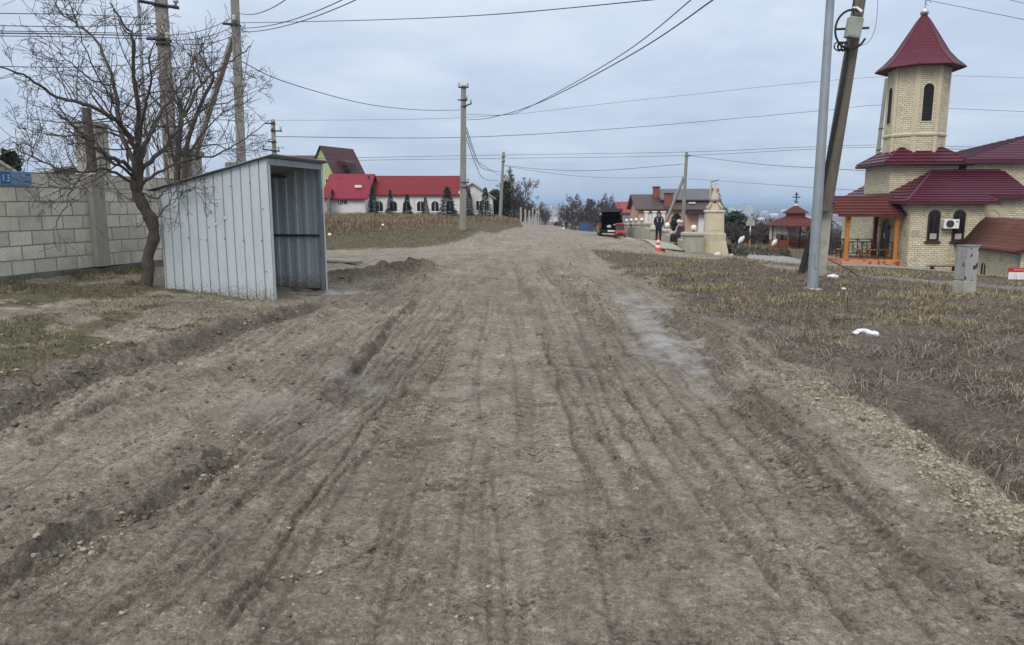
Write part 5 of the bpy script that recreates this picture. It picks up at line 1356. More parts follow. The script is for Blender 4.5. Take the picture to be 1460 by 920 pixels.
wire('thin looped wire hanging beside the timber pole box', Wp([(1252, -6, 19), (1249, 35, 19), (1240, 58, 19), (1226, 66, 19)]), .006)
# ---------------------------------------------------------------- gazebo
gb = P(1131, 357, 66); gb.z = surf(gb.x, gb.y)
gz_ = thing('gazebo', 'brown wooden gazebo with lattice sides and a small cupola carrying a cross', 'gazebo', gb, R(-12))
def ngon(r, n, a0=0.0, z=0.0): return [(r*math.cos(a0+2*math.pi*k/n), r*math.sin(a0+2*math.pi*k/n), z) for k in range(n)]
g8 = math.pi/8; RG = 2.1
MB().loft([ngon(RG+.15, 8, g8, -.4), ngon(RG+.15, 8, g8, .12)]).build('floor', M['paving'], gz_)
for k in range(8):
    p = ngon(RG, 8, g8)[k]; MB().box(p[0]-.06, p[0]+.06, p[1]-.06, p[1]+.06, .122, 2.2).build('post', M['redwood'], gz_)
for k in range(8):
    if k == 5: continue           # the way in
    a, b = Vector(ngon(RG, 8, g8, 0)[k]), Vector(ngon(RG, 8, g8, 0)[(k+1) % 8]); u = (b-a).normalized(); a += u*.07; b -= u*.07; n_ = Vector((u.y, -u.x, 0))*.03
    MB().hexa([a+n_+Vector((0, 0, .13)), b+n_+Vector((0, 0, .13)), b-n_+Vector((0, 0, .13)), a-n_+Vector((0, 0, .13)), a+n_+Vector((0, 0, .95)), b+n_+Vector((0, 0, .95)), b-n_+Vector((0, 0, .95)), a-n_+Vector((0, 0, .95))]).build('side_panel', M['orange'] if k != 4 else M['redwood'], gz_)
    mb = MB()
    L = (b-a).length
    for s in np.arange(-.6, L, .2):
        for sg_ in (1, -1):
            t0, t1 = (s, s+.7) if sg_ == 1 else (s+.7, s)
            q0, q1 = min(max(t0, 0), L), min(max(t1, 0), L)
            if abs(q1-q0) < .05: continue
            za = 1.45+.7*(q0-t0)/(t1-t0); zb_ = 1.45+.7*(q1-t0)/(t1-t0)
            mb.tube([a+u*q0+Vector((0, 0, za)), a+u*q1+Vector((0, 0, zb_))], .014, 4)
    mb.build('lattice', M['redwood'] if k % 2 else M['white'], gz_)
MB().loft([ngon(RG+.55, 8, g8, 2.16), ngon(RG+.55, 8, g8, 2.24), ngon(.95, 8, g8, 2.95)]).build('lower_roof', M['shingle'], gz_)
MB().loft([ngon(.85, 8, g8, 2.9), ngon(.85, 8, g8, 3.28)]).build('cupola_drum', M['redwood'], gz_)
MB().loft([ngon(1.15, 8, g8, 3.26), ngon(1.15, 8, g8, 3.31), ngon(.1, 8, g8, 3.95)]).build('cupola_roof', M['shingle'], gz_)
mb = MB(); mb.tube([(0, 0, 3.9), (0, 0, 5.1)], .05, 6); mb.box(-.32, .32, -.04, .04, 4.62, 4.71); mb.box(-.17, .17, -.04, .04, 4.86, 4.94); mb.tube([(-.2, 0, 4.32), (.2, 0, 4.22)], .04, 4); mb.build('cross', M['iron'], gz_)
MB().lathe([(.14, 0), (.13, .1), (.06, .16)], 10, (0, 0, 3.9)).build('cross_base', M['white'], gz_)
MB().loft([ngon(.45, 10, 0, .75), ngon(.45, 10, 0, .8)]).build('table_top', M['redwood'], gz_)
MB().loft([ngon(.08, 8, 0, .12), ngon(.08, 8, 0, .748)]).build('table_leg', M['redwood'], gz_)
MB().box(-2.02, -1.6, -.6, .6, .95, 2.15).build('white_panel', M['white'], gz_)
def bird(px, py, Y, label):
    p = P(px, py, Y)
    o = thing('stork_ornament', label, 'ornament', (p.x, p.y, surf(p.x, p.y)), R(10)); hgt0 = p.z-surf(p.x, p.y)
    mb = MB(); mb.tube([(-.30, 0, hgt0-.25), (-.16, 0, hgt0-.05), (0, 0, hgt0+.12), (.12, 0, hgt0+.25), (.13, 0, hgt0+.34)], [.03, .17, .2, .09, .06], 8, squash=.6); mb.build('body', M['white'], o, smooth=True)
    mb = MB(); mb.tube([(0, 0, -.05), (0, 0, hgt0)], .03, 6); mb.build('stake', M['wood_pole'], o)
bird(1058, 343, 56, 'white bird ornament on a stake left of the garden bed')
bird(1105, 347, 62, 'white bird ornament on a stake in front of the gazebo panel')
for i, (px, py, lab) in enumerate([(1068, 348, 'pale wooden stake in the low garden bed left of the gazebo')]):
    p = P(px, py+8, 54); o = thing('garden_stake', lab, 'stake', (p.x, p.y, surf(p.x, p.y))); MB().box(-.05, .05, -.05, .05, -.1, .75).build('post', M['orange'], o)
p = P(1070, 322, 75); o = thing('wayside_shrine', 'small white wayside shrine with a pointed top among bare bushes', 'shrine', (p.x, p.y, surf(p.x, p.y))); hh = p.z-surf(p.x, p.y)
MB().box(-.05, .05, -.05, .05, -.1, hh).build('post', M['white'], o); MB().extrude([(-.42, -.1, hh), (.42, -.1, hh), (.42, -.1, hh+.35), (0, -.1, hh+.95), (-.42, -.1, hh+.35)], (0, .25, 0)).build('housing', M['pale_concrete'], o)

# ---------------------------------------------------------------- warrior statue
M['sand'] = weathered('yellowish sandstone', (0.52, 0.455, 0.325), (0.43, 0.365, 0.25), 0.9, 2.2, bump=.4, bscale=14, c3=(.36, .25, .12), streak=True)
M['sandpale'] = weathered('pale sandstone', (0.55, 0.505, 0.41), (0.46, 0.42, 0.33), 0.9, 2.2, bump=.5, bscale=12, c3=(.40, .30, .17))
sb = P(1016, 361, 38); sb.z = surf(sb.x, sb.y)-.05
st = thing('warrior_statue', 'sandstone statue of a cloaked warrior raising a curved sword on a tall pedestal', 'statue', sb, R(-8))
def ring4(w, d, z): return [(-w, -d, z), (w, -d, z), (w, d, z), (-w, d, z)]
MB().loft([ring4(.76, .68, -.3), ring4(.74, .66, .1), ring4(.66, .60, .45), ring4(.60, .54, .75)]).build('rock_base', M['sand'], st)
MB().loft([ring4(.59, .52, .752), ring4(.59, .52, 1.12), ring4(.54, .48, 1.18)]).build('plinth', M['sand'], st)
MB().loft([ring4(.49, .43, 1.182), ring4(.46, .41, 2.30)]).build('die', M['sandpale'], st)
MB().box(-.34, .34, -.447, -.42, 1.32, 2.2).build('inscription_panel', M['trimstone'], st)
MB().loft([ring4(.52, .47, 2.302), ring4(.52, .47, 2.38), ring4(.44, .4, 2.42)]).build('cornice', M['sandpale'], st)
for sx in (-1, 1):
    mb = MB(); mb.torus((sx*.46, -.1, 2.62), .11, .075, 'y', 12, 6); mb.tube([(sx*.52, -.1, 2.45), (sx*.34, -.1, 2.9), (sx*.2, 0, 3.1)], [.12, .1, .06], 7); mb.build('scroll', M['sandpale'], st, smooth=True)
MB().loft([ring4(.34, .3, 2.422), ring4(.26, .24, 2.75), ring4(.20, .2, 2.95)]).build('rock', M['sand'], st)
def skin_body(name, pts, edges, radii, mat, parent, root=0, sub=2):
    """one continuous surface grown round a skeleton"""
    me = bpy.data.meshes.new(name); me.from_pydata([tuple(p) for p in pts], edges, []); me.update()
    o = bpy.data.objects.new(name, me); COL.objects.link(o); o.parent = parent
    m = o.modifiers.new('skin', 'SKIN'); m.use_smooth_shade = True
    for i, r in enumerate(radii):
        sv = me.skin_vertices[0].data[i]; sv.radius = r if hasattr(r, '__len__') else (r, r); sv.use_root = (i == root)
    s = o.modifiers.new('sub', 'SUBSURF'); s.levels = sub; s.render_levels = sub
    me.materials.append(mat); return o
zf = 2.78
body = [(0, 0, zf+.92), (0, 0, zf+1.12), (0, -.01, zf+1.34), (0, -.01, zf+1.48), (0, -.01, zf+1.58), (0, -.02, zf+1.70),          # pelvis..head 0-5
        (-.10, 0, zf+.88), (-.13, -.1, zf+.48), (-.12, -.02, zf+.08), (-.13, -.14, zf+.03),                                        # leg
        (.11, 0, zf+.88), (.17, -.16, zf+.52), (.15, -.06, zf+.12), (.17, -.19, zf+.07),
        (-.22, 0, zf+1.42), (-.34, -.05, zf+1.58), (-.33, -.07, zf+1.86),                                                          # raised sword arm
        (.21, 0, zf+1.40), (.32, .02, zf+1.14), (.25, -.14, zf+.98)]
edges = [(0, 1), (1, 2), (2, 3), (3, 4), (4, 5), (0, 6), (6, 7), (7, 8), (8, 9), (0, 10), (10, 11), (11, 12), (12, 13), (3, 14), (14, 15), (15, 16), (3, 17), (17, 18), (18, 19)]
rad = [(.18, .14), (.16, .12), (.20, .13), (.13, .10), (.065, .065), (.115, .125), .11, .08, .06, .055, .11, .085, .06, .055, .085, .062, .05, .085, .062, .05]
skin_body('figure', body, edges, rad, M['sandpale'], st)
mb = MB(); mb.loft([[(r*1.1*math.cos(q), r*.9*math.sin(q)-.02+.02*math.cos(5*q), z_) for q in [2*math.pi*k/20 for k in range(20)]] for r, z_ in ((.30, zf+.38), (.27, zf+.6), (.23, zf+.85), (.185, zf+1.02))]); mb.build('tunic', M['sandpale'], st, smooth=True)
mb = MB(); mb.lathe([(.20, 0), (.215, .03), (.20, .07)], 16, (0, 0, zf+1.0)); mb.build('belt', M['sand'], st)
mb = MB()
mb.sheet([[(-.30+.60*u+.03*math.sin(9*u)+(-.05+.02*k)*1, .16+.06*math.sin(11*u+k)+.02*k, zf+1.46-k*.36) for u in np.linspace(0, 1, 12)] for k in range(5)]); mb.build('cloak', M['sandpale'], st, smooth=True, thick=.05)
mb = MB(); mb.sheet([[(-.34-.02*k+.10*u, .05+.05*math.sin(7*u+k), zf+1.75-k*.36) for u in np.linspace(0, 1, 6)] for k in range(5)]); mb.build('sleeve_drape', M['sandpale'], st, smooth=True, thick=.05)
mb = MB(); mb.lathe([(.128, 0), (.12, .06), (.08, .12), (.02, .16)], 12, (0, -.02, zf+1.735)); mb.build('cap', M['sandpale'], st, smooth=True)
mb = MB(); mb.tube([(-.42, -.08, zf+1.88), (-.24, -.1, zf+1.93), (-.05, -.1, zf+1.97), (.12, -.1, zf+2.05), (.25, -.1, zf+2.17)], [.035, .03, .03, .028, .008], 6, squash=.4); mb.build('curved_sword', M['rust'], st)
mb = MB(); mb.tube([(.26, -.12, zf+1.0), (.36, -.1, zf+.84), (.46, -.08, zf+.62)], [.03, .03, .012], 6); mb.build('scabbard', M['rust'], st)
for o_ in [q for q in bpy.data.objects if q.parent == st]:
    if o_.name.split('.')[0] in ('figure', 'tunic', 'belt', 'cloak', 'sleeve_drape', 'cap', 'curved_sword', 'scabbard', 'scroll', 'rock'):
        o_.scale = (.70, .70, .66); o_.location.z = 2.42*(1-.66)
st.scale = (.95, .95, .93)
pb_ = P(1052, 352, 40)
# ---------------------------------------------------------------- parapet with globe lamps
M['parapet'] = weathered('stained parapet stone', (0.42, 0.40, 0.32), (0.28, 0.275, 0.225), 0.9, 2.5, bump=.4, bscale=16, c3=(.18, .18, .145), streak=True)
M['globe'] = plain('white glass globe', (.8, .8, .78), .25)
para = [((973, 1002), 361, 37.2, 1.02, 'large parapet block of stained stone beside the warrior statue'), ((955, 969), 349, 42.8, .72, 'low parapet block behind the seated women'), ((944, 955), 343, 47, .70, 'low parapet block just right of the standing person'),
        ((927, 944), 342, 49.5, .78, 'low wide parapet block behind the standing person'), ((914.5, 926.5), 336, 54, .92, 'parapet block under the fourth globe lamp from the van'), ((905.5, 913.5), 335, 57, .92, 'parapet block under the third globe lamp from the van'),
        ((898.5, 905), 334.5, 60, .92, 'parapet block under the second globe lamp from the van'), ((891, 898), 334.5, 63, .95, 'farthest parapet block, nearest to the black van')]
plast = None
for i, ((a, b), yb, Y_, hh, lab) in enumerate(para):
    pa, pb2 = P(a, yb, Y_), P(b, yb, Y_); w_ = (pb2.x-pa.x); c = (pa+pb2)/2; z0 = surf(c.x, c.y)
    dz = max(-.4, min(.5, pa.z-z0))
    o = thing('parapet_block', lab, 'parapet', (c.x, c.y, z0+dz), R(6), 'stone parapet with white globe lamps')
    MB().bbox(-w_/2+.05, w_/2-.05, -.30, .30, -.7, hh-.15, .03).build('body', M['parapet'], o)
    MB().loft([ring4(w_/2-.04, .31, hh-.148), ring4(w_/2+.03, .38, hh-.13), ring4(w_/2+.03, .38, hh-.03), ring4(w_/2-.08, .26, hh+.04)]).build('cap', M['pale_concrete'], o)
    MB().box(-w_/2+.14, w_/2-.14, -.325, -.302, .05, hh-.25).build('front_panel', M['parapet'], o)
    if plast is not None:       # low link wall to the neighbour
        q = plast; L = Vector((q[0].x-c.x, q[0].y-c.y, 0)); mb = MB(); u = L.normalized(); n_ = Vector((-u.y, u.x, 0))*.14
        a0 = u*(w_/2*.7); a1 = L-u*.35
        zz = q[1]-(z0+dz)
        mb.hexa([a0-n_+Vector((0, 0, -.6)), a1-n_+Vector((0, 0, zz-.6)), a1+n_+Vector((0, 0, zz-.6)), a0+n_+Vector((0, 0, -.6)), a0-n_+Vector((0, 0, hh*.62)), a1-n_+Vector((0, 0, zz+hh*.62)), a1+n_+Vector((0, 0, zz+hh*.62)), a0+n_+Vector((0, 0, hh*.62))])
        mb.xf(Matrix.Rotation(-R(6), 4, 'Z')); mb.build('link_wall', M['parapet'], o)
    plast = (c, z0+dz)
gl = [((989, 329), 37.2, .145, 'white globe lamp on the large block beside the statue'), ((968, 325), 44, .155, 'white globe lamp in front of the seated women'), ((951.5, 322), 47.5, .17, 'white globe lamp right of the standing person'), ((915, 316.5), 54, .13, 'fourth white globe lamp counted from the van'), ((907, 314.8), 57, .13, 'third white globe lamp counted from the van'), ((900, 313.6), 60, .13, 'second white globe lamp counted from the van'), ((893.5, 312.4), 63, .13, 'farthest white globe lamp, next to the van')]
for i, ((a, b), Y_, r, lab) in enumerate(gl):
    j = [0, 1, 2, 4, 5, 6, 7][i]; (pa, pb2), yb, Yb, hh, _ = para[j]
    c = P(a, b, Yb); par = [o_ for o_ in bpy.data.objects if o_.get('label') == para[j][4]][0]
    z0 = par.location.z+hh+.035
    o = thing('globe_lamp', lab, 'lamp', (c.x, par.location.y, z0), 0, 'white globe lamps on the parapet')
    MB().lathe([(.09, 0), (.07, .03), (.05, .07)], 10).build('base', M['steel'], o)
    MB().ball((0, 0, .06+r), r, 14, 10).build('globe', M['globe'], o, smooth=True)
# pale ground slabs by the parapet
strip('forecourt', [P(935, 352, 37)[:2], P(905, 342, 47)[:2], P(880, 338, 56)[:2]], [P(975, 360, 37)[:2], P(935, 344, 47)[:2], P(893, 336.5, 58)[:2]], 30, .07, weathered('pale dusty slabs', (.40, .37, .30), (.30, .275, .22), .95, 1.4, bump=.5, bscale=8, c3=(.2, .18, .15)))
# ---------------------------------------------------------------- people
M['skinp'] = plain('skin', (.48, .30, .22), .6)
def standing_person(name, label, loc, rz, H, coat, trousers, hair, shoes, extra=None):
    o = thing(name, label, 'person', loc, rz); k = H/1.7
    S = lambda p: tuple(c*k for c in p)
    body = [(0, 0, .95), (0, 0, 1.13), (0, 0, 1.30), (0, .01, 1.42), (0, .01, 1.49), (0, 0, 1.585), (0, 0, 1.635),
            (-.09, 0, .90), (-.10, -.01, .49), (-.10, .02, .09), (-.105, -.11, .035), (.09, 0, .90), (.10, -.01, .49), (.10, .02, .09), (.105, -.11, .035),
            (-.18, .01, 1.385), (-.235, .03, 1.13), (-.17, -.11, .95), (.18, .01, 1.385), (.235, .03, 1.13), (.17, -.11, .95)]
    ed = [(0, 1), (1, 2), (2, 3), (3, 4), (4, 5), (5, 6), (0, 7), (7, 8), (8, 9), (9, 10), (0, 11), (11, 12), (12, 13), (13, 14), (3, 15), (15, 16), (16, 17), (3, 18), (18, 19), (19, 20)]
    rd = [(.145, .11), (.125, .095), (.15, .105), (.10, .075), (.052, .052), (.073, .088), (.07, .082), .088, .06, .042, .038, .088, .06, .042, .038, .068, .05, .042, .068, .05, .042]
    skin_body('body', [S(p) for p in body], ed, [tuple(c*k for c in (r if hasattr(r, '__len__') else (r, r))) for r in rd], M['skinp'], o)
    jk = [(0, 0, .88), (0, 0, 1.0), (0, 0, 1.15), (0, 0, 1.30), (0, .01, 1.43), (-.185, .01, 1.385), (-.24, .03, 1.13), (-.175, -.115, .955), (.185, .01, 1.385), (.24, .03, 1.13), (.175, -.115, .955)]
    skin_body('coat', [S(p) for p in jk], [(0, 1), (1, 2), (2, 3), (3, 4), (4, 5), (5, 6), (6, 7), (4, 8), (8, 9), (9, 10)], [tuple(c*k for c in r) for r in ((.20, .145), (.185, .14), (.17, .13), (.185, .135), (.10, .09), (.088, .088), (.07, .07), (.066, .066), (.088, .088), (.07, .07), (.066, .066))], coat, o)
    tr_ = [(0, 0, .93), (-.09, 0, .86), (-.10, -.01, .49), (-.10, .02, .10), (.09, 0, .86), (.10, -.01, .49), (.10, .02, .10)]
    skin_body('trousers', [S(p) for p in tr_], [(0, 1), (1, 2), (2, 3), (0, 4), (4, 5), (5, 6)], [tuple(c*k for c in r) for r in ((.165, .125), (.102, .102), (.074, .074), (.06, .06), (.102, .102), (.074, .074), (.06, .06))], trousers, o)
    for sx in (-1, 1):
        mb = MB(); mb.tube([S((sx*.10, .07, .05)), S((sx*.102, -.02, .055)), S((sx*.106, -.12, .04)), S((sx*.108, -.17, .03))], [.05*k, .055*k, .045*k, .02*k], 8, squash=.8); mb.build('shoe', shoes, o, smooth=True)
    mb = MB(); mb.ball(S((0, .018, 1.635)), .098*k, 12, 8, 1.12); mb.v = [(a, max(b, -.045*k) if c > 1.56*k else b, c) for a, b, c in mb.v]
    hr_ = mb.build('hair', hair, o, smooth=True)
    for sx in (-1, 1):
        mb = MB(); mb.tube([S((sx*.075, .01, 1.62)), S((sx*.085, -.01, 1.50)), S((sx*.07, -.05, 1.38))], [.035*k, .035*k, .015*k], 6); mb.build('hair_lock', hair, hr_, smooth=True)
    for sx in (-1, 1): MB().ball(S((sx*.032, -.082, 1.605)), .011*k, 6, 4).build('eye', M['black'], o)
    mb = MB(); mb.tube([S((0, -.082, 1.60)), S((0, -.105, 1.568))], [.009*k, .017*k], 6); mb.build('nose', M['skinp'], o, smooth=True)
    mb = MB(); mb.tube([S((-.022, -.085, 1.535)), S((.022, -.085, 1.535))], .006*k, 5); mb.build('mouth', plain('lips', (.35, .12, .1), .5), o)
    return o
navy = plain('dark navy cloth', (.012, .013, .02), .85); dk = plain('black cloth', (.01, .01, .012), .9); hair_d = plain('dark brown hair', (.03, .016, .012), .6)
pp_ = P(938.5, 345.5, 42); z_ = surf(pp_.x, pp_.y)
sp_o = standing_person('person', 'person in a black coat and trousers with hands in pockets behind the traffic cone', (pp_.x, pp_.y, z_), R(4), 1.72, navy, dk, hair_d, plain('dark red shoes', (.16, .02, .03), .6))
for sx in (-1, 1):
    mb = MB(); mb.tube([(sx*.10, -.13, 1.16), (sx*.13, -.12, 1.34), (sx*.12, -.02, 1.47), (sx*.12, .08, 1.42)], .024, 6); mb.build('bag_strap', plain('grey strap', (.4, .4, .42), .7), sp_o)
def seated_person(label, loc, rz, coat, hat, trousers):
    o = thing('person', label, 'person', loc, rz)     # loc on the seat; local -y is the facing direction
    body = [(0, .0, .08), (0, .03, .28), (0, .02, .47), (0, .0, .56), (0, -.03, .63), (0, -.06, .74), (0, -.06, .79), (-.09, -.05, .06), (-.10, -.42, .05), (-.10, -.45, -.36), (-.10, -.56, -.41), (.09, -.05, .06), (.10, -.42, .05), (.10, -.45, -.36), (.10, -.56, -.41),
            (-.17, .0, .52), (-.22, -.05, .28), (-.09, -.26, .15), (.17, .0, .52), (.22, -.05, .28), (.09, -.26, .15)]
    ed = [(0, 1), (1, 2), (2, 3), (3, 4), (4, 5), (5, 6), (0, 7), (7, 8), (8, 9), (9, 10), (0, 11), (11, 12), (12, 13), (13, 14), (3, 15), (15, 16), (16, 17), (3, 18), (18, 19), (19, 20)]
    rd = [(.14, .12), (.13, .11), (.15, .11), (.09, .075), (.052, .052), (.073, .088), (.07, .082), .088, .065, .048, .04, .088, .065, .048, .04, .068, .05, .04, .068, .05, .04]
    skin_body('body', body, ed, [r if hasattr(r, '__len__') else (r, r) for r in rd], M['skinp'], o)
    cp = [(0, .0, .02), (0, .03, .28), (0, .02, .48), (0, .0, .58), (-.18, .0, .52), (-.23, -.05, .28), (-.08, -.27, .15), (.18, .0, .52), (.23, -.05, .28), (.08, -.27, .15), (-.09, -.30, .05), (.09, -.30, .05)]
    skin_body('coat', cp, [(0, 1), (1, 2), (2, 3), (3, 4), (4, 5), (5, 6), (3, 7), (7, 8), (8, 9), (0, 10), (0, 11)], [(.19, .17), (.18, .15), (.18, .14), (.09, .085), (.085, .085), (.07, .07), (.062, .062), (.085, .085), (.07, .07), (.062, .062), (.11, .11), (.11, .11)], coat, o)
    tp = [(0, 0, .06), (-.10, -.25, .05), (-.10, -.42, .05), (-.10, -.45, -.36), (.10, -.25, .05), (.10, -.42, .05), (.10, -.45, -.36)]
    skin_body('trousers', tp, [(0, 1), (1, 2), (2, 3), (0, 4), (4, 5), (5, 6)], [(.13, .11), (.1, .1), (.078, .078), (.06, .06), (.1, .1), (.078, .078), (.06, .06)], trousers, o)
    for sx in (-1, 1):
        mb = MB(); mb.tube([(sx*.10, -.40, -.40), (sx*.10, -.50, -.40), (sx*.10, -.62, -.425)], [.05, .052, .03], 8); mb.build('shoe', dk, o, smooth=True)
    mb = MB(); mb.ball((0, -.05, .80), .122, 12, 8, 1.0); mb.v = [(a, b, max(c, .745)) for a, b, c in mb.v]; mb.build('knitted_hat', hat, o, smooth=True)
    mb = MB(); mb.tube([(0, -.145, .735), (0, -.17, .705)], [.009, .016], 6); mb.build('nose', M['skinp'], o, smooth=True)
    for sx in (-1, 1): MB().ball((sx*.032, -.142, .745), .010, 6, 4).build('eye', M['black'], o)
    return o
w1 = P(979, 336, 41); blk = [o_ for o_ in bpy.data.objects if o_.get('label') == para[1][4]][0]
purple = plain('plum quilted coat', (.055, .016, .045), .7)
# low stone seat they rest on
se = thing('stone_bench', 'low stone bench between two parapet blocks with two women sitting on it', 'bench', (w1.x+.15, 41.6, surf(w1.x, 41.6)), R(6)); sz = .62
MB().bbox(-.62, .55, -.28, .8, -.5, sz-.08, .03).build('body', M['parapet'], se); MB().bbox(-.66, .60, -.33, .85, sz-.078, sz, .03).build('cap', M['pale_concrete'], se)
szw = surf(w1.x, 41.6)+sz
seated_person('person in a plum coat and pale pink hat sitting on the stone seat, turned left', (w1.x-.20, 41.45, szw), R(-62), purple, plain('pale pink wool', (.70, .56, .52), .9), dk)
seated_person('person with a cream hat sitting on the stone seat behind the plum coat', (w1.x-.16, 42.15, szw), R(-70), plain('beige coat', (.4, .30, .22), .8), plain('cream wool', (.74, .70, .62), .9), dk)
# traffic cone
c0_ = P(938, 361, 34.3); cn = thing('traffic_cone', 'orange and white traffic cone standing in the mud in front of the standing person', 'traffic cone', (c0_.x, c0_.y, surf(c0_.x, c0_.y)-.01), R(10))
orange_r = plain('orange cone rubber', (.62, .09, .05), .55)
MB().bbox(-.21, .21, -.21, .21, 0, .045, .02).build('base', orange_r, cn)
segs = [(0.046, .22, orange_r, 'lower_band'), (.22, .33, M['white'], 'reflective_band'), (.33, .46, orange_r, 'middle_band'), (.46, .57, M['white'], 'reflective_band'), (.57, .74, orange_r, 'tip')]
for a, b, mt_, nm in segs:
    r = lambda z_: .155-.125*(z_/.74)
    MB().lathe([(r(a), a+.0005), (r(b), b-.0005)], 16).build(nm, mt_, cn, smooth='auto')
# rock beside it
def rock(name, label, loc, s, mat, seed, sq=.7, na=.16):
    r_ = np.random.default_rng(seed); mb = MB(); mb.ball((0, 0, 0), 1, 10, 7)
    k = r_.normal(0, 1, (6, 3)); mb.v = [tuple(np.array(v)*(1+na*sum(math.sin(2.2*np.dot(q, v)+i) for i, q in enumerate(k))/2)*np.array([s, s*.8, s*sq])) for v in mb.v]
    o = mb.build(name, mat, None, smooth='auto'); o.location = loc; return tag(o, label, 'stone')
for px, py, Y_, s, lab, mt_ in [(943, 358, 34.6, .16, 'brown stone beside the foot of the traffic cone', M['rust']), (1043, 361, 37, .17, 'pale stone lying right of the statue base', M['pale_concrete']), (1023, 360, 36.8, .16, 'white stone lying in front of the statue base', M['white'])]:
    p = P(px, py, Y_); rock('stone', lab, (p.x, p.y, surf(p.x, p.y)+s*.3), s, mt_, int(px))

# ---------------------------------------------------------------- black van, tailgate open, seen from behind
vp = P(875, 337, 58.0); vz = surf(vp.x, vp.y)
va = thing('van', 'black van parked with its tailgate raised beside the stone parapet', 'van', (vp.x-.2, vp.y+.2, vz), R(-4))
bk = plain('black car paint', (.010, .011, .013), .2); gls = plain('tinted car glass', (.02, .022, .026), .05)
W2 = .92
sec = [(0.0, .32, 1.78, .80), (.5, .28, 1.86, .82), (2.2, .26, 1.86, .82), (3.0, .26, 1.70, .76), (3.55, .26, 1.10, .86), (4.3, .30, .98, .84), (4.55, .40, .80, .74)]
mb = MB()
rings = []
for y_, zb_, zt_, wt in sec:
    zm = min(.98, zt_-.08)
    rings.append([(-W2*.93, y_, zb_), (W2*.93, y_, zb_), (W2, y_, zb_+.25), (W2, y_, zm), (wt, y_, zt_-.08), (wt-.12, y_, zt_), (-wt+.12, y_, zt_), (-wt, y_, zt_-.08), (-W2, y_, zm), (-W2, y_, zb_+.25)])
mb.loft(rings, cap0=False)
body_ = mb.build('body', bk, va, smooth='auto')
mb = MB(); r0 = rings[0]; c_ = Vector((0, 0, 1.1)); inn = [(x_*.86, 0.0, 1.15+(z_-1.15)*.86) for x_, _, z_ in r0]; deep = [(x_*.84, 1.5, 1.15+(z_-1.15)*.80) for x_, _, z_ in r0]
mb.loft([[(x_, -.002, z_) for x_, _, z_ in r0], inn, deep], cap0=False, cap1=True); mb.build('load_space', plain('black lining', (.008, .008, .009), .95), va)
mb = MB(); mb.bbox(-W2*.95, W2*.95, -.14, .02, .34, .62, .04); mb.build('rear_bumper', bk, va)
for sx in (-1, 1):
    mb = MB(); mb.bbox(sx*.83-.085, sx*.83+.085, -.04, .05, .68, 1.12, .02); mb.build('tail_light', plain('red lamp glass', (.35, .012, .015), .2), va)
mb = MB(); mb.bbox(-.26, .26, -.152, -.141, .42, .54, .004); mb.build('number_plate', M['white'], va)
Tg = Matrix.Translation((0, .35, 1.86)) @ Matrix.Rotation(R(-14), 4, 'X')
mb = MB(); mb.hexa([(-.82, -1.15, -.03), (.82, -1.15, -.03), (.78, 0, -.03), (-.78, 0, -.03), (-.80, -1.13, .05), (.80, -1.13, .05), (.76, 0, .05), (-.76, 0, .05)]); mb.xf(Tg); tg_ = mb.build('tailgate', bk, va, smooth='auto')
mb = MB(); mb.box(-.66, .66, -.66, -.10, -.038, -.032); mb.xf(Tg); mb.build('rear_window', gls, tg_)
mb = MB(); mb.box(-.8, .8, -1.30, -1.16, -.22, .03); mb.xf(Tg); mb.build('tailgate_edge', bk, tg_)
for sx in (-1, 1):
    mb = MB(); mb.tube([(sx*.74, .05, 1.5), (sx*.74, -.5, 1.98)], .02, 6); mb.build('gas_strut', M['steel'], tg_)
for sx, y_ in ((-1, .75), (1, .75), (-1, 3.55), (1, 3.55)):
    mb = MB(); mb.lathe([(.2, -.1), (.32, -.1), (.34, -.06), (.34, .06), (.32, .1), (.2, .1)], 18); mb.xf(Matrix.Translation((sx*.80, y_, .33)) @ Matrix.Rotation(R(90), 4, 'Y')); wh = mb.build('wheel', M['black'], va, smooth='auto')
    mb = MB(); mb.lathe([(.19, -.09), (.2, .09)], 14); mb.xf(Matrix.Translation((sx*.82, y_, .33)) @ Matrix.Rotation(R(90), 4, 'Y')); mb.build('rim', M['galv_pole'], wh)
for sx in (-1, 1):
    MB().box(sx*.885-.012, sx*.885+.012, .6, 2.6, 1.08, 1.62).build('side_window', gls, va)
    mb = MB(); mb.bbox(sx*1.05-.1, sx*1.05+.1, 2.95, 3.05, 1.05, 1.25, .03); mb.build('mirror', bk, va)
for x_, z_, s, mt_, lab in ((-.12, .82, .17, M['white'], 'white sack in the open boot of the black van'), (.30, .95, .09, M['white'], 'small white bundle in the open boot of the black van')):
    o = rock('sack', lab, Vector((vp.x-.2+x_, vp.y+.45, vz+z_)), s, mt_, 5); o['category'] = 'sack'
# red three-wheeled cart beside it
cp_ = P(884, 338.8, 55.0); ct = thing('cart', 'small red three-wheeled cart with a dark windscreen behind the open van', 'cart', (cp_.x, cp_.y, surf(cp_.x, cp_.y)), R(-4))
redp = plain('red plastic', (.38, .018, .022), .35)
mb = MB(); mb.loft([[(-.36, -.30, .18), (.36, -.30, .18), (.38, .5, .18), (-.38, .5, .18)], [(-.38, -.34, .5), (.38, -.34, .5), (.40, .5, .5), (-.40, .5, .5)], [(-.30, -.20, .62), (.30, -.20, .62), (.36, .5, .62), (-.36, .5, .62)]]); mb.build('body', redp, ct, bevel=.03)
mb = MB(); mb.loft([[(-.33, -.2, .622), (.33, -.2, .622), (.33, .45, .622), (-.33, .45, .622)], [(-.28, -.02, 1.02), (.28, -.02, 1.02), (.30, .45, 1.02), (-.30, .45, 1.02)]]); mb.build('windscreen', gls, ct)
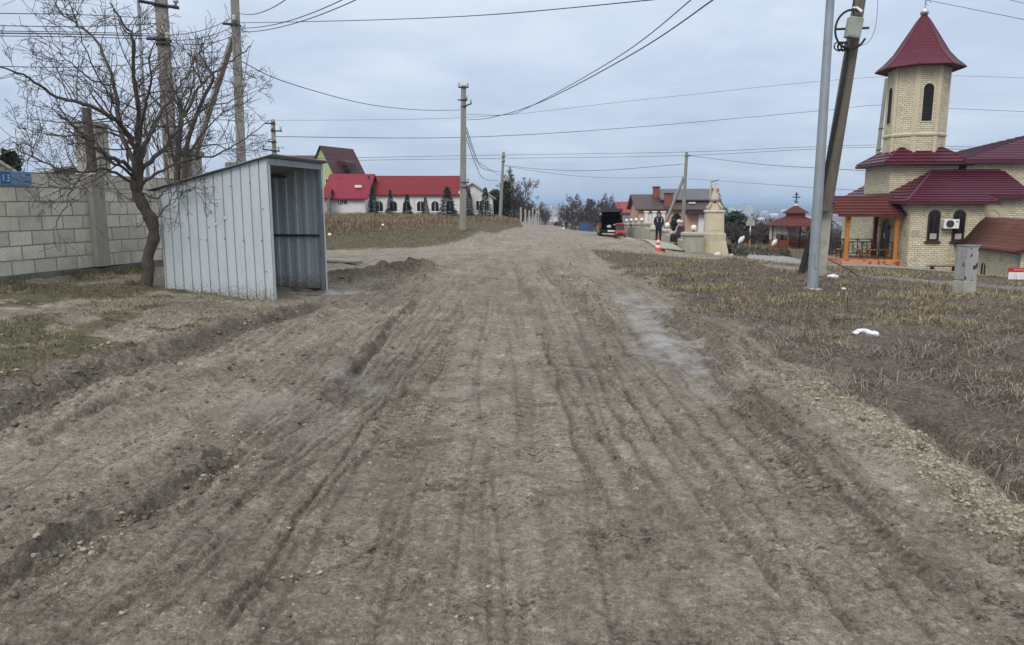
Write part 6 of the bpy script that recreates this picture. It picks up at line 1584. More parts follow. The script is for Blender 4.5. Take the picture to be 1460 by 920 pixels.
MB().bbox(-.32, .32, -.08, .5, 1.022, 1.12, .04).build('roof', redp, ct)
for x_, y_ in ((-.38, .3), (.38, .3), (-.3, -.2), (.3, -.2)):
    mb = MB(); mb.lathe([(.04, -.05), (.17, -.05), (.18, 0), (.17, .05), (.04, .05)], 14); mb.xf(Matrix.Translation((x_, y_, .18)) @ Matrix.Rotation(R(90), 4, 'Y')); mb.build('wheel', M['black'], ct, smooth='auto')
for sx in (-1, 1): MB().ball((sx*.26, -.345, .42), .05, 8, 6).build('lamp', plain('lamp lens', (.5, .3, .25), .2), ct)
MB().box(-.22, .22, -.352, -.342, .28, .40).build('grille', M['black'], ct)
# far car and walkers down the road
fc = P(794.5, 323, 225); fo = thing('car', 'small dark car far down the road', 'car', (fc.x, fc.y, surf(fc.x, fc.y)), 0)
mb = MB(); mb.loft([[(-.85, y_, .25), (.85, y_, .25), (.88, y_, .8), (.68*k, y_, zt_), (-.68*k, y_, zt_), (-.88, y_, .8)] for y_, zt_, k in ((0, 1.0, 1.1), (.5, 1.45, 1), (2.2, 1.45, 1), (3.0, .95, 1.15), (4, .85, 1.1))]); mb.build('body', bk, fo, smooth='auto')
MB().box(-.6, .6, -.01, .0, 1.0, 1.02).build('rear_window', gls, fo)
mb = MB(); mb.hexa([(-.62, .05, 1.05), (.62, .05, 1.05), (.6, .45, 1.40), (-.6, .45, 1.40), (-.62, .02, 1.07), (.62, .02, 1.07), (.6, .42, 1.42), (-.6, .42, 1.42)]); mb.build('windscreen', gls, fo)
for sx in (-1, 1):
    for y_ in (.7, 3.2):
        mb = MB(); mb.lathe([(.3, -.1), (.3, .1)], 10); mb.xf(Matrix.Translation((sx*.78, y_, .3)) @ Matrix.Rotation(R(90), 4, 'Y')); mb.build('wheel', M['black'], fo)
    MB().box(sx*.72-.1, sx*.72+.1, -.02, .0, .7, .9).build('tail_light', plain('tail lamp', (.3, .02, .02), .3), fo)
f2 = P(807, 327, 143); standing_person('person', 'dark clothed walker far down the road beside a pale bag', (f2.x, f2.y, surf(f2.x, f2.y)), R(170), 1.75, dk, navy, hair_d, dk)
o = rock('bag', 'pale bag on the ground beside the dark walker', (f2.x-.45, f2.y-.2, surf(f2.x, f2.y)+.2), .28, M['white'], 3, 1.0); o['category'] = 'bag'

# ---------------------------------------------------------------- utility cabinet on the verge
cb = P(1381, 421, 17.0); cbz = surf(cb.x, cb.y)
mr, nt, bb = new_mat('peeling grey paint over rust'); t = NT(nt); ov = t.obj()
vo = t.n('TexVoronoi', feature='SMOOTH_F1'); nz = t.n('TexNoise'); t.set(nz.inputs['Vector'], ov); nz.inputs['Scale'].default_value = 7; nz.inputs['Detail'].default_value = 4
wv = t.n('VectorMath', operation='MULTIPLY_ADD'); t.set(wv.inputs[0], nz.outputs['Color']); wv.inputs[1].default_value = (.16,)*3; t.set(wv.inputs[2], ov); t.set(vo.inputs['Vector'], wv.outputs[0]); vo.inputs['Scale'].default_value = 6.5
sx_ = t.n('SeparateXYZ'); t.set(sx_.inputs[0], ov)
patch = t.ramp(vo.outputs['Distance'], [(.30, 1), (.34, 0)])
paint = t.mix(t.ramp(t.noise(t.map(ov, (4, 4, .6)), 3, 6, .7), [(.3, 0), (.7, 1)]), (.40, .40, .38), (.26, .265, .26))
t.set(bb.inputs['Base Color'], t.mix(patch, paint, t.mix(t.noise(ov, 12), (.075, .035, .026), (.04, .018, .014)))); bb.inputs['Roughness'].default_value = .75
t.set(bb.inputs['Normal'], t.bump(t.math('SUBTRACT', t.noise(ov, 30), t.math('MULTIPLY', patch, 1.2)), .4, .006))
mr2 = weathered('worn grey paint', (.36, .36, .34), (.25, .255, .25), .75, 3, bump=.3, c3=(.12, .10, .09), streak=True)
cab = thing('utility_cabinet', 'rusty grey metal utility cabinet on a pale concrete base at the verge edge', 'cabinet', (cb.x, cb.y+.2, cbz), R(-77))
MB().bbox(-.172, .172, -.172, .172, -.3, .32, .01).build('concrete_base', M['pale_concrete'], cab)
MB().bbox(-.162, .162, -.162, .162, .325, 1.12, .006).build('casing', mr, cab)
MB().box(-.148, .148, -.175, -.164, .35, 1.06).build('door', mr2, cab); MB().box(.09, .11, -.187, -.176, .65, .75).build('door_handle', M['steel'], cab)
mb = MB(); mb.loft([[(-.18, -.18, 1.122), (.18, -.18, 1.122), (.18, .18, 1.122), (-.18, .18, 1.122)], [(-.18, -.18, 1.135), (.18, -.18, 1.15), (.18, .18, 1.15), (-.18, .18, 1.135)]]); mb.build('lid', mr2, cab)
# rubbish on the verge
for px, py, s, lab in [(1228, 476, .11, 'larger white lump of melting snow on the dark verge'), (1241, 480, .09, 'smaller white lump of melting snow on the dark verge')]:
    p = GP(px, py); o = rock('snow_lump', lab, (p.x, p.y, surf(p.x, p.y)+.01), s, plain('snow', (.85, .87, .9), .7), int(px), .45, .26); o['category'] = 'snow'
for px, py, s, lab in [(1202, 413, .06, 'crumpled white plastic bag on the dry grass right of the lamp post'), (1367, 424, .06, 'white scrap at the foot of the utility cabinet'), (1188, 397, .15, 'flat grey stone in the grass right of the lamp post')]:
    p = GP(px, py); o = rock('litter' if s < .2 else 'stone', lab, (p.x, p.y, surf(p.x, p.y)+.02), s, M['white'] if s < .2 else M['concrete'], int(px), .5 if s < .2 else .3); o['category'] = 'litter' if s < .2 else 'stone'
for px, py, lab in [(497, 306, ''),]: pass
for px, py, s, lab in [(495, 322, .12, 'white rag caught in the dry grass left of the bank pole'), (546, 326, .07, 'pale scrap of paper on the bank of dry grass'), (470, 342, .08, 'white scrap at the foot of the bank near the shelter')]:
    p = P(px, py, 38 if py < 330 else 33); o = rock('litter', lab, (p.x, p.y, surf(p.x, p.y)+.15), s, M['white'], int(px), .8); o['category'] = 'litter'
p = P(0, 431, 9.2); slab('concrete_slab', [(p.x-1, p.y-.2), (p.x+.62, p.y+.1), (p.x+.45, p.y+.5), (p.x-1, p.y+.45)], .0, M['concrete'])
p = GP(478, 374); strip('culvert_slab', [(p.x-2.5, p.y-.3), (p.x+.3, p.y-.45), (p.x+.75, p.y-.2)], [(p.x-2.5, p.y+.5), (p.x+.4, p.y+.35), (p.x+.75, p.y+.0)], 12, .05, M['concrete'])
# fallen forked branch on the verge
p = GP(1212, 397); fb = thing('fallen_branch', 'forked dark branch lying on the grass right of the lamp post', 'branch', p, 0)
mb = MB(); mb.tube([(-.75, .2, .62), (-.35, .1, .40), (0, 0, .22), (.2, -.05, .05)], [.008, .014, .022, .018], 6); mb.tube([(0, 0, .22), (-.1, -.05, .0)], [.02, .014], 6); mb.build('stem', M['twig'], fb)
# ---------------------------------------------------------------- houses behind
red = rooftile('bright red metal roof', (0.19, 0.010, 0.011), (0.14, 0.012, 0.013), .35, .2, .55, spec=.15)
red2 = rooftile('cherry metal roof', (0.22, 0.009, 0.026), (0.18, 0.008, 0.021), .35, .2, .5, spec=.2)
wallw = weathered('whitewashed wall', (.74, .73, .70), (.60, .59, .56), .85, .8, bump=.2, bscale=6, c3=(.5, .49, .46))
def house(name, label, Y, x0, x1, depth, zb, ze, zr, wall, roof, rz=0.0, over=.4, cat='house', ridge='x'):
    """gabled house: front wall from x0 to x1 at distance Y; ridge along x or y"""
    o = thing(name, label, cat, ((x0+x1)/2, Y, zb), rz); w_ = (x1-x0)/2; he, hr = ze-zb, zr-zb
    if ridge == 'x':
        MB().extrude([(-w_, 0, -2), (-w_, depth, -2), (-w_, depth, he), (-w_, depth/2, hr), (-w_, 0, he)], (2*w_, 0, 0)).build('wall', wall, o)
        sl_ = (hr-he)/(depth/2)
        for sgn in (1, -1):
            ye, yr = (-over, depth/2) if sgn == 1 else (depth+over, depth/2)
            mb = MB(); mb.extrude([(-w_-over, ye, he-sl_*over+.02), (-w_-over, yr, hr+.02), (-w_-over, yr, hr+.16), (-w_-over, ye, he-sl_*over+.16)], (2*(w_+over), 0, 0)); mb.build('roof', roof, o)
    else:
        MB().extrude([(-w_, 0, -2), (w_, 0, -2), (w_, 0, he), (0, 0, hr), (-w_, 0, he)], (0, depth, 0)).build('wall', wall, o)
        sl_ = (hr-he)/w_
        for sgn in (1, -1):
            mb = MB(); mb.extrude([(sgn*(w_+over), -over, he-sl_*over+.02), (0, -over, hr+.02), (0, -over, hr+.16), (sgn*(w_+over), -over, he-sl_*over+.16)], (0, depth+2*over, 0)); mb.build('roof', roof, o)
    return o
def win(o, x_, z_, w_, h_, arch=False, y_=0, frame=None):
    Mx = face_frame((x_, y_-.0, z_), (-1, 0, 0), (0, -1, 0))
    if arch: return arched_window(o, Mx, w_, h_, framemat=frame or M['white'])
    mb = MB(); fr = .07
    for a, b, c, d_ in ((-w_/2, w_/2, 0, fr), (-w_/2, w_/2, h_-fr, h_), (-w_/2, -w_/2+fr, fr, h_-fr), (w_/2-fr, w_/2, fr, h_-fr)): mb.box(a, b, .004, .06, c, d_)
    mb.xf(Mx); f = mb.build('window', frame or M['white'], o)
    mb = MB(); mb.box(-w_/2+fr, w_/2-fr, .006, .016, fr, h_-fr); mb.xf(Mx); mb.build('pane', M['glass'], f)
    mb = MB(); mb.box(-.03, .03, .017, .05, fr, h_-fr); mb.xf(Mx); mb.build('mullion', frame or M['white'], f)
    return f
def chimney(o, x_, y_, z0, z1, s, mat):
    mb = MB(); mb.box(x_-s, x_+s, y_-s, y_+s, z0, z1); c = mb.build('chimney', mat, o)
    MB().box(x_-s*1.2, x_+s*1.2, y_-s*1.2, y_+s*1.2, z1+.002, z1+.12).build('chimney_cap', M['roofedge'], c)
Yh = 92.0
pz = lambda px, py, Y_: P(px, py, Y_)
a, b = pz(530, 278, Yh), pz(657, 278, Yh)
hall = house('hall', 'long white hall with a bright red roof and arched windows behind the spruces', Yh, a.x, b.x, 9, .3, pz(600, 277.5, Yh).z, pz(600, 252.5, Yh+4.5).z, wallw, red, R(0), .35, 'hall')
for px in (541, 561, 580, 600, 620.5, 642):
    c = pz(px, 303, Yh); win(hall, c.x-(a.x+b.x)/2, pz(px, 302, Yh).z-.3, 1.05, pz(px, 286, Yh).z-pz(px, 302, Yh).z, True)
MB().tube([(-.3, -.08, 0), (-.3, -.08, 2.2)], .05, 6).build('downpipe', M['white'], hall)
mb = MB(); hw = (b.x-a.x)/2; mb.box(hw-.25, hw+.15, -.12, 4.5, pz(600, 277.5, Yh).z-.3-.1, pz(600, 277.5, Yh).z-.3+.45); mb.build('gable_board', M['white'], hall)
a, b = pz(463, 283, Yh-3), pz(520, 283, Yh-3)
an = house('annexe', 'white annexe with a cherry red sloping roof and a skylight beside the long hall', Yh-3, a.x, b.x, 9.5, .3, pz(500, 282, Yh-3).z, pz(500, 250, Yh+1.7).z, wallw, red2, 0, .45, 'house')
win(an, pz(490, 290, Yh-3).x-(a.x+b.x)/2, pz(490, 292, Yh-3).z-.3, 1.0, .8); win(an, pz(484, 290, Yh-3).x-(a.x+b.x)/2, pz(490, 292, Yh-3).z-.3, .5, .8)
MB().box(.9, 1.7, 1.6, 2.6, 3.1, 3.42).build('skylight', M['white'], an)
for x_, y_, h_ in ((2.2, 3.8, 4.6), (-1.4, 3.8, 4.3), (-1.9, .5, 2.9)): MB().tube([(x_, y_, h_-1.2), (x_, y_, h_)], .12, 8).build('vent_pipe', M['rust'], an)
a, b = pz(455, 290, Yh-5), pz(466, 290, Yh-5)
po_ = house('side_porch', 'low side porch with an orange red roof at the left end of the annexe', Yh-5, a.x-1.5, b.x, 4, .3, pz(460, 283, Yh-5).z, pz(460, 271, Yh-3).z, weathered('grey render', (.4, .38, .35), (.3, .29, .27), .9, 2), red, 0, .25, 'porch')
win(po_, .35, .55, .55, .95)
# tall green house with a steep brown roof
Yg = 135.0
gr = weathered('lime green render', (.42, .48, .22), (.36, .42, .19), .85, 1)
brn = rooftile('dark maroon tiles', (.085, .022, .025), (.06, .016, .018), .35, .25, .6)
a, b = pz(441, 250, Yg), pz(478, 250, Yg)
gh = house('green_house', 'tall lime green house with a steep maroon roof behind the red roofs', Yg, a.x, b.x, 9, .0, pz(460, 243, Yg).z, pz(460, 209, Yg).z, gr, brn, R(-24), .5, 'house', 'y')
win(gh, 1.1, 4.6, .9, 1.3); win(gh, -1.0, 4.6, .9, 1.3); win(gh, 1.4, 2.0, 1.0, 1.3)
w_ = (b.x-a.x)/2
mb = MB(); mb.extrude([(w_-.3, 3, pz(460, 243, Yg).z+.2), (w_+1.3, 3, pz(460, 243, Yg).z+.2), (w_+1.1, 3, pz(460, 231, Yg).z), (w_-.9, 3, pz(460, 226, Yg).z)], (0, 2.4, 0)); mb.build('dormer', brn, gh)
MB().box(w_-.2, w_+1.0, 2.985, 2.997, pz(460, 243, Yg).z+.3, pz(460, 234, Yg).z).build('dormer_window', M['glass'], gh)
a, b = pz(418, 250, Yg+3), pz(442, 250, Yg+3)
g2_ = house('green_wing', 'lower green wing with a hipped maroon roof left of the tall green house', Yg+3, a.x-2, b.x, 8, 0, pz(430, 234, Yg+3).z, pz(430, 223, Yg+7).z, gr, brn, 0, .5)
# grey asbestos roofed house right of the bank pole
a, b = pz(661, 285, 100), pz(700, 285, 100)
ah = house('grey_roofed_house', 'white house with a grey sheet gable roof half hidden by spruces', 100, a.x-1.5, b.x+.2, 9, -.3, pz(680, 282, 100).z, pz(665, 262, 100).z, wallw, weathered('grey sheet roof', (.33, .33, .31), (.25, .25, .235), .9, 2), 0, .4, 'house', 'y')
win(ah, .9, .9, .9, 1.3); win(ah, 1.9, .9, .6, 1.3)
# pink house by the parapet
Yp = 88.0
pk = weathered('salmon render', (.60, .36, .26), (.52, .30, .215), .85, 1)
a, b = pz(911, 300, Yp), pz(1027, 300, Yp); zb_ = surf(b.x, Yp)
ph = house('pink_house', 'salmon pink house with a dark brown roof and brick chimneys behind the statue', Yp, a.x, b.x, 9, zb_, pz(970, 298, Yp).z, pz(970, 282, Yp+4.5).z+.25, pk, rooftile('brown metal roof', (.075, .045, .038), (.055, .034, .03), .35, .2, .5), R(-3), .5)
hw = (b.x-a.x)/2; z1_ = pz(970, 298, Yp).z-zb_
mb = MB(); mb.box(-hw*.35, hw*.98, 3.2, 7, z1_+.2, z1_+1.1); mb.build('upper_storey', pk, ph)
mb = MB(); mb.extrude([(-hw*.42, 1.7, z1_+1.1), (-hw*.42, 4.9, z1_+2.42), (-hw*.42, 8.2, z1_+1.1), (-hw*.42, 8.2, z1_+.98), (-hw*.42, 4.9, z1_+2.28), (-hw*.42, 1.7, z1_+.98)], (hw*1.5, 0, 0)); mb.build('roof', rooftile('slate grey metal roof', (.10, .10, .115), (.075, .075, .085), .35, .2, .4), ph)
brk_ = masonry('red brick', .25, .08, 0, [(.30, .075, .05), (.24, .06, .04)], (.2, .17, .14), msize=.01)
chimney(ph, -hw*.48, 3.6, z1_+.6, z1_+2.55, .38, brk_); chimney(ph, -hw*.25, .9, z1_+.2, z1_+1.75, .45, brk_)
MB().box(hw*.26, hw*.42, 1.0, 1.5, z1_+.62, z1_+.78).build('skylight', M['white'], ph)
mb = MB(); mb.box(hw*.45, hw*.95, -.5, -.01, .2, z1_-.55); mb.build('bay', M['white'], ph); win(ph, hw*.7, .9, 1.0, 1.6, y_=-.5)
win(ph, -hw*.62, .6, .7, 1.0); win(ph, -hw*.1, .7, .9, 1.2)
MB().box(hw*.15, hw*1.02, -1.3, -.02, z1_-.5, z1_-.38).build('canopy', M['steel'], ph)
# white ornate gate in front of it
q0, q1 = pz(921, 326, 76), pz(945, 326, 76)
gt = thing('ornate_gate', 'white ornate scrolled gate standing in front of the pink house', 'gate', (q0.x, 76, surf(q0.x, 76)), 0); gw = q1.x-q0.x; zt_ = pz(930, 303, 76).z-surf(q0.x, 76)
for x_ in (0, gw*.48, gw):
    MB().bbox(x_-.16, x_+.16, -.16, .16, -.3, zt_, .03).build('pillar', M['white'], gt); MB().bbox(x_-.24, x_+.24, -.24, .24, zt_+.002, zt_+.12, .03).build('pillar_cap', M['white'], gt)
mb = MB()
for x_ in (gw*.13, gw*.25, gw*.37, gw*.6, gw*.74, gw*.88):
    for k in range(4): mb.torus((x_+.05*(-1)**k, 0, zt_*(.2+.2*k)), .16, .05, 'y', 12, 5)
mb.build('scrollwork', M['white'], gt)
for i in range(2): MB().box([.17, gw*.48+.17][i], [gw*.48-.17, gw-.17][i], -.04, .04, .0, .25).build('plinth', M['white'], gt)
# red roofed house behind the van
a, b = pz(885, 310, 135), pz(906, 310, 135)
rh = house('red_roofed_house', 'grey house with a dusky red pyramid roof behind the black van', 135, a.x, b.x+.6, 7, surf(a.x, 135), pz(895, 303, 135).z, pz(900, 289, 138).z, weathered('grey plaster', (.3, .29, .28), (.24, .235, .23), .9, 1), rooftile('dusky red roof', (.30, .05, .055), (.24, .04, .045), .35, .2, .6), R(8), .4)
MB().lathe([(.5, 0), (.3, .5), (.12, 1.0), (.02, 1.7)], 8, (1.0, 3.5, pz(900, 289, 138).z-surf(a.x, 135)-.1)).build('roof_finial', rooftile('finial tile', (.25, .04, .045), (.2, .03, .035), .2, .2, .5), rh)
# blue garden fence beyond the road
a, b = pz(826, 326, 122), pz(846, 326, 122)
bf = thing('blue_fence', 'blue sheet fence under the bare trees down the road', 'fence', (a.x, 122, surf(a.x, 122)), R(4))
MB().box(0, b.x-a.x, 0, .06, -.3, 1.15).build('panel', weathered('blue sheet', (.05, .09, .22), (.04, .075, .18), .5, 2), bf)
mb = MB(); mb.extrude([(0.2, 0, 1.152), (b.x-a.x-.2, 0, 1.152), ((b.x-a.x)*.5, 0, 1.6)], (0, .06, 0)); mb.build('gable', weathered('blue sheet top', (.05, .09, .22), (.04, .075, .18), .5, 2), bf)
for x_ in (0, (b.x-a.x)/2, b.x-a.x): MB().box(x_-.05, x_+.05, .062, .14, -.3, 1.2).build('post', M['steel'], bf)

# fence posts along the road
for i, (px, pyb, pyt, Y_) in enumerate([(742.5, 322, 306, 92), (749, 323.5, 299, 97), (754.5, 325.5, 300, 101), (759.5, 323, 297.5, 112), (762.5, 321, 298, 126), (764.5, 321, 298, 138), (768, 319, 299, 152), (771, 318.5, 300, 168)]):
    b_ = P(px, pyb, Y_); t_ = P(px, pyt, Y_); z0 = surf(b_.x, Y_)
    o = MB().bbox(-.11, .11, -.11, .11, -.3, max(1.8, t_.z-z0), .02).build('fence_post', M['pale_concrete'], None); o.location = (b_.x, Y_, z0)
    tag(o, 'pale concrete fence post, number %d in the row going down the left side of the road' % (i+1) if False else ['shortest pale fence post, nearest in the row beside the road', 'pale fence post, second in the row beside the road', 'pale fence post, third in the row and lowest footed beside the road', 'pale fence post, fourth in the row beside the road', 'pale fence post, fifth in the row beside the road', 'pale fence post, sixth in the row beside the road', 'pale fence post, second from the far end of the row', 'pale fence post at the far end of the row'][i], 'fence post', 'concrete fence posts beside the road')

# ---------------------------------------------------------------- spruces
def spruce_mesh(seed, Hh=4.0, Wd=1.45):
    r_ = np.random.default_rng(seed); V = []; Fc = []; n = 0
    z = .25
    while z < Hh*.985:
        f = 1-z/Hh; rr_ = Wd*(f**.85)*r_.uniform(.85, 1.1)+.05
        for k in range(int(10+13*f)):
            a = r_.uniform(0, 2*np.pi); L = rr_*r_.uniform(.65, 1.12); d = np.array([math.cos(a), math.sin(a)]); sd = np.array([-d[1], d[0]])
            m = max(3, int(L/.16))
            for j in range(m):
                u = (j+.6)/m; c = d*L*u; zz = z+.10*math.sin(u*2.5)*L-.28*L*u*u
                wd = (.07+.30*L*(1-u*.75))*r_.uniform(.6, 1.1)
                for s in (-1, 1):
                    tip = c+d*.14+sd*s*wd; zt2 = zz-.05*r_.uniform(0, 1.6); b1 = c-d*.07; b2 = c+d*.12
                    V += [(b1[0], b1[1], zz), (b2[0], b2[1], zz+.035), (tip[0], tip[1], zt2)]; Fc.append((n, n+1, n+2)); n += 3
        z += .17*r_.uniform(.8, 1.2)*(.5+.6*f)
    for k in range(24):
        a = r_.uniform(0, 6.28); z0 = Hh-.5*r_.uniform(.1, 1); V += [(0, 0, z0), (.02, .02, z0+.08), (.12*math.cos(a), .12*math.sin(a), z0+.12)]; Fc.append((n, n+1, n+2)); n += 3
    return np.array(V), np.array(Fc)
M['needle'] = weathered('blue green needles', (.022, .036, .036), (.045, .066, .068), .7, 6, bump=0)
M['needle2'] = weathered('dark green needles', (.022, .034, .018), (.05, .066, .032), .7, 4, bump=0)
SG = 'young spruces in front of the hall'
protos = []
for s in (1, 2, 3):
    o = thing('spruce', 'spruce', 'tree', (0, 0, 0), 0, SG)
    v, f = spruce_mesh(s, 4.0, 1.35); raw_mesh('crown', v, f, M['needle'], o)
    MB().tube([(0, 0, -.3), (0, 0, 3.9)], [.09, .015], 7).build('trunk', M['bark'], o); protos.append(o)
used = set()
for i, (px, pyb, pyt, w_, Y_, lab) in enumerate([(532, 303, 262, 20, 85, 'thin blue spruce at the left corner of the long hall'), (557, 307, 270, 16, 85, 'narrow blue spruce before the second arched window'), (581, 309, 276, 19, 84, 'blue spruce in the middle of the hall front'), (607, 310, 281, 16, 83, 'smallest blue spruce before the hall, between two arched windows'), (638, 312, 265, 32, 81, 'broad blue spruce just left of the bank pole'), (669, 309, 268, 18, 88, 'blue spruce just right of the bank pole'), (692, 309, 267, 25, 86, 'wide dark spruce in front of the grey roofed house')]):
    b_ = P(px, pyb, Y_); t_ = P(px, pyt, Y_); z0 = surf(b_.x, Y_)-.1; hh = t_.z-z0
    pr = protos[i % 3]; o = pr if i % 3 not in used else copy_tree(pr); used.add(i % 3)
    o.location = (b_.x, Y_, z0); k = hh/4.0; kw = w_*Y_/1054/2.5; o.scale = (kw, kw, k); o.rotation_euler = (0, 0, i*1.3); o['label'] = lab

# ---------------------------------------------------------------- bare trees and bushes further off
M['bush'] = weathered('brown grey twigs', (.115, .085, .072), (.065, .048, .043), .9, 1.2, bump=0)
M['bush2'] = weathered('grey twigs', (.10, .088, .078), (.06, .052, .048), .9, 1.2, bump=0)
def far_tree(seed, Hh, Wd, stems=1, dens=1.0, bushy=False):
    rg_ = np.random.default_rng(seed); t0, t1 = Twigs(), Twigs()
    for s in range(stems):
        a = rg_.uniform(0, 6.28); lean = .25*(stems > 1)
        base = np.array([math.cos(a), math.sin(a), 0])*.25*Wd*(stems > 1)*rg_.uniform(.1, 1)
        n = 8; top = base+np.array([math.cos(a)*lean*Wd*rg_.uniform(.3, 1), math.sin(a)*lean*Wd*rg_.uniform(.3, 1), Hh*rg_.uniform(.72, .95)])
        pts = np.linspace(base, top, n)+rg_.normal(0, .05*Wd, (n, 3))*np.linspace(0, 1, n)[:, None]; pts[0, 2] = -.3
        t0.tube(pts, np.linspace(.030*Hh/stems**.4, .006*Hh, n), 5)
        for k in range(int((20 if stems == 1 else 11)*dens)):
            f = rg_.uniform(.10 if bushy else .25, .98); i = min(int(f*(n-1)), n-2); p = pts[i]+(pts[i+1]-pts[i])*(f*(n-1)-i)
            b = rg_.uniform(0, 6.28); el = rg_.uniform(.2, 1.1)
            L = Wd*.62*(1.15-.75*f)*rg_.uniform(.6, 1.1)
            grow(t1, p, [math.cos(b)*math.cos(el), math.sin(b)*math.cos(el), math.sin(el)], L, .008*Hh*(1-.5*f), 2, rg_, up=.35, wander=.45, kids=(6, 10), spread=.8, minr=.02, sides=3)
    return t0, t1
fk = {}
for nm, args in {'tall': (5, 7, 5.5, 1, 1.3), 'round': (6, 5.5, 5.5, 3, 1.1), 'bush': (7, 3.2, 4.0, 6, .8, True), 'slim': (8, 6.5, 3.2, 1, 1.2)}.items():
    t0, t1 = far_tree(*args); fk[nm] = (args[1], args[2], t0, t1)
proto2 = {}
def put_tree(kind, px, pyb, pyt, wpx, Y_, label, group=None, rz=0.0, mat=None, name='bare_tree'):
    Hh, Wd, t0, t1 = fk[kind]; b_ = P(px, pyb, Y_); t_ = P(px, pyt, Y_); z0 = surf(b_.x, Y_)
    if kind not in proto2:
        o = thing(name, label, 'tree', (0, 0, 0), 0, group); t0.build('trunk', M['bush2'], o); t1.build('crown', mat or M['bush'], o); proto2[kind] = o
    else:
        o = copy_tree(proto2[kind]); o.name = name
    o['label'] = label; o['category'] = 'bush' if name.endswith('bush') else 'tree'
    if group: o['group'] = group
    elif 'group' in o: del o['group']
    hh = max(.6, t_.z-z0); o.location = (b_.x, Y_, z0-.05); k = wpx*Y_/1054/Wd*.86; o.scale = (k, k, hh/Hh); o.rotation_euler = (0, 0, rz); return o
TG = 'bare trees lining the road downhill'
for i, (kd, px, b_, t_, w_, Y_, lab) in enumerate([('round', 739, 322, 248, 60, 104, 'big rounded leafless tree right of the two far poles'), ('tall', 726, 318, 256, 44, 112, 'leafless tree just behind the leaning far pole'), ('bush', 748, 322, 288, 36, 118, 'leafless bush filling the gap behind the fence posts'), ('round', 765, 318, 290, 34, 165, 'low leafless tree beyond the fence posts left of the road'), ('bush', 776, 319, 302, 26, 230, 'small leafless bush far down the left roadside'),
        ('round', 820, 326, 280, 64, 128, 'rounded leafless tree right of the far walker'), ('bush', 830, 326, 300, 40, 140, 'spreading leafless bush behind the blue fence'), ('tall', 852, 330, 274, 56, 112, 'tallest leafless tree left of the black van'), ('round', 868, 330, 280, 50, 120, 'leafless tree directly behind the black van roof'), ('slim', 842, 328, 280, 40, 126, 'slim leafless tree behind the blue fence'), ('bush', 806, 322, 301, 24, 180, 'leafless bush beside the far walkers'), ('bush', 862, 333, 308, 30, 90, 'low leafless scrub left of the black van'), ('round', 884, 330, 292, 26, 150, 'leafless tree between the van and the red roof')]):
    put_tree(kd, px, b_, t_, w_, Y_, lab, TG, i*.9, name='bare_bush' if kd == 'bush' else 'bare_tree')
VG = 'bushes in the hollow between statue and church'
for i, (kd, px, b_, t_, w_, Y_, lab) in enumerate([('round', 1078, 352, 308, 44, 92, 'brown leafless thicket behind the white wayside shrine'), ('bush', 1044, 352, 320, 34, 72, 'brown leafless bush right of the statue pedestal'), ('bush', 1095, 350, 318, 36, 98, 'dark leafless bush left of the gazebo roof'), ('tall', 1100, 345, 300, 30, 120, 'taller leafless tree behind the gazebo'), ('bush', 1068, 352, 330, 40, 66, 'low dry scrub behind the bird ornament'),
        ('tall', 1196, 345, 315, 26, 88, 'young leafless tree seen through the porch posts'), ('round', 1212, 350, 318, 34, 100, 'leafless thicket seen under the porch roof'), ('round', 1178, 345, 318, 28, 105, 'leafless thicket behind the concrete stub'), ('round', 1120, 335, 312, 50, 170, 'far leafless thicket behind the gazebo cupola'), ('round', 1030, 330, 300, 44, 190, 'far leafless thicket behind the statue')]):
    put_tree(kd, px, b_, t_, w_, Y_, lab, VG, i*1.1+.4, name='bare_bush' if kd == 'bush' else 'bare_tree')
# broad evergreen and small conifers
def evergreen(label, px, pyb, pyt, wpx, Y_, seed, mat, shape=.5, name='evergreen_tree'):
    r_ = np.random.default_rng(seed); b_ = P(px, pyb, Y_); t_ = P(px, pyt, Y_); z0 = surf(b_.x, Y_); hh = t_.z-z0; Wd = wpx*Y_/1054
    o = thing(name, label, 'tree', (b_.x, Y_, z0), 0)
    n = 2600; u = r_.random(n)**.8; a = r_.uniform(0, 6.28, n); prof_ = np.sin(np.pi*np.clip(.12+.88*u, 0, 1))**shape
    lob = 1+.25*np.sin(a*3+u*9)+.18*np.sin(a*5-u*14)
    r2 = Wd/2*prof_*lob*np.sqrt(r_.uniform(.25, 1, n)); c = np.stack([r2*np.cos(a), r2*np.sin(a), .12*hh+.88*hh*u], 1)
    s = hh*.055; tri = r_.normal(0, s, (n, 3, 3))*np.array([1, 1, .8]); V = (c[:, None, :]+tri).reshape(-1, 3)
    raw_mesh('crown', V, np.arange(3*n).reshape(-1, 3), mat, o)
    MB().tube([(0, 0, -.3), (0, 0, hh*.7)], [hh*.03, hh*.01], 6).build('trunk', M['bark'], o)
    return o
evergreen('dark broad pine right of the statue above the bushes', 1046, 345, 304, 40, 86, 3, M['needle2'], .45)
evergreen('small dark conifer beside the bird ornament left of the shrine', 1050, 352, 331, 19, 60, 4, M['needle2'], .9)
evergreen('tiny dark thuja at the right foot of the statue', 1037, 362, 349, 8, 41, 5, M['needle2'], .5)
evergreen('little conifer before the pink house left of the leaning brace', 964, 331, 306, 13, 66, 6, M['needle2'], 1.0)
evergreen('dark evergreen right of the shrine', 1086, 350, 322, 26, 95, 7, M['needle2'], .5)
evergreen('dark green pine behind the leaning far pole', 706, 312, 272, 22, 108, 8, M['needle2'], .5)
evergreen('tall dark thuja beside the leaning far pole', 721, 312, 262, 9, 100, 9, M['needle2'], .5)
evergreen('dark conifer tip rising over the wall beside the beige gable', 15, 240, 221, 10, 30, 10, M['needle2'], .9)
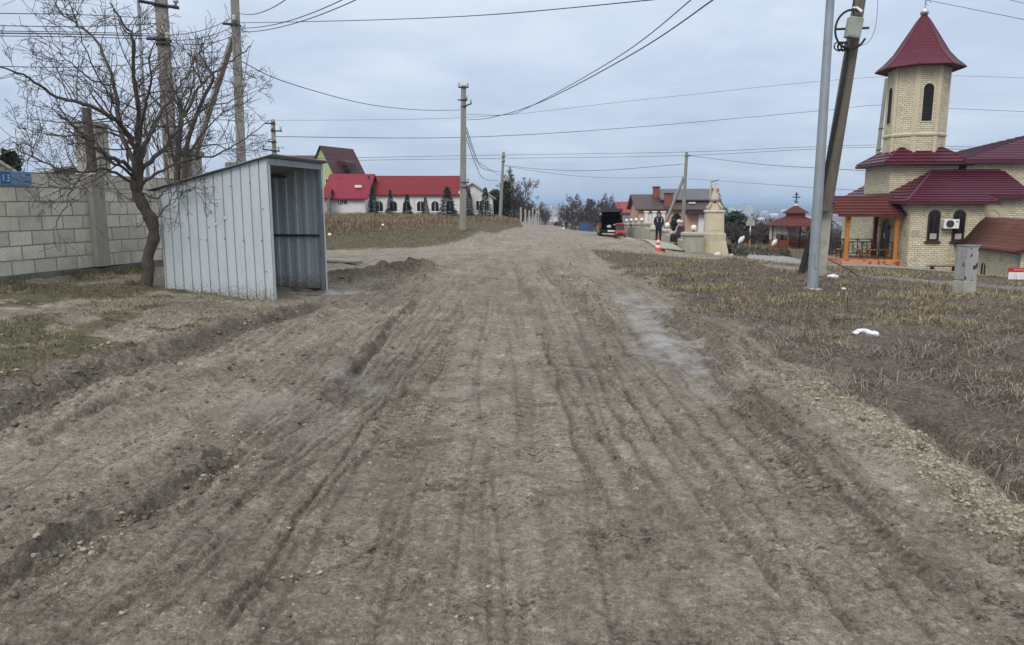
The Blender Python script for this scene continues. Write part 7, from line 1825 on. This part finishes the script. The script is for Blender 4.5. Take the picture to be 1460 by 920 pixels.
# low shrubs in the garden bed before the gazebo
gv, gf = [], []
r_ = np.random.default_rng(12)
for i in range(2600):
    px = r_.uniform(1040, 1128); py = r_.uniform(352, 362)
    p = P(px, py, 50+r_.uniform(-2, 4)); zz = surf(p.x, p.y); hgt_ = r_.uniform(.03, .4)*(1 if r_.random() < .8 else 1.5)
    c = np.array([p.x, p.y, zz+hgt_*r_.random()]); V = c+r_.normal(0, .07, (3, 3)); gf.append((3*i, 3*i+1, 3*i+2)); gv += [tuple(q) for q in V]
tag(raw_mesh('ground_cover', np.array(gv), np.array(gf), weathered('dull evergreen cover', (.05, .055, .03), (.085, .075, .05), .8, 2, bump=0)), 'low dull ground cover in the bed before the gazebo', 'ground cover', kind='stuff')

# ---------------------------------------------------------------- valley: woods and the town in the haze
r_ = np.random.default_rng(31); V, Fc, n = [], [], 0
for i in range(9000):
    y_ = 170*np.exp(r_.uniform(0, 1)*3.6); x_ = r_.uniform(-.72, .78)*y_
    if y_ < 420 and -.06 < (x_/y_-.065) < .045: continue
    if y_ < 260 and x_/y_ < -.02: continue
    if perlin(np.array([x_/ (60+y_*.12)]), np.array([y_/(80+y_*.2)]))[0] < -.08: continue
    s = r_.uniform(2.2, 5.0)*(1 if y_ < 900 else 1.7); z0 = surf(x_, y_)
    m = 14 if y_ < 700 else 7
    c = np.array([x_, y_, z0+s*.55])
    for k in range(m):
        q = c+r_.normal(0, 1, 3)*np.array([s*.5, s*.5, s*.33]); tri = q+r_.normal(0, s*.28, (3, 3)); V.append(tri); Fc.append((n, n+1, n+2)); n += 3
tag(raw_mesh('distant_woods', np.concatenate(V), np.array(Fc), weathered('winter woods', (.055, .048, .04), (.085, .075, .06), .9, .02, bump=0)), 'leafless woods filling the valley', 'woods', kind='stuff')
pal = [weathered('white town wall', (.52, .52, .50), (.44, .44, .42), .9, .5), weathered('grey town wall', (.45, .44, .42), (.38, .37, .36), .9, .5), weathered('cream town wall', (.6, .54, .42), (.5, .45, .36), .9, .5)]
TGp = 'distant houses in the hazy valley town'
hp = []
for k in range(3):
    o = thing('distant_house', 'tiny pale house of the hazy valley town', 'house', (0, 0, 0), 0, TGp)
    MB().extrude([(-5, 0, -3), (5, 0, -3), (5, 0, 4.5), (0, 0, 7.5), (-5, 0, 4.5)], (0, 12, 0)).build('wall', pal[k], o)
    for sx in (-1, 1): MB().extrude([(sx*5.5, -.4, 4.4), (0, -.4, 7.7), (0, -.4, 8.0), (sx*5.5, -.4, 4.7)], (0, 12.8, 0)).build('roof', [M['pale_concrete'], weathered('town roof', (.2, .1, .08), (.16, .09, .075), .9, .5), M['galv']][k], o)
    hp.append(o)
hu = set(); cnt = 0
while cnt < 150:
    y_ = 700*np.exp(r_.uniform(0, 1.7)); x_ = r_.uniform(.0, .72)*y_ if r_.random() < .85 else r_.uniform(-.1, .1)*y_
    k = int(r_.integers(0, 3)); o = hp[k] if k not in hu else copy_tree(hp[k]); hu.add(k)
    sc_ = r_.uniform(.7, 1.2)*(1+y_/2500); o.location = (x_, y_, surf(x_, y_)+1.5); o.rotation_euler = (0, 0, r_.uniform(0, 3.1)); o.scale = (sc_, sc_, sc_*r_.uniform(.7, 1.1)); cnt += 1
for px, py, Y_, w_, h_, lab in [(798, 303, 900, 14, 26, 'tall white block rising from the hazy town down the road'), (1068, 303, 2300, 26, 40, 'pale tower block in the hazy town right of the statue')]:
    p = P(px, py+6, Y_); o = thing('tower_block', lab, 'building', (p.x, Y_, surf(p.x, Y_)), .2)
    MB().box(-w_/2, w_/2, 0, w_*.7, -3, h_).build('wall', pal[0], o); MB().box(-w_/2-.5, w_/2+.5, -.5, w_*.7+.5, h_+.01, h_+1.2).build('parapet', pal[1], o)
# ---------------------------------------------------------------- grass and loose earth
def blades(name, label, cat, pos, hgt_, lean, width, mats, seed, bend=.35):
    """two-segment grass blades as one object of stuff"""
    r_ = np.random.default_rng(seed); n = len(pos); a = r_.uniform(0, 6.28, n); d = np.stack([np.cos(a), np.sin(a), np.zeros(n)], 1); sd = np.stack([-d[:, 1], d[:, 0], np.zeros(n)], 1)
    w_ = (width*r_.uniform(.6, 1.3, n))[:, None]; ln = (lean*r_.uniform(.2, 1.4, n))[:, None]; h_ = hgt_[:, None]; up = np.array([0, 0, 1.0])
    b0 = pos-sd*w_/2; b1 = pos+sd*w_/2; mid = pos+d*h_*ln*.35+up*h_*.6; tip = pos+d*h_*ln*(1+bend)+up*h_*np.clip(1-ln*.35, .25, 1)
    m0 = mid-sd*w_*.4; m1 = mid+sd*w_*.4
    V = np.stack([b0, b1, m0, m1, tip], 1).reshape(-1, 3); i = np.arange(n)[:, None]*5
    Fc = np.concatenate([i+np.array([[0, 1, 3]]), i+np.array([[0, 3, 2]]), i+np.array([[2, 3, 4]])], 0)
    o = raw_mesh(name, V, Fc, mats, attrs={'tone': np.repeat(r_.random(n), 5)}); return tag(o, label, cat, kind='stuff')
def grass_mat(name, stops):
    m, nt, b = new_mat(name); t = NT(nt); c = t.ramp(t.attr('tone'), stops); n_ = t.noise(t.pos(), .8, 4)
    t.set(b.inputs['Base Color'], t.mix(.6, c, t.ramp(n_, [(.3, .65), (.7, 1.3)]), 'MULTIPLY')); b.inputs['Roughness'].default_value = .8; b.inputs['Specular IOR Level'].default_value = .2; return m
straw = grass_mat('straw', [(0, (.10, .075, .042)), (.3, (.20, .16, .085)), (.65, (.33, .27, .15)), (.85, (.42, .35, .21)), (1, (.16, .16, .06))])
greenm = grass_mat('winter green', [(0, (.06, .06, .025)), (.4, (.11, .115, .045)), (.7, (.19, .165, .085)), (1, (.28, .23, .13))])
fieldm = grass_mat('dry weeds', [(0, (.11, .078, .052)), (.4, (.20, .145, .095)), (.75, (.29, .22, .14)), (1, (.40, .33, .22))])
r_ = np.random.default_rng(77)
# right verge: denser with distance from the mud
N = 420000
v_ = r_.random(N); yy = 3.2*np.power(12.5, v_); xx = r_.uniform(0.9, .95*1, N)*0+ (yy+1.5)*r_.uniform(.05, .88, N)
den = field_many(A_grass, xx, yy)*field_many(vergeR+slopeR, xx, yy)*(1-field_many(A_drive, xx, yy))
cl = np.clip(.5+.9*fbm(xx*.55, yy*.55, 3, ox=4)+.45*fbm(xx*2.3, yy*2.3, 3), 0, 1)
pden = den*(cl**3.0)*1.5*np.interp(yy, [3, 7, 11, 40], [.25, .42, .85, .7])
k = np.flatnonzero(r_.random(N) < pden*.75)
xx, yy = xx[k], yy[k]; c_ = cl[k]; zz = surf_many(xx, yy)
# keep off the church, its paving, the parapet
ok = ~((yy > 29) & (xx > yy*.30+ 1.6)) | ((yy > 29) & (yy < 36) & (xx < 19))
loc = np.stack([xx, yy, zz-.004], 1)[ok]
hh = (.025+.12*c_[ok]*r_.random(ok.sum())**1.6)*np.interp(yy[ok], [3, 10, 30], [.8, 1.1, 1.5])
blades('verge_grass', 'dry straw coloured grass on the right verge', 'grass', loc, hh, 1.5, np.interp(yy[ok], [3, 10, 25, 45], [.004, .007, .014, .022]), straw, 1)
# dead stems and litter lying on the dark soil of the right verge
N = 240000; yy = 3.0*np.power(8.0, r_.random(N)); xx = (yy+1.5)*r_.uniform(.1, .88, N)
k = np.flatnonzero(r_.random(N) < field_many(vergeR, xx, yy)*np.clip(.25+.9*fbm(xx*1.1, yy*1.1, 3, ox=33), 0, .8)); xx, yy = xx[k], yy[k]
blades('dead_stems', 'dead weed stems lying on the dark soil of the right verge', 'weeds', np.stack([xx, yy, surf_many(xx, yy)+.004], 1), .03+.09*r_.random(len(k))**2, 2.6, np.interp(yy, [3, 10, 25], [.003, .005, .009]), grass_mat('dead stems', [(0, (.03, .024, .02)), (.4, (.09, .07, .058)), (.7, (.22, .18, .14)), (1, (.46, .40, .30))]), 21, .1)
N = 5200; yy = 9*np.power(3.6, r_.random(N)); xx = (yy+1.5)*r_.uniform(.2, .86, N)
k = np.flatnonzero((r_.random(N) < np.clip(2.2*(fbm(xx*.9, yy*.9, 3, ox=51)-.12), 0, 1)*field_many(vergeR, xx, yy)*(1-field_many(A_drive, xx, yy)))); xx, yy = xx[k], yy[k]
blades('weed_stalks', 'thin dead weed stalks standing in the right verge', 'weeds', np.stack([xx, yy, surf_many(xx, yy)-.005], 1), .12+.3*r_.random(len(k))**1.5, .5, np.interp(yy, [8, 35], [.006, .014]), grass_mat('dead stalks', [(0, (.06, .045, .035)), (.6, (.13, .10, .075)), (1, (.27, .21, .13))]), 22, .2)
# left verge: short and greenish
N = 150000; xx = r_.uniform(-10, -1.5, N); yy = r_.uniform(4.6, 17, N)
den = field_many(vergeL, xx, yy)*np.clip(.35+1.1*fbm(xx*.7, yy*.7, 3, ox=8)+.4*fbm(xx*2.4, yy*2.4, 2), 0, 1)
wl_d = (xx+7.97)*.964-(yy-11.5)*.266        # metres in front of the wall
den = den*np.where(wl_d > .12, 1, 0)*(1+1.5*np.exp(-((wl_d-.4)/.5)**2))
ins = ((xx+3.86)*.186+(yy-11.9)*.982 > -.02) & ((xx+3.86)*.186+(yy-11.9)*.982 < 2.0) & (-(xx+3.86)*.982+(yy-11.9)*.186 > -.8) & (-(xx+3.86)*.982+(yy-11.9)*.186 < 1.98)
k = np.flatnonzero((r_.random(N) < den*.55) & ~ins); xx, yy, wd = xx[k], yy[k], wl_d[k]
blades('green_grass', 'short greenish winter grass below the block wall', 'grass', np.stack([xx, yy, surf_many(xx, yy)-.004], 1), (.018+.04*r_.random(len(k)))*(1+1.8*np.exp(-((wd-.35)/.45)**2)), .8, np.full(len(k), .007), greenm, 2)
# straw tuft at the tree foot
p = GP(203, 407); m_ = 260; q = np.stack([p.x+r_.normal(0, .13, m_), p.y-.12+r_.normal(0, .06, m_), np.zeros(m_)], 1); q[:, 2] = surf_many(q[:, 0], q[:, 1])
blades('straw_tuft', 'tuft of yellow straw at the foot of the bare tree', 'grass', q, r_.uniform(.05, .16, m_), 1.2, np.full(m_, .008), straw, 3)
# field: tall dry weeds on top, short turf on the slope
N = 420000; v_ = r_.random(N); yy = 26*np.power(4.6, v_); xx = yy*r_.uniform(-.42, .01, N)
den = field_many(field, xx, yy); dmv = field_many(dm, xx, yy)
tall_ = sstep(2.6, 6.5, dmv+1.5*fbm(xx*.2, yy*.2, 3)); cl = np.clip(.6+.8*fbm(xx*.35, yy*.35, 3), 0, 1)
k = np.flatnonzero((r_.random(N) < den*(.25+.75*tall_*cl))); xx, yy, tl, c_ = xx[k], yy[k], tall_[k], cl[k]
hh = .05+tl*(.08+.48*c_*r_.random(len(k))**1.6)
lo = tl < .25; blades('bank_grass', 'short olive grass on the slope of the bank', 'grass', np.stack([xx, yy, surf_many(xx, yy)-.01], 1)[lo], hh[lo]*.9, 1.0, np.interp(yy[lo], [26, 120], [.02, .05]), greenm, 14)
hh = hh[~lo]; xx = xx[~lo]; yy = yy[~lo]
blades('field_weeds', 'tall dry weeds on the field beyond the side street', 'weeds', np.stack([xx, yy, surf_many(xx, yy)-.01], 1), hh, .7, np.interp(yy, [26, 120], [.013, .034]), fieldm, 4)
# scrub round the wild edges on the right and along the road down
N = 60000; v_ = r_.random(N); yy = 48*np.power(4.2, v_); xx = yy*r_.uniform(.0, .5, N)
den = np.clip(field_many(wild+slopeR, xx, yy), 0, 1)*np.clip(.3+fbm(xx*.2, yy*.2, 3), 0, 1)
k = np.flatnonzero((r_.random(N) < den) & ((xx > yy*.14) | (yy > 75)) & ~((xx > yy*.30) & (yy < 56)) & ~((xx > yy*.52))); xx, yy = xx[k], yy[k]
blades('dry_scrub', 'low dry scrub in the hollow behind the statue', 'weeds', np.stack([xx, yy, surf_many(xx, yy)-.01], 1), .12+.5*r_.random(len(k))**2, .5, np.interp(yy, [45, 200], [.03, .09]), fieldm, 5)

# ---- clods and stones: one irregular lump copied many times into one mesh of stuff
def lumps(name, label, pos, size, mat, seed, flat=.7):
    r_ = np.random.default_rng(seed)
    ph = (1+5**.5)/2; ico = np.array([(-1, ph, 0), (1, ph, 0), (-1, -ph, 0), (1, -ph, 0), (0, -1, ph), (0, 1, ph), (0, -1, -ph), (0, 1, -ph), (ph, 0, -1), (ph, 0, 1), (-ph, 0, -1), (-ph, 0, 1)])/1.9
    fc = [(0, 11, 5), (0, 5, 1), (0, 1, 7), (0, 7, 10), (0, 10, 11), (1, 5, 9), (5, 11, 4), (11, 10, 2), (10, 7, 6), (7, 1, 8), (3, 9, 4), (3, 4, 2), (3, 2, 6), (3, 6, 8), (3, 8, 9), (4, 9, 5), (2, 4, 11), (6, 2, 10), (8, 6, 7), (9, 8, 1)]
    vs = [tuple(v) for v in ico]; mid = {}; f2 = []
    def mp(a, b):
        k_ = (min(a, b), max(a, b))
        if k_ not in mid: v = (np.array(vs[a])+np.array(vs[b]))/2; vs.append(tuple(v/np.linalg.norm(v))); mid[k_] = len(vs)-1
        return mid[k_]
    for a, b, c in fc:
        ab, bc, ca = mp(a, b), mp(b, c), mp(c, a); f2 += [(a, ab, ca), (b, bc, ab), (c, ca, bc), (ab, bc, ca)]
    ico2 = np.array(vs); f2 = np.array(f2); m = len(ico2); n = len(pos)
    V = ico2[None]*(1+r_.normal(0, .26, (n, m)))[:, :, None]
    ax = np.stack([r_.uniform(.7, 1.35, n), r_.uniform(.7, 1.35, n), flat*r_.uniform(.7, 1.2, n)], 1)*size[:, None]
    V = V*ax[:, None, :]; q = r_.uniform(0, 6.28, n); c, s = np.cos(q)[:, None], np.sin(q)[:, None]
    V = np.stack([V[:, :, 0]*c-V[:, :, 1]*s, V[:, :, 0]*s+V[:, :, 1]*c, V[:, :, 2]], 2)+pos[:, None, :]
    o = raw_mesh(name, V.reshape(-1, 3), (f2[None]+np.arange(n)[:, None, None]*m).reshape(-1, 3), mat, smooth=False); return tag(o, label, 'earth', kind='stuff')
mudclod = weathered('mud clod', (.17, .145, .115), (.10, .083, .066), .95, 8, bump=.5, bscale=90, c3=(.24, .21, .165))
paleclod = weathered('dry clay clod', (.40, .36, .265), (.27, .235, .175), .95, 6, bump=.5, bscale=90, c3=(.20, .17, .13))
def scatter(N, y0, y1, wfun, seed, s0, s1, xr=.85):
    r2 = np.random.default_rng(seed); yy = y0*np.power(y1/y0, r2.random(N)); xx = (yy+1.5)*r2.uniform(-xr, xr, N)
    k_ = np.flatnonzero(r2.random(N) < wfun(xx, yy)); xx, yy = xx[k_], yy[k_]; s = s0*np.power(s1/s0, r2.random(len(k_))**2.2)
    return np.stack([xx, yy, surf_many(xx, yy)+s*.15], 1), s
pos, s = scatter(120000, 2.2, 36, lambda a, b: .42*field_many(A_rough, a, b)**1.5*(1-field_many(A_pale, a, b)), 5, .005, .026)
lumps('mud_clods', 'dark clods of churned mud along the ruts', pos, s*np.interp(pos[:, 1], [2, 10, 36], [.8, 1.3, 2.4]), mudclod, 6)
pos, s = scatter(420000, 2.2, 32, lambda a, b: 1.0*field_many(A_rough, a, b)*np.clip(field_many(A_pale, a, b)-.12, 0, 1), 7, .003, .016)
lumps('clay_clods', 'pale dry clay clods heaped along the right rut', pos, s*np.interp(pos[:, 1], [2, 10, 36], [.85, 1.3, 2.2]), paleclod, 8)
pos, s = scatter(16000, 2.2, 14, lambda a, b: .35*field_many(street, a, b)*np.clip(.3+1.2*fbm(a*.8, b*.8, 3, ox=2), 0, 1), 9, .002, .008)
lumps('crumbs', 'small crumbs of mud and grit on the road', pos, s, mudclod, 10)
pos, s = scatter(12000, 2.2, 10, lambda a, b: .35*field_many(street, a, b)*np.clip(.2+1.4*fbm(a*.8, b*.8, 3, ox=12), 0, 1), 19, .0025, .007)
lumps('grit', 'small pale stones pressed into the road', pos-np.array([0, 0, .001]), s, paleclod, 11)
pos, s = scatter(30000, 4, 16, lambda a, b: .5*field_many(vergeL, a, b)*np.clip(.2+1.2*fbm(a*1.1, b*1.1, 3, ox=9), 0, 1), 23, .004, .022)
lumps('soil_crumbs', 'crumbs of soil and rubble strewn on the left verge', pos, s, paleclod, 24, .5)
# ---------------------------------------------------------------- sky, sun, air
SUN_EL, SUN_AZ = R(42), R(205)          # azimuth from +Y towards +X
w = bpy.data.worlds.new('World'); sc.world = w; w.use_nodes = True
t = NT(w.node_tree); w.node_tree.nodes.clear()
sky = t.n('TexSky', sky_type='NISHITA', sun_disc=False, sun_elevation=SUN_EL, sun_rotation=SUN_AZ, air_density=1.0, dust_density=1.5, ozone_density=1.5)
tc = t.n('TexCoord').outputs['Generated']
sp = t.n('SeparateXYZ'); t.set(sp.inputs[0], tc)
zc = t.math('MAXIMUM', sp.outputs[2], 0.03)
# cloud deck: direction projected on a high plane
cb = t.n('CombineXYZ'); t.set(cb.inputs[0], t.math('DIVIDE', sp.outputs[0], t.math('ADD', zc, 0.12))); t.set(cb.inputs[1], t.math('DIVIDE', sp.outputs[1], t.math('ADD', zc, 0.12)))
cl = t.noise(cb.outputs[0], 0.55, 6, 0.52, 0.3)
deck = t.ramp(sp.outputs[2], [(0.0, (4.3, 5.25, 6.9)), (0.10, (5.3, 6.2, 7.75)), (0.3, (7.0, 7.8, 8.95)), (0.5, (8.4, 9.0, 10.2)), (1.0, (14, 14.4, 15))])
cl2 = t.noise(cb.outputs[0], 1.5, 5, 0.55, 0.4)
soft = t.ramp(t.math('ADD', t.math('MULTIPLY', cl, 0.55), t.math('MULTIPLY', cl2, 0.45)), [(0.38, (0.86, 0.88, 0.92)), (0.5, (1.0, 1.0, 1.0)), (0.61, (1.16, 1.13, 1.07))])
deck = t.mix(1.0, deck, soft, 'MULTIPLY')
col = t.mix(0.88, sky.outputs[0], deck)
bg = t.n('Background'); t.set(bg.inputs[0], col); bg.inputs[1].default_value = 0.10
out = t.n('OutputWorld'); t.set(out.inputs[0], bg.outputs[0])
sun = bpy.data.objects.new('sun', bpy.data.lights.new('sun', 'SUN')); COL.objects.link(sun)
sun.data.energy = 1.5; sun.data.angle = R(25); sun.data.color = (1.0, 0.95, 0.88)
d = Vector((math.sin(SUN_AZ)*math.cos(SUN_EL), math.cos(SUN_AZ)*math.cos(SUN_EL), math.sin(SUN_EL)))
sun.rotation_euler = d.to_track_quat('Z', 'Y').to_euler()
sun.location = (0, 0, 60)

hz = MB().box(-17500, 17500, -120, 17300, -140, 26).build('haze', None)
hm = bpy.data.materials.new('air'); hm.use_nodes = True; hn = hm.node_tree; hn.nodes.clear()
ho = hn.nodes.new('ShaderNodeOutputMaterial'); hv = hn.nodes.new('ShaderNodeVolumePrincipled')
hv.inputs['Density'].default_value = 0.00026; hv.inputs['Density Attribute'].default_value = ''
hv.inputs['Color'].default_value = (0.58, 0.77, 1.0, 1); hv.inputs['Anisotropy'].default_value = 0.0
hn.links.new(hv.outputs[0], ho.inputs['Volume'])
hz.data.materials.append(hm); tag(hz, kind='stuff', label='pale blue haze over the valley and distant town', cat='haze')

sc.view_settings.view_transform = 'Standard'; sc.view_settings.look = 'None'; sc.view_settings.gamma = 1.0
sc.view_settings.exposure = 0.15; sc.view_settings.use_curve_mapping = False
sc.render.engine = 'CYCLES'
sc.cycles.max_bounces = 5; sc.cycles.diffuse_bounces = 3; sc.cycles.glossy_bounces = 3; sc.cycles.transmission_bounces = 4
sc.cycles.volume_bounces = 0; sc.cycles.transparent_max_bounces = 8; sc.cycles.use_denoising = True; sc.cycles.denoising_prefilter = 'NONE'; sc.cycles.denoising_input_passes = 'RGB_ALBEDO_NORMAL'
sc.cycles.caustics_reflective = False; sc.cycles.caustics_refractive = False
